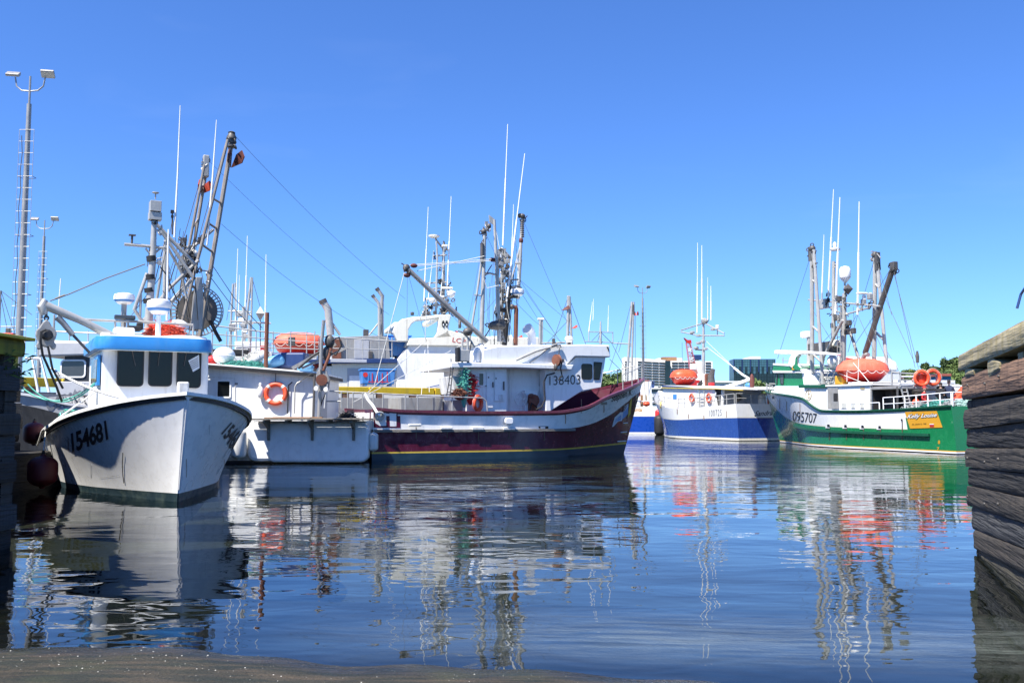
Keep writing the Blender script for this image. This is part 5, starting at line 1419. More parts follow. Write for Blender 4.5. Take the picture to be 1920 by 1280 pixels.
# winch and handwheel
mb = MB(); p = D.P(1000, 750, -1.75); mb.lathe([(.2, -.12), (.26, -.1), (.14, -.05), (.14, .05), (.26, .1), (.2, .12)], p, (0, 1, 0), 18); mb.box(p + Vector((0, .2, -.35)), (.4, .4, .5)); mb.ell(p + Vector((-.12, -.05, .18)), (.16, .12, .12), 8); D.part('winch', mb, 'rusty', smooth=False)
mb = MB(); mb.torus(D.P(977, 748, -1.7), .30, .02, (0, 1, .05), 28, 6); 
for k in range(3):
    c = D.P(977, 748, -1.7); a = k * math.pi / 3; mb.bar(c + Vector((math.cos(a) * .3, 0, math.sin(a) * .3)), c - Vector((math.cos(a) * .3, 0, math.sin(a) * .3)), .02, .02)
D.part('handwheel', mb, 'white_dirty', smooth=True)
D.T('hose', 'rope_dark', [(1005, 768), (1016, 762), (1022, 748), (1020, 730), (1020, 715), (1026, 703), (1040, 699)], -2.25, .035)
D.T('hose', 'rope_dark', [(993, 770), (997, 755), (1006, 762), (1009, 771)], -1.9, .03)
# hauler hanging under the davit by the wheelhouse
D.T('davit', 'metal_light', [(968, 675), (1005, 658), (1050, 646), (1052, 652)], -2.3, .05)
D.T('davit_brace', 'metal_light', [(993, 680), (1010, 668), (1030, 650)], -2.2, .035)
D.T('davit_post', 'metal_light', [(1046, 652), (1044, 645), (1034, 648)], -2.4, .05)
mb = MB(); c = D.P(1044, 675, -2.5); wheel_block(D, 'hauler_wheel', c, .26, (1, .35, 0), 'rusty', .06)
mb = MB(); mb.ell(D.P(1042, 688, -2.5), (.09, .1, .16), 8); mb.box(D.P(1054, 676, -2.5), (.13, .14, .14)); D.part('hydraulic_motor', mb, 'metal_dark')
D.T('hose', 'rope_dark', [(1054, 678), (1051, 690), (1054, 705), (1046, 712)], -2.5, .03)
D.T('hauler_hook', 'metal_dark', [(1049, 652), (1048, 662), (1047, 668)], -2.5, .02)
# hand rails
sdk = D.surf
def Drail(s0, s1, dz, hgt, posts, name='railing', side=-1, off=0, r=.022, rails=(1.0, .0)):
    pts = rail_line(D, D.surf, shD, side, s0, s1, off, 14, dz); return railing(D, pts, hgt, posts, 'metal_light', r, (rails[0],) + tuple(k for k in rails[1:] if k), name)
Drail(.85, .985, .05, .72, 4, rails=(1.0, .0))
Drail(.85, .985, .05, .72, 4, side=1)
D.tube('railing', 'metal_light', [D.P(618, 733, -1.6), D.P(700, 737, -2.2), D.P(800, 742, -2.5), D.P(905, 746, -2.6), D.P(912, 752, -2.6), D.P(914, 771, -2.6)], .03)
for x, y in ((640, 734), (652, 735), (662, 735.5), (680, 736), (700, 737), (718, 738), (760, 740), (783, 741), (848, 744)):
    D.tube('stanchion', 'metal_light', [D.P(x, y, -2.5), D.P(x, 771 if x > 700 else 765, -2.5)], .028)
# stern curved bulwark rail
slab(D, 'hatch_coaming', (752, 745, 830, 769), -1.0, 1, 'grey_panel', 2.2); slab(D, 'hatch_coaming', (832, 750, 882, 770), -.9, 1, 'grey_light', 2.2)
D.T('mooring_post', 'white_clean', [(684, 738, -2.4), (689, 748, -2.5), (699, 760, -2.7), (706, 772, -2.95), (712, 779, -3.0)], -2.5, .06)
# aft gallows with gear
for x in (866, 876): D.T('gallows_post', 'metal_light', [(x, 748), (x + 1, 640), (x + 3, 632)], -2.2, .045)
D.T('gallows_post', 'metal_dark', [(880, 690), (879, 668), (884, 640)], -2.2, .03)
D.T('gallows_bar', 'metal_light', [(858, 620, -2.2), (866, 622), (884, 640), (890, 652)], -2.2, .04)
mb = MB(); mb.box(D.P(870, 667, -2.3), (.45, .3, .5)); D.part('control_box', mb, 'metal_light', bevel=.03); mb = MB(); mb.box(D.P(858, 665, -2.3), (.14, .35, .62)); D.part('control_box', mb, 'black_rubber', bevel=.03)
mb = MB(); mb.ell(D.P(877, 622, -2.2), (.22, .2, .18), 10); D.part('floodlight', mb, 'metal_dark', smooth=True)
D.T('ladder_rail', 'metal_dark', [(837, 742), (842, 716), (846, 680), (846, 672)], -2.3, .025); D.T('ladder_rail', 'metal_dark', [(844, 742), (848, 700), (852, 678)], -2.3, .025)
for t in range(5): D.T('ladder_rung', 'metal_dark', [(838 + t * 2, 735 - t * 13), (845 + t * 1.4, 735 - t * 13)], -2.3, .018)
D.side('bulkhead_locker', 'white_dirty', [(846, 705), (872, 704), (876, 738), (852, 738)], -1.9, 0)
o = heap('rope_coil', D.W(D.P(870, 742, -2.2)), (.35, .3, 1.3), 'rope_green', 'pale green rope hung in a long hank on the maroon boat gallows', 'rope', 31, 130, .014, .55); 
o = heap('rope_coil', D.W(D.P(882, 742, -2.0)), (.5, .35, 1.0), 'red_paint', 'red rope and hose hung in coils beside the green hank', 'rope', 32, 150, .014, .5)
o = heap('rope_coil', D.W(D.P(861, 744, -2.3)), (.6, .4, .35), 'rusty', 'rusty chain and line bundled at the foot of the gallows', 'rope', 33, 120, .016, .4)
lifebuoy(D.W(D.P(896, 756, -2.2)), D.W(D.o * 0 + Vector((0, 0, 0))) * 0 + Vector((.86, -.5, 0)), 'orange lifebuoy seen edge-on standing on the maroon boat deck by the house', r=.29, t=.085)
# life raft canister and vents on the canopy
ct = D.P(937, 664, -1.5)
mb = MB()
q = [(-.82, .0)] ; Rr = .38
mb.lathe([(.25, -.95), (.36, -.92), (.40, -.8), (.40, -.05), (.43, -.05), (.43, .05), (.40, .05), (.40, .8), (.36, .92), (.25, .95)], (0, 0, 0), (1, 0, 0), 22)
o = mb.build('life_raft_canister', 'white_clean', smooth=True); o.location = D.W(ct); o.rotation_euler = (0, 0, D.h); tag(o, 'white life raft canister lying on the maroon boat canopy', 'life raft')
def cowl(px, py, v, r, hgt):
    p = D.P(px, py, v); mb = MB(); mb.path([p, p + Vector((0, 0, hgt)), p + Vector((.08, 0, hgt + r * 1.0)), p + Vector((r * 1.5, 0, hgt + r * 1.5))], [r, r, r * 1.05, r * 1.3], 14); return mb
D.part('vent_cowl', cowl(893, 679, -1.8, .19, .32), 'white_clean', smooth=True)
mb = MB(); p = D.P(997, 655, 0); mb.path([p, p + Vector((0, 0, .65)), p + Vector((-.08, 0, .85)), p + Vector((-.28, -.1, .98))], [.2, .2, .22, .27], 14); mb2 = D.part('vent_cowl', mb, 'white_clean', smooth=True)
# masts of the maroon boat
v0 = -.3
D.T('outrigger_mast', 'metal_light', [(901, 690), (905, 560), (909, 432)], -1.6, [.10, .095, .075], 10)
D.T('outrigger_mast', 'metal_light', [(880, 640), (893, 560), (904, 480)], -1.6, .05, 8)
D.T('rung', 'metal_light', [(889, 553), (903, 554)], -1.6, .03)
mb = MB(); mb.lathe([(.06, -.5), (.09, -.5), (.09, .3), (.05, .3)], D.P(904, 470, -1.7), n=10); mb.ell(D.P(907, 434, -1.6), (.13, .13, .13), 8); mb.ell(D.P(917, 424, -1.6), (.1, .1, .12), 8); D.part('shock_spring', mb, 'metal_dark', smooth=True)
mb = MB(); mb.prism([D.P(a, c, -1.2) for a, c in ((917, 403), (924, 408), (930, 414), (926, 422), (918, 416))], (0, .05, 0)); D.part('mast_head', mb, 'metal_light')
D.T('outrigger_mast', 'metal_light', [(936, 640), (932, 520), (927, 412)], -1.2, [.10, .09, .06], 10)
D.T('outrigger_mast', 'metal_light', [(971, 560), (975, 490), (979, 410)], 1.2, [.10, .09, .06], 10)
D.T('outrigger_mast', 'metal_light', [(957, 530), (966, 500), (977, 455)], 1.2, .045, 8)
mb = MB()
for k in range(9): mb.torus(D.P(979, 415 + k * 3.6, 1.2), .085, .03, (0, 0, 1), 12, 6)
mb.ell(D.P(979, 405, 1.2), (.16, .16, .12), 8); D.part('shock_spring', mb, 'metal_dark', smooth=True)
mb = MB(); mb.ell(D.P(977, 451, 1.2), (.11, .11, .16), 8); D.part('shackle', mb, 'rust_plate', smooth=True)
D.T('mast', 'metal_light', [(939, 690), (941, 560), (942, 465)], 0, [.11, .09, .06], 10)
D.T('mast', 'black_rubber', [(942, 686), (947, 630), (952, 575), (956, 535)], -.4, [.08, .14, .13, .09], 10)
D.T('mast', 'black_rubber', [(937, 640), (934, 590), (933, 575)], -.9, [.10, .09, .09], 10)
D.T('boom', 'metal_grey', [(913, 640), (840, 575), (763, 503)], -2.0, [.115, .115, .10], 10)
mb = MB(); mb.ell(D.P(762, 502, -2.0), (.16, .12, .16), 8); D.part('boom_head', mb, 'metal_dark', smooth=True)
for p_, m_ in (((776, 498), 'rust_plate'), ((763, 516), 'rust_plate'), ((923, 487), 'rust_plate')):
    mb = MB(); mb.ell(D.P(p_[0], p_[1], -2.0 if p_[0] < 900 else -1.2), (.16, .08, .10), 8); D.part('pulley_block', mb, m_, smooth=True)
D.T('crosstree', 'metal_grey', [(904, 517), (917, 512), (930, 515)], -1.4, .045); D.T('crosstree', 'metal_grey', [(912, 513), (922, 497)], -1.4, .03)
for a, c in (((934, 500), (950, 480)), ((946, 470), (960, 485)), ((945, 466), (952, 500)), ((936, 480), (948, 520)), ((950, 540), (974, 535)), ((952, 525), (972, 524)), ((966, 494), (976, 493)), ((940, 540), (956, 520))):
    D.T('crosstree', 'metal_light', [a, c], -.1, .04)
rn = random.Random(4)
for k in range(20):
    x, y = 938 + rn.uniform(-6, 16), 470 + k * 5; mb = MB(); mb.box(D.P(x, y, -.3), (rn.uniform(.12, .3), .2, rn.uniform(.1, .24)), (0, rn.uniform(-.4, .4), 0)); D.part('mast_fitting', mb, ('metal_dark', 'metal_light', 'metal_grey')[k % 3], bevel=.02)
radome(D, 'radar_dome', D.P(970, 548, -.6), .33, .34)
D.T('radar_bracket', 'black_rubber', [(950, 560), (960, 556), (970, 556)], -.6, .08)
D.T('exhaust_pipe', 'rusty', [(966, 672), (968, 580), (967, 576), (959, 575)], -1.0, .10, 10); mb = MB(); mb.ell(D.P(960, 575, -1.0), (.13, .13, .13), 8); D.part('exhaust_cap', mb, 'metal_dark', smooth=True)
mb = MB(); mb.ell(D.P(932, 610, -1.2), (.42, .2, .22), 10); mb.ell(D.P(922, 612, -1.2), (.2, .14, .14), 8); mb.box(D.P(938, 606, -1.2), (.3, .3, .36)); D.part('power_block', mb, 'metal_dark', smooth=True)
D.T('hose', 'rope_dark', [(935, 578), (931, 590), (934, 604)], -1.2, .05); D.T('hose', 'rope_dark', [(913, 612), (909, 608), (914, 606), (922, 610), (909, 632), (894, 650)], -1.2, .03)
D.T('clamp', 'black_rubber', [(930, 577), (948, 583)], -.9, .09)
whip(D, (952, 233), (943, 460), -.1, .032); whip(D, (984, 288), (950, 565), -.6, .036); whip(D, (963, 383), (958, 520), -.1, .026); whip(D, (965, 430), (973, 530), 0, .022); whip(D, (927, 415), (949, 530), -.1, .02)
p = D.T('exhaust_pipe', 'metal_grey', [(861, 608), (862, 600)], -1, .04)
stays(D, [((981, 413), (1063, 604)), ((944, 468), (920, 500)), ((972, 540), (1010, 600)), ((974, 524), (1065, 602)), ((974, 524), (1050, 640)), ((985, 545), (1055, 647)), ((960, 560), (1000, 600)), ((1000, 600), (1058, 645)), ((909, 434), (886, 560)), ((909, 434), (930, 480)), ((886, 560), (870, 640)),
          ((930, 560), (880, 620)), ((918, 530), (917, 640)), ((924, 515), (925, 640)), ((763, 505), (800, 640)), ((764, 505), (762, 700)), ((763, 505), (875, 620)), ((902, 480), (895, 640))], -.6)
for a, c in (((760, 504), (702, 722)), ((768, 497), (921, 486)), ((772, 499), (920, 489)), ((782, 508), (908, 480)), ((800, 560), (797, 640)), ((905, 517), (913, 540)), ((913, 540), (935, 535))):
    D.tube('line', 'rope_white', [D.P(a[0], a[1], -2.0), D.P(c[0], c[1], -2.0)], .016, 5)
for k, (a, c) in enumerate((((797, 640), (690, 735)), ((878, 640), (660, 755)), ((802, 640), (805, 735)), ((797, 655), (790, 740)))):
    D.tube('line', 'rope_white', [D.P(a[0], a[1], -1.2), D.P(c[0], c[1], -2.4)], .013, 5)
D.T('flag_staff', 'metal_light', [(1126, 663), (1126, 655)], 0, .03)
def rigging_head(b, px, py, v, sz, n=9, seed=1, nm='rigging_gear'):
    rn = random.Random(seed); mb = MB()
    for k in range(n):
        c = b.P(px + rn.uniform(-1, 1) * sz * 20, py + rn.uniform(-1, 1) * sz * 26, v + rn.uniform(-.1, .1)); q = rn.random()
        if q < .4: mb.torus(c, sz * .3, sz * .09, (rn.gauss(0, 1), rn.gauss(0, 1), rn.gauss(0, .4)), 10, 5)
        elif q < .75: mb.box(c, (sz * rn.uniform(.2, .6), sz * .25, sz * rn.uniform(.2, .7)), (0, rn.uniform(-.6, .6), 0))
        else: mb.tube(c, c + Vector((rn.uniform(-1, 1), 0, rn.uniform(-1, 1))) * sz, sz * .1, sz * .1, 6)
    return tag(b.part(nm, mb, ('metal_dark', 'metal_grey', 'black_rubber')[seed % 3]), kind='stuff')
for k, (x, y, v_, z_) in enumerate(((907, 436, -1.6, .28), (917, 424, -1.2, .3), (979, 406, 1.2, .28), (904, 456, -1.6, .2), (944, 474, 0, .3), (950, 488, 0, .3), (936, 496, -.3, .25), (948, 512, -.2, .34), (958, 540, 0, .34), (966, 546, 0, .3), (940, 545, -.2, .3), (952, 570, -.3, .35), (934, 582, -.9, .3), (944, 600, -.4, .34), (950, 560, -.2, .3), (906, 516, -1.4, .2), (938, 634, -.8, .3), (970, 545, .4, .3), (762, 503, -2.0, .25), (954, 525, 0, .3))): rigging_head(D, x, y, v_, z_, 7, k)
rn = random.Random(8)
for k in range(12):
    x0 = rn.uniform(930, 965); y0_ = rn.uniform(470, 560); x1 = x0 + rn.uniform(-16, 16); y1 = y0_ + rn.uniform(60, 130); m_ = ('rope_dark', 'wire', 'rope_white')[k % 3]
    D.T('running_line', m_, [(x0, y0_), ((x0 + x1) / 2 + rn.uniform(-4, 4), (y0_ + y1) / 2), (x1, min(y1, 660))], rn.uniform(-.8, .4), .013 if k % 3 else .022, 5)
for k in range(8):
    x0 = (905, 927, 979, 945)[k % 4]; D.T('running_line', 'wire', [(x0, 450 + k * 6), (x0 + rn.uniform(-30, 30), 650)], rn.uniform(-1.5, 1), .008, 4)
# roof aerials and wires on the wheelhouse
radome(D, 'radar_dome', D.P(1067, 636, 0), .20, .28, 'white_clean', 'metal_grey')
D.T('radar_post', 'metal_dark', [(1067, 650), (1067, 642)], 0, .08)
mb = MB()
for a, c in (((1104, 621), (1104, 641)), ((1149, 622), (1149, 643)), ((1104, 622), (1149, 623)), ((1095, 640), (1149, 642))): mb.tube(D.P(a[0], a[1], .5), D.P(c[0], c[1], .5), .022, .022, 6)
D.part('aerial_frame', mb, 'metal_light', smooth=True)
D.T('aerial_mast', 'metal_light', [(1126, 645), (1126, 625), (1126, 602)], .5, [.07, .06, .03])
for x0, x1 in ((1126, 1108), (1126, 1145), (1126, 1120)): D.T('stay_wire', 'wire', [(x0, 622), (x1, 641)], .5, .014, 5)
whip(D, (1111, 566), (1104, 622), .5, .018); whip(D, (1113, 560), (1112, 600), .5, .015); whip(D, (1141, 572), (1140, 622), .5, .016)
D.T('stay_wire', 'wire', [(1143, 673), (1165, 695)], 0, .012, 5)
# ================================================================ large white vessel behind the wharf (bow right)
G = Boat('fishing_vessel', (-16.5, 53.5), (.97, .243), 'large white and navy vessel with exhaust stacks and curved white arch behind yellow kerb')
shG = crv([(0, 3.4), (.6, 3.4), (.85, 3.9), (1, 4.6)]); BsG = crv([(0, 3.1), (.6, 3.3), (.85, 2.2), (1, .05)]); BwG = crv([(0, 2.9), (.6, 3.0), (.85, 1.3), (1, .03)])
hull(G, 22.3, 21.3, shG, BsG, BwG, [c0(-.8), c0(.3), lambda s_: shG(s_) - .5, shG], ['navy', 'white_paint', 'white_paint'], deck=lambda s_: shG(s_) - .7, n=30)
vG = -2.9
G.side('lower_house', 'white_paint', [(595, 690), (600, 686), (745, 684), (748, 730), (595, 735)], vG + .5, 2.5)
G.side('lower_house', 'cream_paint', [(622, 674), (780, 678), (780, 740), (622, 740)], vG + .35, vG + .52)
mb = G.side('deck_edge', 'navy', [(540, 674), (745, 672), (745, 680), (540, 682)], vG, 3.0)
G.side('deck_edge', 'grey_light', [(620, 672), (688, 674), (688, 680), (620, 679)], vG - .02, 3.0)
G.side('recess', 'grey_light', [(651, 690), (742, 690), (742, 738), (651, 738)], vG + .33, vG + .36)
G.side('recess_panel', 'white_clean', [(655, 704), (676, 704), (676, 738), (655, 738)], vG + .31, vG + .34, target=False)
G.side('superstructure', 'white_paint', [(744, 677), (766, 650), (768, 635), (1000, 640), (1000, 735), (744, 735)], vG + .3, 2.6)
G.side('bridge_bulwark', 'cream_paint', [(762, 648), (768, 634), (812, 633), (835, 622), (838, 618), (900, 634), (1010, 632), (1012, 650)], vG + .15, 2.8, bevel=.05)
arch = [(737, 622), (742, 608), (754, 598), (775, 594), (822, 591), (843, 589), (846, 592), (844, 600), (841, 612), (842, 624), (848, 632), (814, 634), (820, 624), (822, 610), (823, 596), (800, 600), (781, 601), (772, 607), (766, 618), (765, 640), (745, 640)]
for vv in (vG + .15, 2.2): G.side('arch', 'cream_paint', arch, vv, vv + .5, bevel=.04, target=(vv < 0))
for x, y in ((745, 608), (822, 594)):
    p = G.P(x, y, vG + .4); mb = MB(); mb.bar(p, p + Vector((0, 5.0, 0)), .4, .25); G.part('arch_crosspiece', mb, 'cream_paint', bevel=.04)
for x in (831, 837.5):
    p = G.P(x, 607, vG + .13); mb = MB(); mb.ell(p, (.085, .03, .20), 10); e = G.part('painted_eye', mb, 'ink', smooth=True)
    p = G.P(x + .4, 609, vG + .10); mb = MB(); mb.ell(p, (.03, .02, .07), 8); G.part('eye_pupil', mb, 'white_clean', smooth=True, parent=e)
lettering(G, 'LCP', [(848, 641), (873, 645), (873, 636), (848, 632)], 'red_paint', shear=.1, bold=.0)
stroke(G, 'blue_curve', [(800, 727), (822, 722), (840, 714), (857, 705)], 1.6, 'hull_blue', off=.03)
G.side('engine_casing', 'grey_panel', [(632, 632), (700, 629), (728, 631), (732, 676), (632, 676)], vG + .9, 1.6)
G.side('casing_door', 'grey_light', [(664, 637), (692, 637), (692, 672), (664, 672)], vG + .87, vG + .9, target=False)
G.side('casing_door', 'metal_grey', [(694, 637), (722, 637), (722, 672), (694, 672)], vG + .87, vG + .9, target=False)
G.side('casing_vent', 'metal_dark', [(691, 658), (699, 659), (699, 672), (691, 672)], vG + .8, vG + .87, target=False)
G.side('locker', 'rusty', [(622, 636), (640, 636), (640, 672), (622, 672)], vG + .7, vG + 1.2, target=False)
G.T('exhaust_stack', 'metal_light', [(620, 628), (617, 600), (615, 580), (605, 564)], -1.2, [.22, .22, .22, .20], 14)
mb = MB(); mb.path([G.P(607, 568, -1.2), G.P(604, 562, -1.2)], .23, 14); G.part('stack_cap', mb, 'metal_dark', smooth=True)
G.T('stack_brace', 'metal_light', [(617, 598), (638, 628)], -1.2, .08)
for dx, top in ((0, 0),):
    G.T('exhaust_stack', 'metal_grey', [(716, 630), (716, 565), (717, 555), (707, 541)], -1.0, [.11] * 4, 10)
    G.T('exhaust_stack', 'metal_light', [(711, 630), (711, 575), (709, 567), (699, 554)], -1.3, [.09] * 4, 10)
G.T('stack_cap', 'metal_dark', [(709, 544), (706, 540)], -1.0, .13, 10); G.T('stack_cap', 'metal_dark', [(701, 557), (698, 553)], -1.3, .11, 10)
G.T('stack_brace', 'metal_light', [(714, 600), (692, 628)], -1.2, .05)
mb = MB(); mb.box(G.P(686, 626, -1), (.3, .3, .5)); G.part('vent_box', mb, 'metal_dark')
pts = [G.P(x, 652, vG + .1) for x in (598, 640, 690, 735)]
G.T('railing', 'metal_light', [(598, 630), (680, 636), (750, 640)], vG + .2, .04); G.T('rail', 'metal_light', [(598, 652), (735, 656)], vG + .2, .028)
for x in (598, 622, 650, 680, 711, 735): G.T('stanchion', 'metal_light', [(x, 632), (x, 674)], vG + .2, .03)
t1 = fish_tub(G.W(G.P(744, 668, -.6)), G.h, 'tall stack of blue fish tubs on the upper deck left of the white arch', L=1.5, Wd=1.4, Hh=1.25); t1.location.z = G.P(744, 672, -.6).z
mb = G.side('tub_lid', 'tub_blue', [(728, 633), (822, 631), (822, 638), (728, 640)], -1.8, 1.0, bevel=.05)
mb.parent = None; mb.location = G.o; mb.rotation_euler = (0, 0, G.h); mb.name = 'tarpaulin_cover'; tag(mb, 'long blue cover lying behind the cream bridge bulwark under the arch', 'cover'); G.targets = [t for t in G.targets if t is not mb]
mb = MB(); mb.prism([G.P(a, c, -.8) for a, c in ((736, 622), (749, 620), (754, 631), (736, 632))], (0, .8, 0)); o = mb.build('chair_back', 'navy'); o.location = G.o; o.rotation_euler = (0, 0, G.h); tag(o, 'navy folded deck chair standing on top of the blue tub stack', 'chair')
# tub at wharf edge
fish_tub(atY(707, 724, 51.2), .28, 'blue fish tub with red stripes standing behind the yellow kerb beam', L=1.85, Wd=1.2, Hh=.84)
tb = [o_ for o_ in COL.objects if o_.name.startswith('fish_tub')][-1]
for k in range(4):
    mb = MB(); mb.box((-.35 + k * .27, -.615, .42 + (.08 if k % 2 else 0)), (.045, .02, .55)); mb.build('stripe', 'red_paint', tb)
mb = MB(); mb.box((0, -.615, .22), (1.1, .02, .04)); mb.build('stripe', 'red_paint', tb); mb = MB(); mb.lathe([(.13, 0), (.13, .02)], (-.72, -.60, .6), (0, -1, 0), 16); mb.build('round_mark', 'red_paint', tb)
# mast on the arch
D_ = G
G.T('mast', 'metal_grey', [(829, 632), (831, 540), (832, 455)], -.4, [.14, .11, .07], 10); G.T('mast', 'metal_light', [(817, 592), (820, 480), (818, 452)], -.6, [.07, .06, .05], 8)
G.T('mast_arm', 'metal_grey', [(832, 468), (818, 450), (815, 443)], -.4, .06)
mb = MB(); mb.lathe([(.2, -.1), (.34, -.02), (.34, .05), (.1, .1)], G.P(814, 443, -.4), n=18); G.part('antenna_disc', mb, 'white_clean', smooth=True)
for x, y, w_ in ((807, 561, .5), (826, 556, .45), (846, 548, .5), (838, 540, .7), (834, 461, .35)):
    mb = MB(); mb.box(G.P(x, y, -.8), (w_, .25, .12)); mb.box(G.P(x, y + 4, -.8), (.1, .12, .2)); G.part('radar_scanner', mb, 'white_clean', bevel=.03)
mb = MB(); mb.ell(G.P(846, 551, -.8), (.24, .24, .24), 10); G.part('satellite_dome', mb, 'white_clean', smooth=True)
mb = MB(); mb.ell(G.P(810, 563, -.8), (.2, .2, .16), 10); G.part('satellite_dome', mb, 'white_clean', smooth=True)
for a, c in (((800, 531), (836, 529)), ((805, 542), (830, 540)), ((812, 480), (838, 478)), ((836, 464), (840, 470)), ((793, 575), (845, 570))): G.T('crosstree', 'metal_light', [a, c], -.5, .05)
for a, c in (((794, 592), (797, 570)), ((790, 592), (806, 575)), ((843, 590), (838, 560)), ((822, 592), (836, 556))): G.T('strut', 'metal_light', [a, c], -.5, .045)
for x, y in ((795, 590), (802, 588), (815, 586), (773, 588)): 
    mb = MB(); mb.box(G.P(x, y, -1), (.2, .2, .2)); G.part('floodlight', mb, 'metal_dark', bevel=.04)
for k, (x, y, z_) in enumerate(((832, 462, .3), (830, 500, .3), (833, 530, .4), (826, 545, .35), (818, 560, .4), (806, 575, .4), (830, 575, .5), (842, 572, .4), (818, 478, .25), (850, 585, .35), (798, 585, .4), (834, 590, .4))): rigging_head(G, x, y, -.5, z_, 6, k)
whip(G, (803, 388), (795, 565), -.6, .036); whip(G, (846, 368), (838, 560), -.6, .04); whip(G, (813, 470), (803, 560), -.6, .022); whip(G, (833, 470), (826, 560), -.6, .022)
stays(G, [((741, 632), (830, 560)), ((830, 510), (778, 600)), ((838, 500), (862, 610)), ((833, 500), (845, 590))], -.5)
mb = MB(); mb.box(G.P(868, 632, -1.5), (.3, .3, .5)); mb.box(G.P(862, 606, -1), (.16, .2, .6)); G.part('vent_box', mb, 'metal_dark', bevel=.03)
mb = MB(); mb.ell(G.P(855, 624, -2), (.13, .1, .13), 8); mb.ell(G.P(855, 633, -2), (.05, .05, .16), 6); G.part('red_light', mb, 'red_paint', smooth=True)
G.side('bridge_house', 'cream_paint', [(892, 632), (960, 628), (965, 650), (890, 650)], -1.5, 2.0)
# stern part with the rescue float
cp = G.P(560, 645, -.8)
rescue_capsule(G.W(cp), G.h, 'orange covered rescue float on the stern deck left of the tall exhaust stack', L=3.0, Wd=1.9, Hh=1.35)
mb = MB(); mb.box((cp.x, cp.y + 1.08, cp.z + .05), (.4, .1, .45))
G.side('stern_deck', 'white_dirty', [(395, 668), (622, 668), (622, 676), (395, 676)], vG + .2, 3.0)
G.side('stern_house', 'orange_dark', [(455, 672), (610, 672), (610, 690), (455, 690)], vG + .9, 2.0)
G.side('stern_house', 'navy', [(395, 676), (470, 676), (470, 692), (395, 692)], vG + .3, 2.0)
for x in (398, 425, 455, 480, 512, 545, 575, 590): G.T('stanchion', 'metal_light', [(x, 621), (x, 672)], vG + .1, .035)
G.T('railing', 'metal_light', [(398, 610), (455, 617), (512, 624), (598, 628)], vG + .1, .04)
G.T('rail', 'metal_light', [(398, 626), (512, 636), (598, 642)], vG + .1, .03); G.T('rail', 'metal_light', [(398, 646), (512, 652), (598, 655)], vG + .1, .03)
G.T('deck_mast', 'metal_light', [(468, 670), (468, 600)], -1.5, .10); G.T('deck_mast', 'metal_light', [(434, 668), (433, 602)], -1.5, .05); G.T('yard', 'metal_light', [(432, 602), (508, 606)], -1.5, .05)
mb = MB(); mb.lathe([(.01, -.42), (.33, 0), (.01, .42)], G.P(488, 588, -1.5), n=4); G.part('radar_reflector', mb, 'metal_light')
G.T('reflector_post', 'metal_dark', [(488, 600), (488, 650)], -1.5, .03)
mb = MB(); mb.box(G.P(435, 614, -1.5), (.35, .3, .4)); G.part('control_box', mb, 'metal_grey', bevel=.03)
mb = MB(); mb.box(G.P(456, 648, -1.5), (.8, .6, .35)); G.part('white_locker', mb, 'white_clean', bevel=.05)
mb = MB(); mb.box(G.P(420, 662, -1.9), (2.6, .8, .4)); G.part('net_bin', mb, 'black_rubber', bevel=.05)
mb = MB(); mb.box(G.P(575, 668, -2.3), (.9, .4, .3)); mb.box(G.P(547, 640, -2.2), (.4, .3, .5)); G.part('winch', mb, 'metal_dark', bevel=.04)
mb = MB(); mb.box(G.P(495, 655, -2), (.4, .4, .4)); G.part('red_box', mb, 'red_paint', bevel=.04)

# ================================================================ smaller moored boats further back, seen over the rails
def far_boat(org, head, label, L=14, hullm='hull_blue', m='white_paint'):
    b = Boat('fishing_boat', org, head, label, group=None)
    sh = crv([(0, 2.2), (.6, 2.2), (1, 3.4)]); Bs_ = crv([(0, 2.2), (.6, 2.4), (.85, 1.6), (1, .05)]); Bw_ = crv([(0, 2), (.6, 2.1), (.85, .9), (1, .03)])
    hull(b, L, L - 1, sh, Bs_, Bw_, [c0(-.5), c0(.2), lambda s_: sh(s_) - .7, sh], ['navy', hullm, m], deck=lambda s_: sh(s_) - .6, n=18)
    mb = MB(); mb.box((L * .6, 0, 3.2), (4, 3.4, 2.4)); b.part('cabin', mb, m, bevel=.08)
    mb = MB(); mb.box((L * .6 + .1, 0, 4.45), (4.6, 3.8, .16)); b.part('roof', mb, m, bevel=.05)
    for k in range(3):
        for sgn in (1, -1):
            mb = MB(); mb.box((L * .6 - 1.2 + k * 1.2, sgn * 1.71, 3.7), (.8, .04, .6)); b.part('window', mb, 'far_dark', bevel=.01)
    return b
H1 = far_boat((-24, 70), (1, .05), 'distant moored boat whose masts and aerials rise right of the net drum', L=13, hullm='white_paint')
H1.side('upper_house', 'white_paint', [(440, 640), (500, 640), (500, 700), (440, 700)], -.8, .8)
ladder_mast(H1, 'outrigger_mast', 'metal_light', H1.P(437, 532, 0), H1.P(441, 530, 0), H1.P(430, 660, 0), H1.P(444, 660, 0), [.4, .7], .08, .04)
ladder_mast(H1, 'outrigger_mast', 'metal_light', H1.P(471, 520, 0), H1.P(473, 520, 0), H1.P(456, 660, 0), H1.P(470, 660, 0), [.3, .5, .8], .09, .05)
H1.T('mast', 'metal_light', [(456, 660), (457, 575)], 0, .14)
whip(H1, (446, 466), (441, 630), 0, .05); whip(H1, (464, 442), (459, 610), 0, .05); whip(H1, (449, 515), (447, 620), 0, .04); whip(H1, (499, 477), (497, 640), 0, .05)
H1.T('crosstree', 'metal_light', [(428, 583), (470, 585)], 0, .05); H1.T('crosstree', 'metal_light', [(432, 607), (475, 607)], 0, .05)
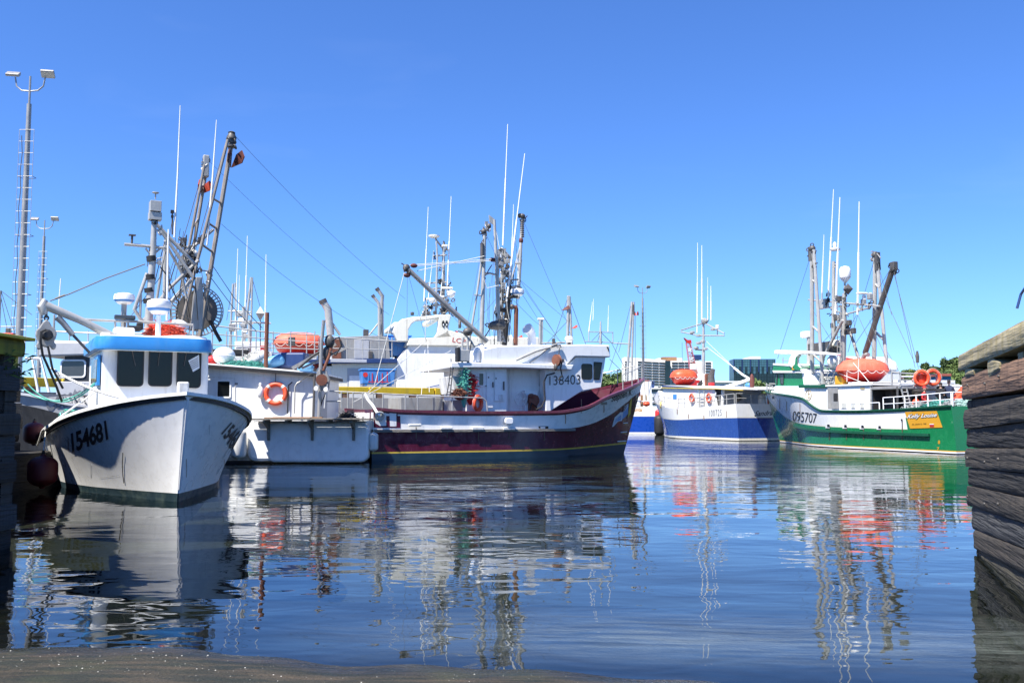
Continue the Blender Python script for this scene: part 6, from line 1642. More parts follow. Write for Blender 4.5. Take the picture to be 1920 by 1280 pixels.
for k in range(5): mb = MB(); mb.box(H1.P(450 + k * 3, 590 + k * 10, 0), (.4, .3, .3)); H1.part('mast_fitting', mb, ('metal_grey', 'white_paint')[k % 2], bevel=.03)
stays(H1, [((473, 522), (492, 590)), ((437, 532), (425, 600)), ((471, 522), (455, 600))], 0, r=.02)
H2 = far_boat((-4.5, 66), (1, .1), 'distant moored boat behind the maroon wheelhouse with a tall outrigger mast and red vanes', L=9, hullm='green_dark')
ladder_mast(H2, 'outrigger_mast', 'metal_light', H2.P(1066, 556, 0), H2.P(1068, 556, 0), H2.P(1063, 690, 0), H2.P(1074, 690, 0), [.3, .5, .75], .11, .05)
mb = MB(); mb.box(H2.P(1066, 566, 0), (.22, .2, .9)); H2.part('mast_head', mb, 'metal_light', bevel=.03)
vane(H2, 'stabiliser_plate', H2.P(1060, 578, 0), .5, 'rust_plate'); vane(H2, 'stabiliser_plate', H2.P(1077, 613, 0), .36, 'red_flag'); vane(H2, 'stabiliser_plate', H2.P(974, 632, 0), .36, 'red_flag')
stays(H2, [((1068, 560), (1100, 650)), ((1064, 560), (1030, 660)), ((1066, 600), (1000, 670))], 0, r=.02)
H2.T('mast', 'metal_light', [(1012, 680), (1013, 600), (1013, 596)], 0, .10); H2.T('mast', 'metal_light', [(1016, 680), (1017, 600)], 0, .05); H2.T('yard', 'metal_light', [(985, 644), (1060, 642)], 0, .06)
mb = MB(); mb.box(H2.P(1014, 598, 0), (.5, .2, .14)); H2.part('radar_scanner', mb, 'white_clean', bevel=.03)
mb = MB(); mb.box(H2.P(1038, 641, 0), (.22, .2, .5)); H2.part('lamp', mb, 'metal_dark', bevel=.03)
H3 = far_boat((-34, 60), (1, .1), 'distant pale boat with thin masts behind the left wharf cap', L=12, m='white_dirty', hullm='green_paint')
H3.T('mast', 'metal_grey', [(-6, 700), (0, 545)], 0, .10); stays(H3, [((2, 545), (26, 620)), ((2, 545), (60, 590)), ((0, 548), (18, 640))], 0, r=.02)
H3.T('rail', 'metal_light', [(0, 612), (60, 612)], 0, .03); mb = MB(); mb.box(H3.P(16, 622, 0), (.3, .3, .5)); H3.part('floodlight', mb, 'metal_dark', bevel=.05)
mb = MB(); mb.box(H3.P(5, 630, 0), (1.5, .5, .4)); H3.part('locker', mb, 'red_paint', bevel=.05)

# ================================================================ blue and white stern (left of the centre)
E = Boat('fishing_boat', (11.9, 93), (.04, 1), 'bright blue and white square stern of a boat just right of the maroon bow')
shE = crv([(0, 2.75), (.6, 2.8), (1, 3.8)]); BsE = crv([(0, 3.0), (.7, 3.0), (1, .05)]); BwE = crv([(0, 2.9), (.7, 2.6), (1, .04)])
hull(E, 15, 14, shE, BsE, BwE, [c0(-.5), c0(.02), c0(.22), c0(1.78), shE], ['black_rubber', 'white_paint', 'hull_blue_bright', 'white_paint'], deck=lambda s_: 2.0, n=16)
lettering(E, 'Atlanta', [(1176, 771), (1204, 771), (1204, 764), (1176, 764)], 'gold', bold=.02); lettering(E, 'ST. JOHN\'S, NL', [(1172, 776), (1196, 776), (1196, 773.5), (1172, 773.5)], 'gold', bold=.0)
uE = 3.0
def EF(name, m, pxs, u=uE, r=.06, n=8): return E.TF(name, m, pxs, u, r, n)
mb = MB(); mb.prism([E.F(a, c, 6) for a, c in ((1180, 715), (1222, 715), (1222, 770), (1180, 770))], (3, 0, 0)); E.part('house', mb, 'white_paint', bevel=.04)
mb = MB(); mb.prism([E.F(a, c, 5.9) for a, c in ((1201, 740), (1214, 740), (1214, 765), (1201, 765))], (.1, 0, 0)); E.part('door', mb, 'brown_wood', bevel=.02)
q = ladder_mast(E, 'outrigger_mast', 'metal_light', E.F(1185, 566, uE), E.F(1188, 566, uE), E.F(1175, 716, uE), E.F(1184, 716, uE), [.3, .55, .75], .13, .06)
vane(E, 'stabiliser_plate', E.F(1193, 588, uE), .7, 'red_flag')
mb = MB(); mb.box(E.F(1188, 580, uE), (.25, .2, 1.0)); E.part('mast_head', mb, 'metal_dark', parent=q)
EF('yard', 'metal_light', [(1148, 643), (1185, 645)], r=.06); stays(E, [], 0)
for a, c in (((1183, 570), (1160, 660)), ((1191, 590), (1191, 700)), ((1145, 640), (1172, 690)), ((1160, 640), (1140, 700))): EF('stay_wire', 'wire', [a, c], r=.025, n=5)
EF('railing', 'white_paint', [(1170, 752), (1232, 752)], u=.1, r=.05)
for x in (1186, 1200, 1222, 1231): EF('stanchion', 'white_paint', [(x, 752), (x, 765)], u=.1, r=.05)
for x in (1209, 1216): EF('derrick', 'cream_paint', [(x, 765), (x - 2, 715)], u=4, r=.14)
o = fender(E.W(E.F(1193, 737, .1)), .42, .85, 'red ball float hung on the rail of the bright blue and white stern', 'red_paint'); 
fender(E.W(E.F(1212, 757, .3)), .36, .5, 'orange float lying on the deck of the bright blue and white stern', 'orange')
fender(E.W(E.F(1234.5, 779, -.5)), .33, 1.2, 'red float squeezed between the two blue boats', 'red_paint')
fender(E.W(E.F(1237, 797, -.9)), .55, 2.0, 'big black rubber fender between the two blue boats', 'black_rubber')

# ================================================================ blue and white boat with number 100725
S = Boat('fishing_boat', (18.75, 68.9), (-.348, .937), 'dark blue and white boat with number 100725, lettered Sandra on its square stern')
shS = crv([(0, 2.70), (.3, 2.50), (.55, 2.45), (.75, 2.75), (.9, 3.45), (1, 4.1)])
BsS = crv([(0, 2.65), (.5, 2.75), (.75, 2.5), (.9, 1.5), (1, .05)]); BwS = crv([(0, 2.45), (.5, 2.5), (.72, 1.9), (.88, .85), (1, .03)])
lnS = crv([(0, 1.68), (.3, 1.60), (.55, 1.50), (.75, 1.60), (.9, 2.1), (1, 2.7)])
hull(S, 16, 15, shS, BsS, BwS, [c0(-.5), c0(.04), c0(.20), lnS, lambda s_: lnS(s_) + .09, lambda s_: shS(s_) - .14, shS], ['black_rubber', 'cream_paint', 'hull_blue', 'cream_paint', 'white_paint', 'white_clean'], deck=lambda s_: shS(s_) - .7, n=34)
lettering(S, '100725', [(1330, 780.5), (1353, 779), (1353, 767.5), (1330, 768.5)], 'ink', bold=-.012, extra=1.25)
lettering(S, 'Sandra', [(1414, 780), (1448, 778), (1449, 769), (1416, 770)], 'ink', shear=.3, bold=.012)
lettering(S, 'ST. JOHN\'S NL', [(1419, 786), (1450, 786), (1450, 783), (1419, 783)], 'rust_plate', bold=.0)
patch(S, 'bow_mark', [(1237, 756), (1240, 752), (1240, 766), (1238, 764)], 'yellow_line', off=.03)
vS = 1.9
S.side('house', 'white_paint', [(1243, 727), (1339, 727), (1346, 775), (1243, 765)], vS, -2.0)
S.side('bulkhead', 'grey_light', [(1339, 727), (1352, 727), (1356, 776), (1341, 776)], vS - .2, -1.9)
S.side('dark_doorway', 'dark_inside', [(1341, 730), (1354, 730), (1354, 772), (1341, 772)], vS - .15, vS - .1, target=False)
S.side('roof', 'white_paint', [(1238, 727), (1243, 722), (1354, 724), (1420, 729), (1420, 731), (1354, 729), (1240, 729)], vS + .15, -2.2)
S.side('roof_edge', 'navy', [(1241, 722), (1275, 724), (1300, 726), (1241, 727)], vS + .18, vS + .12, target=False)
S.side('roof_edge', 'yellow_line', [(1239, 726), (1343, 728), (1392, 731), (1392, 732.5), (1343, 729.5), (1239, 727.6)], vS + .2, vS + .1, target=False)
S.T('roof_beam', 'metal_light', [(1354, 729), (1434, 731), (1475, 731)], .3, .06)
for p_, lab in (((1297, 746), 'left of the pair on the blue boat cabin wall'), ((1329, 746), 'right of the pair on the blue boat cabin, beside the ladder')):
    lifebuoy(S.W(S.P(p_[0], p_[1], vS + .12)), S.l, 'orange lifebuoy, ' + lab, r=.30, t=.075)
patch(S, 'blue_notice', [(1262, 739), (1269, 739), (1269, 748), (1262, 748)], 'tub_blue', off=.02, cuts=4)
for k in range(4): S.T('ladder_rung', 'metal_light', [(1312, 744 + k * 6), (1320, 744 + k * 6)], vS + .1, .035)
for x in (1311, 1320): S.T('ladder_rail', 'metal_light', [(x, 728), (x, 768)], vS + .1, .035)
S.T('derrick_post', 'white_clean', [(1354, 768), (1356, 727)], vS - .2, .14); S.T('roof_post', 'white_clean', [(1343, 735), (1336, 765)], vS, .07)
S.T('boom', 'white_clean', [(1358, 726), (1378, 720), (1409, 710)], .5, .12); S.T('boom', 'white_clean', [(1409, 712), (1392, 702), (1376, 689)], .5, .08)
mb = MB(); mb.ell(S.P(1410, 716, .5), (.18, .18, .62), 8); S.part('hauler_head', mb, 'rust_plate', smooth=True); mb = MB(); mb.ell(S.P(1404, 722, .5), (.35, .3, .2), 8); S.part('blue_motor', mb, 'tub_blue', smooth=True)
for k in range(2): S.T('stay_wire', 'rope_white', [(1325, 650), (1408, 712 + k * 2)], .2, .014, 5)
S.T('stay_wire', 'rope_white', [(1325, 640), (1376, 689)], .2, .014, 5)
pts = rail_line(S, S.surf, shS, 1, 0.02, .52, -.1, 10, 0); railing(S, pts, .75, 9, 'metal_light', .035)
pts = [S.surf(0, shS(0), 1) + Vector((.1, -.1, 0)), S.surf(0, shS(0), -1) + Vector((.1, .1, 0))]; railing(S, pts, .75, 5, 'metal_light', .035)
pts = rail_line(S, S.surf, shS, 1, .60, .75, -.1, 6, 0); railing(S, pts, .8, 3, 'metal_light', .035)
S.T('flue', 'metal_dark', [(1334, 724), (1333, 705), (1336, 697), (1337, 692)], -.3, [.34, .28, .18, .17], 10); mb = MB(); mb.box(S.P(1327, 714, -.3), (.7, .8, 1.1)); S.part('flue_casing', mb, 'rusty', bevel=.04)
S.T('flue', 'black_rubber', [(1314, 724), (1315, 718), (1318, 715)], .2, [.28, .22, .2], 10); mb = MB(); mb.box(S.P(1320, 716, 0), (.5, .5, 1.3)); S.part('mast_foot', mb, 'white_clean', bevel=.04)
mb = MB(); mb.box(S.P(1334, 721, .5), (.5, .3, .35)); S.part('red_box', mb, 'red_paint', bevel=.05)
rescue_capsule(S.W(S.P(1282, 707, .3)), S.h, 'orange covered rescue float on the roof of the blue boat with number 100725', L=2.35, Wd=1.8, Hh=1.35, top='orange', low='orange_dark')
bpy.data.objects[[o_.name for o_ in COL.objects if o_.name.startswith('rescue_float')][-1]].rotation_euler = (0, 0, .15)
S.T('mast', 'metal_light', [(1318, 724), (1319, 660), (1319, 600)], 0, [.16, .12, .09], 10)
for y, x0, x1 in ((627, 1277, 1359),): S.T('yard', 'metal_light', [(x0, 622), (1310, 629), (1358, 629)], 0, .055)
S.T('yard_brace', 'metal_light', [(1277, 619), (1318, 606), (1322, 606), (1358, 625)], 0, .055)
for x, y in ((1298, 623), (1324, 601), (1337, 617), (1310, 629), (1305, 652), (1318, 640), (1310, 643), (1322, 654)): mb = MB(); mb.box(S.P(x, y, 0), (.4, .3, .2)); S.part('mast_fitting', mb, 'metal_light', bevel=.04)
S.T('light_arm', 'metal_dark', [(1304, 655), (1318, 656)], 0, .06)
mb = MB(); mb.lathe([(.2, -.2), (.28, -.1), (.28, .15), (.1, .25)], S.P(1321, 602, 0), n=14); S.part('light_head', mb, 'metal_light', smooth=True)
whip(S, (1308, 455), (1307, 624), 0, .045); whip(S, (1316, 460), (1316, 600), 0, .055); whip(S, (1333, 536), (1333, 600), 0, .05); whip(S, (1327, 520), (1327, 600), 0, .03)
mb = MB(); mb.box(S.P(1345, 613, 0), (.25, .2, .35)); S.part('gps_antenna', mb, 'white_clean', bevel=.05); S.T('gps_post', 'metal_dark', [(1345, 616), (1345, 628)], 0, .035)
mb = MB(); mb.box(S.P(1300, 687, .5), (.5, .4, .45)); S.part('camera_box', mb, 'white_clean', bevel=.05)
S.T('hanging_float_line', 'rope_dark', [(1384, 728), (1384, 744)], .8, .03); mb = MB(); mb.lathe([(.01, -.3), (.35, .05), (.1, .35)], S.P(1384, 747, .8), n=10); S.part('hanging_weight', mb, 'metal_dark')
fender(S.W(S.P(1430, 752, -1.0)), .34, 1.1, 'white jug float standing on the Sandra stern deck', 'white_clean'); fender(S.W(S.P(1437, 752, -1.6)), .3, .6, 'faded orange float on the Sandra stern deck', 'orange_faded')
# ================================================================ green and white boat
mat('rust_stain_green', (.10, .075, .05), .7, var=.3)
K = Boat('fishing_boat', (23.9, 45.2), (-.267, .963), 'large green and white boat with number 095707 and an orange name board')
shK = crv([(0, 2.28), (.2, 2.12), (.35, 2.07), (.49, 2.12), (.54, 2.45), (.585, 2.88), (.7, 3.15), (.88, 3.40), (1, 3.62)])
BsK = crv([(0, 3.2), (.4, 3.3), (.62, 3.1), (.78, 2.4), (.9, 1.3), (.97, .45), (1, .05)])
BwK = crv([(0, 3.0), (.4, 3.1), (.6, 2.7), (.78, 1.5), (.9, .6), (1, .03)])
lnK = crv([(0, 1.12), (.25, 1.14), (.5, 1.20), (.62, 1.30), (.74, 1.52), (.84, 2.0), (.92, 2.6), (1, 3.15)])
HK = None
hull(K, 21.9, 20.2, shK, BsK, BwK, [c0(-.6), c0(.04), c0(.11), c0(.16), lnK, lambda s_: lnK(s_) + .06, lambda s_: shK(s_) - .16, lambda s_: shK(s_) - .11, shK],
     ['black_rubber', 'white_clean', 'gold', 'green_paint', 'cream_paint', 'white_clean', 'cream_paint', 'green_paint'], p=1.5, deck=lambda s_: shK(s_) - .8, sub=3, n=60)
HK = K.targets[0]
for p in HK.data.polygons:
    if p.material_index in (4, 5, 6) and p.center.x < 3.0 : p.material_index = 3
capband(K, 'gunwale', 'green_dark', ring_line(K, K.surf, shK, off=0, n=60, dz=.02), .14, .07)
rub = rail_line(K, K.surf, lambda s_: lnK(s_) - .24, 1, .08, .72, .03, 40); capband(K, 'rub_rail', 'green_dark', rub, .16, .14)
rub = rail_line(K, K.surf, lambda s_: lnK(s_) - .24, -1, .08, .72, .03, 40); capband(K, 'rub_rail', 'green_dark', rub, .16, .14)
lettering(K, '095707', [(1486, 789), (1531, 793), (1532, 775), (1487, 770)], 'ink', bold=.0, targets=[HK], extra=.95)
patch(K, 'name_board', [(1697, 772), (1757, 770), (1768, 801), (1707, 803)], 'gold', off=.02, targets=[HK])
lettering(K, 'Kelly Louise', [(1701, 787), (1758, 784), (1759, 773), (1703, 776)], 'ink', shear=.3, bold=.045, off=.03, targets=[HK])
lettering(K, 'Kelly Louise', [(1701.5, 786), (1757.5, 783), (1758.5, 773.5), (1703.5, 776.5)], 'white_clean', shear=.3, bold=.016, off=.042, targets=[HK])
lettering(K, 'St. John\'s, NL', [(1710, 797.5), (1738, 796), (1738, 792), (1711, 793.5)], 'ink', shear=.3, bold=.0, off=.03, targets=[HK])
patch(K, 'small_flag', [(1744, 794), (1752, 794), (1752, 800), (1744, 800)], 'red_paint', off=.03, targets=[HK], cuts=4); patch(K, 'small_flag', [(1744, 794), (1752, 794), (1752, 795.5), (1744, 795.5)], 'white_clean', off=.036, targets=[HK], cuts=4)
lettering(K, '8', [(1759, 832), (1763, 832), (1763, 825), (1759, 825)], 'gold', bold=.02, targets=[HK]); lettering(K, '7', [(1757, 844), (1761.5, 844), (1761.5, 838), (1757, 838)], 'gold', bold=.02, targets=[HK])
for x in (1553, 1585, 1617, 1649):
    y = 800 + (x - 1553) * .03
    patch(K, 'scupper_plate', [(x - 4.5, y - 5), (x + 3.5, y - 5), (x + 3.5, y + 2), (x - 4.5, y + 2)], 'white_clean', off=.03, targets=[HK], cuts=3); patch(K, 'scupper', [(x - 1, y - 5), (x + 3.5, y - 5), (x + 3.5, y), (x - 1, y)], 'ink', off=.04, targets=[HK], cuts=3)
patch(K, 'scupper', [(1690, 785), (1693, 785), (1693, 788.5), (1690, 788.5)], 'ink', off=.03, targets=[HK], cuts=3); patch(K, 'hawse_pipe', [(1448, 743), (1451, 742), (1452, 747), (1449, 747)], 'ink', off=.03, targets=[HK], cuts=3)
vK = 2.75
for x in (1555.5, 1587.5, 1619.5, 1651.5, 1692): stroke(K, 'rust_stain', [(x, 804 if x < 1690 else 790), (x + .3, 812), (x, 824)], 1.6, 'rust_stain_green', off=.02, targets=[HK])
for x, y in ((1500, 756), (1475, 752), (1462, 748)): stroke(K, 'rust_stain', [(x, y), (x, y + 10), (x + .3, y + 18)], 1.0, 'rust_streak', off=.012, targets=[HK])
for x, y0_, l in ((897, 806, 20), (954, 806, 16), (1020, 804, 22), (838, 806, 14), (780, 800, 22), (1132, 759, 14), (1090, 748, 26), (1060, 776, 18)): stroke(D, 'rust_stain', [(x, y0_), (x + .4, y0_ + l * .5), (x, y0_ + l)], 1.5, 'rust_streak' if y0_ < 800 else 'rust_stain_green', off=.012, targets=HD)
for x, y0_, l in ((1291, 776, 8), (1320, 778, 9), (1362, 770, 12), (1270, 762, 14)): stroke(S, 'rust_stain', [(x, y0_), (x, y0_ + l)], 1.2, 'rust_streak', off=.02)
# deckhouse
K.side('deckhouse', 'white_clean', [(1508, 724), (1547, 724), (1632, 721), (1632, 774), (1508, 774)], vK, -2.75)
K.side('deckhouse_roof', 'white_clean', [(1546, 722), (1634, 718.5), (1634, 722), (1546, 725)], vK + .1, -2.85)
K.side('fore_house', 'white_clean', [(1452, 724), (1510, 724), (1510, 764), (1496, 756), (1482, 744), (1452, 739)], 2.15, -2.15)
K.side('deck_edge', 'green_dark', [(1497, 721), (1547, 721), (1547, 727), (1497, 727)], vK + .12, -2.85)
K.side('wheelhouse', 'green_paint', [(1452, 699), (1504, 699), (1508, 723), (1454, 723)], 2.0, -2.0)
K.side('wheelhouse_band', 'green_paint', [(1450, 684), (1490, 686), (1502, 690), (1502, 695), (1448, 695)], 2.15, -2.15)
K.side('roof_edge', 'white_clean', [(1448, 694.5), (1503, 695.5), (1504, 699), (1450, 699)], 2.2, -2.2); K.side('roof_edge', 'white_clean', [(1449, 681), (1487, 683.5), (1487, 687), (1449, 684.5)], 2.18, -2.18)
K.side('house_side', 'white_clean', [(1502, 690), (1510, 695), (1518, 723), (1507, 723), (1503, 697)], 2.05, -2.0)
for x0, x1 in ((1454, 1458), (1462, 1470)):
    quadwin(K, [(x0, 700), (x1, 700), (x1 - .5, 721), (x0 + 2, 721)], 2.005, 1, m='glass_grey')
archK = [(1487, 687), (1484, 682), (1486, 672), (1491, 663), (1499, 659), (1515, 658), (1552, 660), (1577, 663), (1576, 667), (1552, 665), (1512, 663), (1504, 665), (1499, 672), (1499, 683), (1504, 690), (1508, 694), (1502, 695)]
for v_ in (2.0, -2.2): K.side('arch', 'white_clean', archK, v_, v_ + .25, bevel=.03)
K.side('arch_panel', 'green_paint', [(1487, 686), (1490, 682), (1491, 672), (1496, 662), (1493, 672), (1494, 684), (1500, 690), (1500, 694), (1484, 694)], 2.26, 2.2, target=True)
lettering(K, 'L', [(1485, 693), (1490, 693), (1489, 684), (1486, 684)], 'gold', shear=.2, bold=.03, off=.03)
p = K.P(1510, 661, 0); mb = MB(); mb.box(p, (.4, 4.4, .25)); K.part('arch_crosspiece', mb, 'white_clean', bevel=.04)
# emblem: ring with anchor
c = K.P(1516.5, 740, vK + .0); mb = MB(); yv = vK + .01
ec = K.P(1516.5, 740, vK)
mb.torus((ec.x, vK + .02, ec.z), .30, .022, (0, 1, 0), 28, 5); mb.path([(ec.x, yv, ec.z + .18), (ec.x, yv, ec.z - .17)], .025, 5); mb.path([(ec.x - .12, yv, ec.z + .07), (ec.x + .12, yv, ec.z + .07)], .02, 5)
mb.path([(ec.x - .16, yv, ec.z - .05), (ec.x - .12, yv, ec.z - .15), (ec.x, yv, ec.z - .18), (ec.x + .12, yv, ec.z - .15), (ec.x + .16, yv, ec.z - .05)], .02, 5); mb.torus((ec.x, yv, ec.z + .2), .04, .012, (0, 1, 0), 10, 4)
mat('emblem_gold', (.38, .30, .17), .5); K.part('anchor_emblem', mb, 'emblem_gold')
# doorway, small windows, sign
def kslab(name, rect, m, v=vK, th=.03, par=None, bevel=.006): return slab(K, name, rect, v, 1, m, th, bevel, par)
kslab('doorway', (1552, 727, 1572, 766), 'grey_panel', th=.02); 
dd = K.part('door', MB().prism([K.P(a, c_, vK + .03) for a, c_ in ((1552, 727), (1571, 727), (1573, 766), (1560, 766))], (0, .02, 0)), 'metal_grey')
kslab('doorway_window', (1563, 737, 1571, 752), 'dark_inside', v=vK + .05, th=.012)
for x in (1578, 1594, 1611):
    f_ = kslab('window', (x - .6, 754, x + 10, 765.6), 'white_clean', th=.03); kslab('pane', (x + .4, 755, x + 9, 764.8), 'lamp_glass', v=vK + .03, th=.012, par=f_)
kslab('sign_plate', (1613.5, 725.5, 1621.5, 730.5), 'emblem_gold', th=.02)
xa_ = K.P(1632, 750, vK).x
mb = MB(); mb.box((xa_ - .03, -.05, 2.75), (.04, 5.3, 1.75)); K.part('aft_shade_panel', mb, 'dark_inside')  # near-black panel stands in for the shaded opening under the canopy
# covered working deck
uc0, uc1 = K.P(1632, 722, vK).x, K.P(1686, 725, vK).x
yc = K.F(1757, 730, uc1).y; zc_ = K.P(1686, 728.5, vK).z
mb = MB(); mb.box(((uc0 + uc1) / 2, (vK + yc) / 2 + .03, zc_ + .08), (uc0 - uc1, vK - yc, .16)); K.part('canopy', mb, 'metal_grey', bevel=.02, target=True)
def KF(name, m, pxs, r=.045, n=8, du=0.0): return K.TF(name, m, pxs, uc1 + du, r, n)
kslab('strip_light', (1641, 727, 1658, 730), 'cream_paint', v=vK - .5, th=.15)
mb = MB(); a_ = K.F(1723, 731, uc1 + .3); mb.box((a_.x, a_.y, zc_ - .05), (.15, .7, .08)); K.part('strip_light', mb, 'cream_paint', bevel=.01)
mb = MB(); mb.box(((uc0 + uc1) / 2, .2, 2.55), (uc0 - uc1 - .3, .06, 1.5)); K.part('working_space_shade', mb, 'dark_inside')  # near-black sheet painted for the shade inside the covered deck
for x, m_ in ((1633, 'metal_light'), (1683, 'metal_dark')): K.T('canopy_post', m_, [(x, 772), (x, 724)], vK, .06)
mb = MB(); mb.box(K.P(1660, 752, .8), (2.0, 1.2, 1.2)); K.part('sorting_table', mb, 'metal_dark', bevel=.04); mb = MB(); mb.box(K.P(1672, 748, 1.6), (.5, .5, 1.1)); K.part('control_stand', mb, 'metal_dark', bevel=.04)
K.front('screen', 'grey_panel', [(1737, 732), (1757, 732), (1757, 758), (1737, 758)], uc1 + .05, uc1 + .1, target=False)
for x0, x1 in ((1690, 1698), (1700, 1708)): KF('ladder_rail', 'metal_light', [(x0, 729), (x1, 762)])
for t in range(4): KF('ladder_rung', 'metal_light', [(1692 + t * 2, 735 + t * 7), (1702 + t * 2, 735 + t * 7)], .035)
# upper deck rail and lifebuoys
KF('upper_rail', 'metal_light', [(1686, 699), (1714, 701), (1757, 703)])
for x, y in ((1688, 700), (1713, 701), (1756, 703)): KF('upper_post', 'metal_light', [(x, y), (x, 725)])
KF('upper_rail', 'white_clean', [(1689, 706), (1712, 706)], .04); KF('upper_rail', 'white_clean', [(1686, 719), (1757, 721)], .04); KF('upper_rail', 'metal_light', [(1689, 712), (1712, 713)], .03)
K.T('upper_rail', 'metal_light', [(1672, 697), (1686, 699)], vK, .045); K.T('upper_post', 'metal_light', [(1672, 697), (1672, 722)], vK, .045)
nf = -K.f
lifebuoy(K.W(K.F(1728, 709, uc1 - .12)), nf + K.l * .25, 'orange lifebuoy over a round orange bag on the green boat upper rail', r=.36, t=.085)
lifebuoy(K.W(K.F(1749, 707.5, uc1 - .12)), nf + K.l * .25, 'orange lifebuoy with open centre, rightmost on the green boat upper rail', r=.36, t=.085)
mb = MB(); mb.lathe([(.26, -.10), (.31, 0), (.26, .10)], (0, 0, 0), (1, 0, 0), 18); o = mb.build('flotation_bag', 'orange', smooth=True); o.location = K.W(K.F(1728, 710, uc1 + .05)); o.rotation_euler = (0, 0, K.h); tag(o, 'round orange bag held inside the left lifebuoy of the green boat', 'flotation bag')
mb = MB(); mb.lathe([(.44, -.10), (.52, -.05), (.52, .05), (.44, .10)], (0, 0, 0), (1, 0, 0), 8); o = mb.build('flotation_bag', 'orange', bevel=.03); o.location = K.W(K.F(1726, 713, uc1 + .3)); o.rotation_euler = (0, 0, K.h); tag(o, 'eight-sided orange float pad behind the left lifebuoy of the green boat', 'flotation bag')
rescue_capsule(K.W(K.P(1617, 695, .6)), K.h, 'large orange covered rescue float on the deckhouse roof of the green boat', L=3.1, Wd=2.1, Hh=1.45)
bpy.data.objects[[o_.name for o_ in COL.objects if o_.name.startswith('rescue_float')][-1]].rotation_euler = (0, 0, R(8))
K.side('float_cradle', 'white_clean', [(1590, 716), (1632, 716), (1632, 721), (1590, 721)], 1.8, -1)
for a, c_ in (((1600, 680), (1631, 718)), ((1574, 700), (1615, 716)), ((1588, 695), (1588, 716)), ((1610, 672), (1609, 712))): K.T('lashing', 'rope_white', [a, c_], 1.95, .018, 5)
# stern rails, nets, people
pts = rail_line(K, K.surf, shK, 1, .0, .235, -.1, 14, 0); railing(K, pts, .66, 7, 'white_clean', .032, (1.0, .5))
pts = [K.surf(0, shK(0), 1) + Vector((.1, -.1, 0)), K.surf(0, shK(0), -1) + Vector((.1, .1, 0))]; railing(K, pts, .66, 4, 'white_clean', .028, (1.0, .5))
pts = rail_line(K, K.surf, shK, 1, .25, .365, -.1, 10, 0); railing(K, pts, .42, 4, 'white_clean', .032, (1.0,))
mat('net_grey', (.34, .36, .36), .9, var=.4, vscale=10); mat('net_pale', (.38, .55, .50), .9, var=.3, vscale=10)
for i, (u_, v_, s_, m_) in enumerate(((3.9, 1.7, (1.9, 1.6, .55), 'net_grey'), (2.6, 1.6, (2.0, 1.7, .6), 'net_teal'), (1.5, 1.5, (1.8, 1.8, .62), 'net_grey'), (.8, 1.3, (1.6, 2.0, .85), 'net_pale'), (3.2, .6, (2, 1.6, .75), 'net_pale'), (.9, -.2, (1.5, 2, .8), 'net_teal'))):
    heap('net_heap', K.W((u_, v_, 1.95)), s_, m_, ('grey netting heap at the forward end of the green boat stern deck', 'teal netting heap under the man in the navy jacket', 'grey and white netting heap against the green stern rail', 'pale mint netting heap at the aft corner of the green stern', 'pale netting behind the first two heaps on the green stern deck', 'teal netting at the far aft corner beyond the pale heap')[i], 'net heap', 40 + i, 420, .018, .6)
prj = K.P(1780, 735, .8)
pm = person(K.W((prj.x, .8, 1.62)), K.h + R(40), 'man in navy hooded jacket and dark cap standing at the green boat stern')
pz = K.P(1780, 712, .8).z - 1.78; pm.location.z = max(1.4, pz)
q_ = K.P(1764, 745, 1.2); pn = person(K.W((q_.x, 1.2, K.P(1764, 718, 1.2).z - 1.75)), K.h + R(-150), 'person in dark clothes beside the man in the navy jacket, left of him', 'cloth_black', 'hair_dark')
q_ = K.P(1733, 745, 1.6); pr_ = person(K.W((q_.x, 1.6, K.P(1733, 727, 1.6).z - 1.7)), K.h + R(120), 'person in a bright red jacket standing behind the stern rail under the canopy edge', 'cloth_red', 'cloth_red')
q_ = K.P(1718, 752, 1.9); pr2 = person(K.W((q_.x, 1.9, K.P(1718, 738, 1.9).z - 1.75)), K.h + R(100), 'dark-haired person in an orange vest among the nets, seen from behind', 'orange', 'hair_dark')
o = fish_tub(K.W(K.P(1800, 738, -1.2)), K.h, 'white fish box standing behind the man in the navy jacket', L=.6, Wd=.5, Hh=.34, m='white_clean', group='boxes on the green stern')
mb = MB(); mb.prism([(-.5, 0, 0), (.5, 0, 0), (.5, 0, .75), (.2, 0, .8)], (0, .6, 0)); o = mb.build('tarpaulin', 'orange', bevel=.04); o.location = K.W(K.P(1806, 753, .4)); tag(o, 'orange folded cover at the aft end of the green boat, beside the timber wharf', 'cover')
for x, m_ in ((1570, 'metal_grey'), (1606, 'gold')):
    pass
mb = MB(); mb.box((0, 0, 0), (.75, .6, .55)); o = mb.build('storage_bin', 'gold', bevel=.06); o.location = K.W(K.P(1580, 713, 1.5)); o.rotation_euler = (0, 0, K.h); tag(o, 'small yellow bin on the green boat roof under the left end of the rescue float', 'bin')
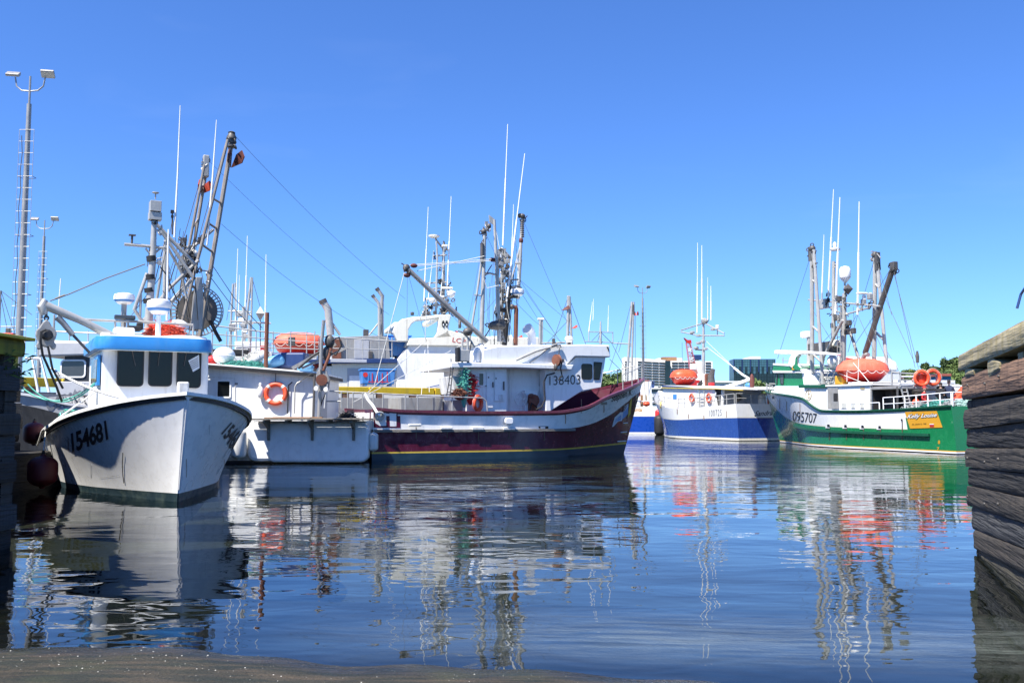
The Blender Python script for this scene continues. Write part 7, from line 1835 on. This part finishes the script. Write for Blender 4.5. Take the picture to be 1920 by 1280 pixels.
# cages of pots behind the wheelhouse
for i, (x, y) in enumerate(((1555, 714), (1566, 714), (1560, 702), (1545, 714), (1549, 703), (1571, 702))):
    pc = K.P(x, y, 1.3); o = empty('crab_pot', K.W(pc), K.h, ('round grey crab pot stacked behind the green wheelhouse, lower row beside the ladder', 'round grey crab pot, lower row nearest the rescue float', 'round grey crab pot on top in the middle of the stack', 'round grey crab pot, lower row nearest the wheelhouse', 'round grey crab pot on top nearest the wheelhouse', 'round grey crab pot on top nearest the rescue float')[i], 'crab pot', 'crab pots stacked on the green boat')
    MB().torus((0, 0, -.18), .36, .02, (0, 0, 1), 20, 5).build('hoop', 'metal_grey', o); MB().torus((0, 0, .18), .26, .02, (0, 0, 1), 20, 5).build('hoop', 'metal_grey', o)
    for k in range(8):
        a = k * math.pi / 4; MB().path([(math.cos(a) * .36, math.sin(a) * .36, -.18), (math.cos(a) * .26, math.sin(a) * .26, .18)], .014, 4).build('spoke', 'metal_grey', o)
    mb = MB(); mb.lathe([(.25, -.1), (.18, .1)], (0, 0, 0), n=10); mb.build('mesh_netting', 'net_grey', o)
# masts
def KT(name, m, pxs, v=0, r=.06, n=8): return K.T(name, m, pxs, v, r, n)
a = ladder_mast(K, 'outrigger_mast', 'metal_light', K.P(1522, 466, 1.6), K.P(1526, 468, 1.6), K.P(1523, 700, 1.6), K.P(1543, 720, 1.6), [.25, .62, .84], .13, .07)
mb = MB(); mb.box(K.P(1521, 476, 1.6), (.3, .25, .9)); mb.ell(K.P(1523, 466, 1.6), (.22, .2, .2), 8); K.part('mast_head', mb, 'metal_dark', parent=a, smooth=True)
a = ladder_mast(K, 'outrigger_mast', 'metal_light', K.P(1641, 478, -1), K.P(1644, 482, -1), K.P(1639, 676, -1), K.P(1664, 700, -1), [.27, .72], .13, .08)
mb = MB(); mb.box(K.P(1645, 490, -1), (.25, .25, 1.1)); mb.ell(K.P(1641, 478, -1), (.22, .2, .22), 8); K.part('mast_head', mb, 'metal_dark', parent=a, smooth=True)
KT('mast', 'metal_light', [(1579, 700), (1582, 600), (1583, 550)], 0, [.20, .18, .12], 10)
KT('mast', 'metal_light', [(1561, 690), (1563, 600), (1563, 490)], 0, [.14, .13, .10], 10)
KT('mast_leg', 'metal_light', [(1580, 600), (1545, 668), (1533, 720)], .5, .09); KT('mast_leg', 'metal_grey', [(1585, 600), (1600, 640), (1610, 672)], -.5, .09)
KT('boom', 'metal_dark', [(1622, 662), (1650, 576), (1676, 498)], -.2, .16, 10); mb = MB(); mb.box(K.P(1676, 499, -.2), (.35, .3, .5)); mb.ell(K.P(1678, 508, -.2), (.12, .1, .25), 8); K.part('boom_head', mb, 'metal_dark', bevel=.03)
KT('boom_foot', 'metal_light', [(1618, 672), (1622, 664), (1628, 665)], -.2, .14)
KT('yard', 'metal_light', [(1516, 562), (1560, 566), (1583, 568), (1650, 574)], 0, .055); KT('yard', 'metal_light', [(1547, 572), (1583, 590), (1632, 576)], 0, .055)
for x in (1541, 1553): KT('aerial_bracket', 'metal_light', [(x, 548), (x, 575)], 0, .05)
mb = MB(); mb.box(K.P(1543, 570, 0), (.9, .3, .6)); K.part('junction_box', mb, 'metal_light', bevel=.03)
mb = MB(); mb.lathe([(.05, -.6), (.3, -.3), (.34, -.2), (.34, .25), (.25, .42), (0, .48)], K.P(1584.5, 513, 0), n=18); K.part('satellite_dome', mb, 'white_clean', smooth=True); KT('dome_post', 'metal_light', [(1584, 525), (1584, 552)], 0, .06)
mb = MB(); mb.lathe([(.01, -.35), (.3, 0), (.01, .35)], K.P(1590, 542, 0), n=4); K.part('radar_reflector', mb, 'metal_dark')
mb = MB(); mb.lathe([(.3, -.08), (.33, 0), (.2, .08)], K.P(1566, 467, 0), n=16); mb.ell(K.P(1565, 459, 0), (.12, .12, .18), 8); K.part('antenna_disc', mb, 'white_clean', smooth=True)
mb = MB(); mb.box(K.P(1620, 550, 0), (.3, .9, .1)); mb.box(K.P(1620, 558, 0), (.15, .2, .3)); K.part('radar_scanner', mb, 'white_clean', bevel=.03)
for x, y in ((1619, 566), (1631, 556), (1592, 605), (1600, 620), (1588, 622), (1574, 560), (1568, 596), (1562, 610)): mb = MB(); mb.box(K.P(x, y, 0), (.28, .25, .34)); K.part('mast_fitting', mb, ('metal_dark', 'metal_grey')[x % 2], bevel=.04)
for x0 in (1570, 1576): KT('ladder_rail', 'metal_grey', [(x0, 570), (x0, 690)], .3, .025)
for k in range(12): KT('ladder_rung', 'metal_grey', [(1570, 575 + k * 9.5), (1576, 575 + k * 9.5)], .3, .02, 5)
mb = MB(); mb.box(K.P(1545, 653, 0), (2.6, .7, .75)); K.part('sign_box', mb, 'metal_dark', bevel=.04); mb = MB(); mb.box(K.P(1568, 644, 0), (1.0, .6, .4)); K.part('radar_scanner', mb, 'cream_paint', bevel=.08)
KT('radar_post', 'metal_light', [(1517, 690), (1517, 632)], 0, .15); mb = MB(); mb.lathe([(.3, -.05), (.42, 0), (.42, .3), (.36, .36)], K.P(1513, 632, 0), n=18); K.part('radar_dome', mb, 'white_clean', smooth=True)
mb = MB(); mb.path([K.P(1505, 712, 1), K.P(1514, 697, 1), K.P(1521, 693, 1)], .3, 8); mb.box(K.P(1516, 708, .8), (.9, .7, 1.3)); K.part('deck_crane_base', mb, 'green_dark', smooth=False)
mb = MB(); mb.path([K.P(1528, 716, 1.2), K.P(1533, 702, 1.2), K.P(1540, 700, 1.2)], .17, 8); K.part('vent_cowl', mb, 'white_clean', smooth=True)
mb = MB(); mb.ell(K.P(1561, 677, 0), (.35, .35, .4), 10); K.part('floodlight', mb, 'white_clean', smooth=True)
KT('flag_staff', 'metal_light', [(1468, 683), (1468, 670)], 0, .03); KT('flag_staff', 'metal_light', [(1466, 675), (1479, 676)], 0, .025)
for t, b_, r in (((1563, 355), (1553, 556), .05), ((1575, 370), (1566, 600), .06), ((1611, 378), (1608, 590), .055), ((1545, 440), (1541, 550), .04)): whip(K, t, b_, 0, r)
pts = rail_line(K, K.surf, shK, 1, .80, .99, -.06, 8, 0); railing(K, pts, .5, 5, 'metal_light', .03, (1.0, .5))
pts = rail_line(K, K.surf, shK, -1, .80, .99, -.06, 8, 0); railing(K, pts, .5, 5, 'metal_light', .03, (1.0, .5))
for k, (x, y, v_, z_) in enumerate(((1522, 468, 1.6, .35), (1641, 480, -1, .35), (1676, 500, -.2, .35), (1584, 556, 0, .35), (1566, 560, 0, .3), (1583, 575, 0, .4), (1560, 585, 0, .35), (1580, 600, 0, .45), (1590, 606, 0, .3), (1563, 620, 0, .3), (1566, 500, 0, .25), (1553, 560, 0, .35), (1630, 572, 0, .3), (1612, 575, 0, .3), (1645, 500, -1, .3), (1526, 500, 1.6, .25))): rigging_head(K, x, y, v_, z_, 7, k)
stays(K, [((1520, 480), (1458, 672)), ((1522, 470), (1521, 640)), ((1524, 470), (1534, 560)), ((1640, 485), (1618, 560)), ((1645, 490), (1672, 590)), ((1677, 515), (1722, 690)), ((1677, 510), (1716, 690)), ((1660, 560), (1715, 680)), ((1672, 500), (1648, 540)),
          ((1583, 590), (1560, 640)), ((1608, 590), (1590, 660)), ((1608, 590), (1640, 660)), ((1606, 590), (1580, 640)), ((1640, 590), (1600, 650)), ((1600, 575), (1605, 670)), ((1664, 660), (1700, 720)), ((1664, 665), (1672, 705)), ((1523, 580), (1560, 640)), ((1583, 600), (1520, 665)), ((1630, 600), (1665, 680))], 0, r=.014)
mb = MB(); mb.lathe([(.08, -.35), (.1, 0), (.05, .3)], K.P(1720, 668, 0), n=8); K.part('turnbuckle', mb, 'metal_dark')
# boat moored beyond the green one: only its red-striped white upper works show
V = Boat('fishing_boat', (27.5, 52), (-.267, .963), 'white boat with a red stripe whose upper works show behind the green boat')
shV = crv([(0, 2.2), (.6, 2.3), (1, 3.6)]); hull(V, 15, 14, shV, BsE, BwE, [c0(-.5), c0(.1), lambda s_: shV(s_) - .6, shV], ['black_rubber', 'red_paint', 'white_clean'], deck=lambda s_: shV(s_) - .6, n=16)
V.side('upper_house', 'white_clean', [(1500, 694), (1615, 694), (1615, 740), (1500, 740)], 1.5, -1.5); V.side('stripe_band', 'red_paint', [(1499, 686), (1566, 688), (1566, 693.5), (1499, 693)], 1.6, -1.6)
V.side('upper_arch', 'white_clean', [(1560, 668), (1600, 668), (1615, 676), (1620, 694), (1560, 694)], 1.4, -1.4, bevel=.2); V.side('arch_stripe', 'red_paint', [(1586, 670), (1598, 672), (1598, 678), (1586, 676)], 1.45, 1.35)
V.side('stern_house', 'white_clean', [(1672, 712), (1714, 712), (1714, 740), (1672, 740)], 1.5, -1.5)

# ================================================================ far shore: buildings, crane, trees
def block(name, px0, px1, ytop, ybot, Y, depth, m, label=None, parent=None, dx=0.0):
    a, c = atY(px0, ytop, Y), atY(px1, ytop, Y); zb = atY(px0, ybot, Y).z
    mb = MB(); mb.box(((a.x + c.x) / 2, Y + depth / 2, (a.z + zb) / 2), (c.x - a.x, depth, a.z - zb)); o = mb.build(name, m, parent)
    return o
T1 = empty('concrete_building', atY(1170, 760, 330), 0, 'long pale concrete office block with ribbon windows, left of the glass tower', 'building')
def tp_(o, par):
    o.parent = par
    o.data.transform(Matrix.Translation(-par.location)); return o
def slanted(name, quad, dY, m, par, Ys):
    """wall slab through four pixels, each at its own depth"""
    P_ = [atY(q[0], q[1], y) for q, y in zip(quad, Ys)]
    mb = MB(); mb.prism(P_, (0, dY, 0)); return tp_(mb.build(name, m), par)
ya, yb = 325, 345
def bl(px): return ya + (yb - ya) * (px - 1171) / 165
slanted('wall', [(1171, 669), (1248, 675), (1248, 735), (1171, 735)], 8, 'concrete_far', T1, [330, 330, 330, 330])
slanted('wall', [(1256, 676), (1336, 677), (1336, 735), (1256, 735)], 8, 'concrete_far', T1, [333, 333, 333, 333])
slanted('stair_tower', [(1247.5, 676), (1257, 676), (1257, 735), (1247.5, 735)], 7, 'glass_far_dark', T1, [329, 329, 329, 329])
slanted('penthouse', [(1242, 669), (1269, 669), (1269, 677), (1242, 677)], 12, 'brown_wood', T1, [340] * 4); slanted('penthouse', [(1234, 671), (1280, 671), (1280, 678), (1234, 678)], 12, 'concrete_far', T1, [344] * 4)
for i in range(9):
    yl_, yr_ = 677 + i * 5.05, 679.5 + i * 5.0
    for k, (xa, xb) in enumerate(((1196, 1206), (1208.5, 1222), (1223, 1235), (1236, 1246.5))):
        f = lambda x: yl_ + (yr_ - yl_) * (x - 1196) / 50
        slanted('window', [(xa, f(xa)), (xb, f(xb)), (xb, f(xb) + 2.3), (xa, f(xa) + 2.3)], .5, 'far_dark', T1, [329.8] * 4)
    for k, (xa, xb) in enumerate(((1260, 1271), (1272, 1283), (1284, 1294), (1295, 1302), (1323, 1333))):
        y = 679 + i * 5.2; slanted('window', [(xa, y), (xb, y), (xb, y + 2.4), (xa, y + 2.4)], .5, 'far_dark', T1, [332.8] * 4)
    slanted('window', [(1172, 677 + i * 5), (1178, 677 + i * 5), (1178, 679.4 + i * 5), (1172, 679.4 + i * 5)], .5, 'far_dark', T1, [329.8] * 4)
T2 = empty('glass_building', atY(1375, 760, 330), 0, 'dark teal glass office block with five bays on the far shore', 'building')
slanted('wall', [(1376, 673), (1454, 673), (1454, 740), (1376, 740)], 7, 'glass_far_dark', T2, [330] * 4)
slanted('roof_house', [(1407.5, 668), (1426, 668), (1426, 674), (1407.5, 674)], 12, 'concrete_far', T2, [335] * 4)
for k in range(5):
    x0 = 1377 + k * 15.6
    for r_ in range(9):
        y0_ = 674 + (r_ * 4.6 if r_ < 3 else 13.8 + (r_ - 3) * 6.6); hh = 4.0 if r_ < 3 else 6.0
        for j in range(3):
            xa = x0 + j * 4.5; slanted('pane', [(xa, y0_), (xa + 4.1, y0_), (xa + 4.1, y0_ + hh), (xa, y0_ + hh)], .3, 'glass_far' if r_ < 3 or (r_ < 5 and (j + k) % 2) else 'glass_far_dark', T2, [329.7] * 4)
    slanted('pier', [(x0 - 1.6, 673), (x0 - .3, 673), (x0 - .3, 697), (x0 - 1.6, 697)], .9, 'navy', T2, [329.4] * 4)
def shed(px0, px1, yt, yb_, Y, m, label, wins=(), roof=None, depth=14, winm='far_dark', name='warehouse', cat='building'):
    o = empty(name, atY(px0, yb_, Y), 0, label, cat)
    slanted('wall', [(px0, yt), (px1, yt), (px1, yb_), (px0, yb_)], depth, m, o, [Y] * 4)
    if roof: slanted('roof', [(px0 - .8, yt - roof[0]), (px1 + .8, yt - roof[0]), (px1 + .8, yt + .8), (px0 - .8, yt + .8)], depth + 1, roof[1], o, [Y - .4] * 4)
    for (a, c, d, e) in wins: slanted('window', [(a, c), (d, c), (d, e), (a, e)], .2, winm, o, [Y - .12] * 4)
    return o
shed(1335, 1398, 716, 772, 190, 'concrete_far', 'pale low warehouse with a dark loading bay behind the blue and white boat', [(1350, 722, 1358, 725), (1361, 722, 1365, 725), (1374, 722, 1380, 725), (1370, 742, 1389, 758), (1340, 730, 1350, 734), (1352, 744, 1357, 756), (1362, 744, 1366, 756)], (2.2, 'siding_white'))
shed(1398, 1410, 731, 772, 186, 'far_dark', 'narrow dark shed beside the pale warehouse', [(1400, 738, 1407, 741), (1400, 750, 1407, 752)], winm='concrete_far')
shed(1220, 1246, 728, 770, 175, 'grey_light', 'grey house with a row of small dark windows behind the bright blue stern', [(1220 + k * 3.2, 731, 1222 + k * 3.2, 734) for k in range(8)] + [(1234, 724.5, 1239, 728), (1235, 737, 1239, 740)], (1.2, 'concrete_far'), depth=10, name='house')
shed(1216, 1223, 737, 770, 160, 'siding_white', 'narrow white gabled shed with one tall window behind the bright blue stern', [(1218, 742, 1221, 748)], depth=6, name='house')
shed(1223, 1232, 742, 772, 158, 'siding_white', 'white shed with dark barred openings beside the narrow gabled shed', [(1223.5, 744, 1231, 746.5), (1223.5, 749, 1231, 751), (1223.5, 755, 1231, 758)], depth=6, name='house')
shed(1194, 1204, 713, 740, 185, 'siding_white', 'tiny white house with a steep front behind the third light mast', [(1199, 715, 1201, 718), (1199, 721, 1201, 724)], depth=8, name='house')
shed(1209, 1218, 712, 720, 186, 'roof_red', 'tiny house with a dull pink roof behind the third light mast', [(1214, 714, 1216, 716)], depth=8, name='house'); shed(1217, 1227, 714, 729, 180, 'navy', 'dark slate roofed building behind the white sheds', [(1219, 716, 1225, 718)], depth=8)
shed(1760, 1783, 704, 722, 170, 'house_blue', 'blue clapboard house with a dull red roof on the wooded hillside', [(1763, 708, 1764.5, 711)], (3.8, 'roof_red'), depth=9, name='house')
shed(1684, 1694, 708, 716, 175, 'siding_white', 'small white house with brown roof at the foot of the wooded hill', [(1689.5, 710, 1692, 712)], (2.5, 'roof_red'), depth=7, name='house')
shed(1672, 1682, 712, 720, 172, 'roof_red', 'low brown roofed house left of the small white house', [(1674, 714, 1676, 716)], depth=7, name='house')
# red and white lattice crane
mat('crane_pink', (.48, .13, .16), .6)
CR = empty('lattice_crane', atY(1300, 740, 260), 0, 'pink-red and white lattice crane boom rising behind the concrete office block', 'crane')
b0, b1 = atY(1302, 700, 260), atY(1291, 642, 260); 
for sg in (-1, 1):
    for sz in (0, 1): mb = MB(); mb.path([b0 + Vector((sg * .9, sz * 1.5, 0)) - CR.location, b1 + Vector((sg * .55, sz * 1.2, 0)) - CR.location], .11, 5); mb.build('boom_chord', 'crane_pink', CR)
for k in range(14):
    a = b0.lerp(b1, k / 14); c = b0.lerp(b1, (k + 1) / 14); w0, w1 = .9 - .35 * k / 14, .9 - .35 * (k + 1) / 14; sg = 1 if k % 2 else -1
    mb = MB(); mb.path([a + Vector((sg * w0, 0, 0)) - CR.location, c + Vector((-sg * w1, 0, 0)) - CR.location], .08, 4); mb.path([a + Vector((-w0, 0, 0)) - CR.location, a + Vector((w0, 0, 0)) - CR.location], .07, 4); mb.build('lattice_brace', 'roof_red' if k % 4 < 2 else 'siding_white', CR)
mb = MB(); mb.prism([atY(a, c, 260) - CR.location for a, c in ((1287, 639), (1283, 633), (1285, 634), (1289, 637), (1296, 637), (1297, 643), (1288, 643))], (0, 1.5, 0)); mb.build('boom_head', 'red_paint', CR)
mb = MB(); mb.path([b1 - CR.location + Vector((-1.8, 0, 0)), b1 - CR.location + Vector((-1.8, 0, -16))], .05, 4); mb.build('hoist_cable', 'wire', CR); mb = MB(); mb.box((0, 0, 2), (5, 4, 4)); mb.build('crane_cab', 'red_paint', CR, bevel=.1)
o = block('roof_box', 1300.5, 1315, 665, 674, 300, 6, 'navy'); o.name = 'roof_plant_room'; tag(o, 'small dark blue box standing above the concrete office block roof', 'plant room')

# light masts
light_mast(atY(32, 735, 45).xy.to_3d() + Vector((0, 0, .2)), 'nearest and tallest floodlight mast, rising at the far left with a ladder cage')
L2 = atY(71, 735, 79); lm = [o_ for o_ in COL.objects if o_.name.startswith('light_mast')][0]
c_ = copy_tree(lm, loc=(L2.x, 79, .2)); c_['label'] = 'second floodlight mast from the left, half as tall in view as the first'
L3 = atY(1207, 760, 121); c_ = copy_tree(lm, loc=(L3.x, 121, .2), rz=R(20)); c_['label'] = 'floodlight mast standing beside the concrete office block, right of the maroon bow'
mb = MB(); mb.box((0, 0, 0), (60, 22, 4.4)); o = mb.build('quay', 'concrete'); o.location = (-52, 48, -.6); tag(o, kind='structure')
mb = MB(); mb.box((0, 0, 0), (40, 12, 4.0)); o = mb.build('quay', 'concrete'); o.location = (-58, 79, -.6); tag(o, kind='structure')
mb = MB(); mb.box((0, 0, 0), (9, 9, 3.6)); o = mb.build('quay', 'concrete'); o.location = (L3.x - 1, 124, -.4); tag(o, kind='structure')

# trees
def leafy(mb, c, r, n, rn, mi=0, lf=.5):
    c = Vector(c)
    for _ in range(n):
        while True:
            d = Vector((rn.uniform(-1, 1), rn.uniform(-1, 1), rn.uniform(-1, 1)))
            if .25 < d.length < 1: break
        d = d * (.55 + .45 * rn.random()) ; p = c + Vector((d.x * r[0], d.y * r[1], d.z * r[2])); l = lf * rn.uniform(.5, 1.3)
        a = Vector((rn.gauss(0, 1), rn.gauss(0, 1), rn.gauss(0, 1))).normalized(); b_ = a.orthogonal().normalized()
        q = rn.uniform(0, 6.28); b_ = (Matrix.Rotation(q, 3, a) @ b_)
        mb.add([p + a * l, p + b_ * l * .5, p - a * l, p - b_ * l * .5], [(0, 1, 2, 3)], mi)
def make_tree(name, h, w_, seed, m, label, conif=False):
    rn = random.Random(seed); o = empty(name, (0, 0, 0), 0, label, 'tree', 'trees on the far shore')
    mb = MB(); mb.path([(0, 0, -.5), (.1, .05, h * .4), (0, .1, h * .85)], [h * .035, h * .022, h * .006], 7)
    for k in range(5):
        a = rn.uniform(0, 6.28); z = h * rn.uniform(.3, .6); mb.path([(0, 0, z), (math.cos(a) * w_ * .3, math.sin(a) * w_ * .3, z + h * .18)], [h * .012, h * .004], 5)
    mb.build('trunk', 'bark', o, smooth=True)
    mb = MB()
    if conif:
        for k in range(13):
            t = k / 12; rr = w_ * .5 * (1 - t) + .25; leafy(mb, (0, 0, h * (.15 + .85 * t)), (rr, rr, h * .07), int(110 * (1 - t) + 20), rn, 0, .42)
    else:
        for k in range(10):
            a = rn.uniform(0, 6.28); q = rn.uniform(.1, .34) * w_; r_ = w_ * rn.uniform(.16, .28)
            leafy(mb, (math.cos(a) * q, math.sin(a) * q, h * rn.uniform(.42, .86)), (r_, r_, r_ * .8), 150, rn, 0, .42)
    mb.build('crown', m, o); return o
protos = [make_tree('broadleaf_tree', 7.5, 7, 1, 'leaf', 'x'), make_tree('broadleaf_tree', 8.5, 6, 2, 'leaf_dark', 'x'), make_tree('spruce_tree', 9.5, 5, 3, 'leaf_dark', 'x', True), make_tree('broadleaf_tree', 6, 6.5, 4, 'leaf_yellow', 'x')]
first = [True] * 4; rn = random.Random(12); placed = []
def tname(k, x, y, s_):
    look = ('mid green rounded tree', 'dark green rounded tree', 'dark pointed spruce', 'yellow-green bushy tree')[k]
    px = 960 + 1750 * x / y
    side = 'at left foot' if px < 1705 else 'on left slope' if px < 1735 else 'at the hump' if px < 1765 else 'above the blue house' if px < 1790 else 'beside the timber wharf' if px < 1815 else 'hidden behind the timber wharf'
    row = 'in the front row' if y < 275 else 'in the middle row' if y < 335 else 'on the skyline'
    return ('small ' if s_ < .72 else 'tall ' if s_ > .86 else '') + look + ' ' + row + ' ' + side + (', wooded hill' if 'blue' in side or 'timber' in side else ' of wooded hill')
def plant(k, x, y, s_, label=None, z=None):
    o = protos[k] if first[k] else copy_tree(protos[k]); first[k] = False
    o.location = (x, y, (land_z(x, y) if z is None else z) - .3); o.rotation_euler = (0, 0, rn.uniform(0, 6.28)); o.scale = (s_, s_, s_); o['label'] = label or tname(k, x, y, s_); o['group'] = 'trees on the far shore'
used = set()
for i in range(900):
    y = rn.uniform(240, 400); px = rn.uniform(1690, 1822); x = (px - 960) / 1750 * y
    if land_z(x, y) < 6 or len(placed) > 100: continue
    if any((x - a) ** 2 + (y - b_) ** 2 < 14 for a, b_ in placed): continue
    for att in range(14):
        kk, sc_ = rn.choice((0, 0, 1, 0, 3, 0, 1, 1)), rn.uniform(.55, .98)
        if tname(kk, x, y, sc_) not in used: break
    else: continue
    used.add(tname(kk, x, y, sc_)); placed.append((x, y)); plant(kk, x, y, sc_)
for (px, Y, k, s_, lab) in ((1792, 172, 3, .95, 'yellow-green bush right of the blue house, beside the timber wharf'), (1803, 176, 3, 1.0, 'larger yellow-green bush just left of the timber wharf'), (1775, 185, 0, .9, 'green tree behind the blue house roof'), (1748, 262, 2, .75, 'only pointed dark spruce, standing on the slope left of the blue house'), (1660, 168, 1, .5, 'small dark bush at the foot of the hill by the rescue float'), (1672, 185, 0, .6, 'small green tree left of the brown roofed house'),
                           (1418, 178, 0, .95, 'broad green bush left of the green bow, behind the warehouse end'), (1428, 176, 1, .8, 'dark bush below the glass building near the green bow'), (1437, 182, 0, .8, 'green bush touching the green wheelhouse in view'), (1408, 176, 1, .55, 'low dark bush at the end of the pale warehouse'),
                           (1150, 170, 0, .9, 'green tree seen through the maroon boat bow rail'), (1162, 172, 1, .8, 'darker tree seen through the maroon bow rail, nearer the stem'), (1203, 168, 0, .5, 'small green tree behind the cream derricks of the bright blue stern'), (1232, 190, 0, .6, 'small green tree above the grey house roof'), (1265, 190, 1, .6, 'dark low tree below the concrete office block'), (1300, 200, 0, .8, 'low tree behind the rescue float of the blue boat')):
    plant(k, (px - 960) / 1750 * Y, Y, s_, lab, z=2.3)
mb = MB(); rn = random.Random(77)
for i in range(90):
    x = rn.uniform(30, 110); y = rn.uniform(480, 540); leafy(mb, (x, y, land_z(x, y) + 1.5), (5, 5, 3.5), 90, rn, 0, 1.0)
tag(mb.build('distant_woodland', 'leaf_dark'), 'band of distant woodland on the skyline between the two office blocks', 'woodland', kind='stuff')
mb = MB()
for i in range(340):
    y = rn.uniform(215, 400); px = rn.uniform(1680, 1850); x = (px - 960) / 1750 * y
    if land_z(x, y) > 5: leafy(mb, (x, y, land_z(x, y) + .8), (3.5, 3.5, 1.8), 55, rn, 0, .6)
tag(mb.build('hillside_undergrowth', 'leaf'), 'dense green undergrowth covering the wooded hill at right', 'undergrowth', kind='stuff')
# bent pipe end hanging into view from the right wharf
q0 = atY(1907, 578, 9.5); q1 = atY(1914, 552, 9.5); q2 = atY(1925, 535, 9.4); q3 = atY(1960, 520, 9.2)
o = MB().path([q0, q0.lerp(q1, .5) + Vector((.0, 0, 0)), q1, q2, q3, q3 + Vector((.6, -.1, -.1)), Vector((q3.x + .9, q3.y - .1, 2.6))], .014, 8).build('handrail', 'navy', smooth=True)
tag(o, 'end of a curved dark blue rail hanging in from the right edge above the wharf', 'handrail')
MB
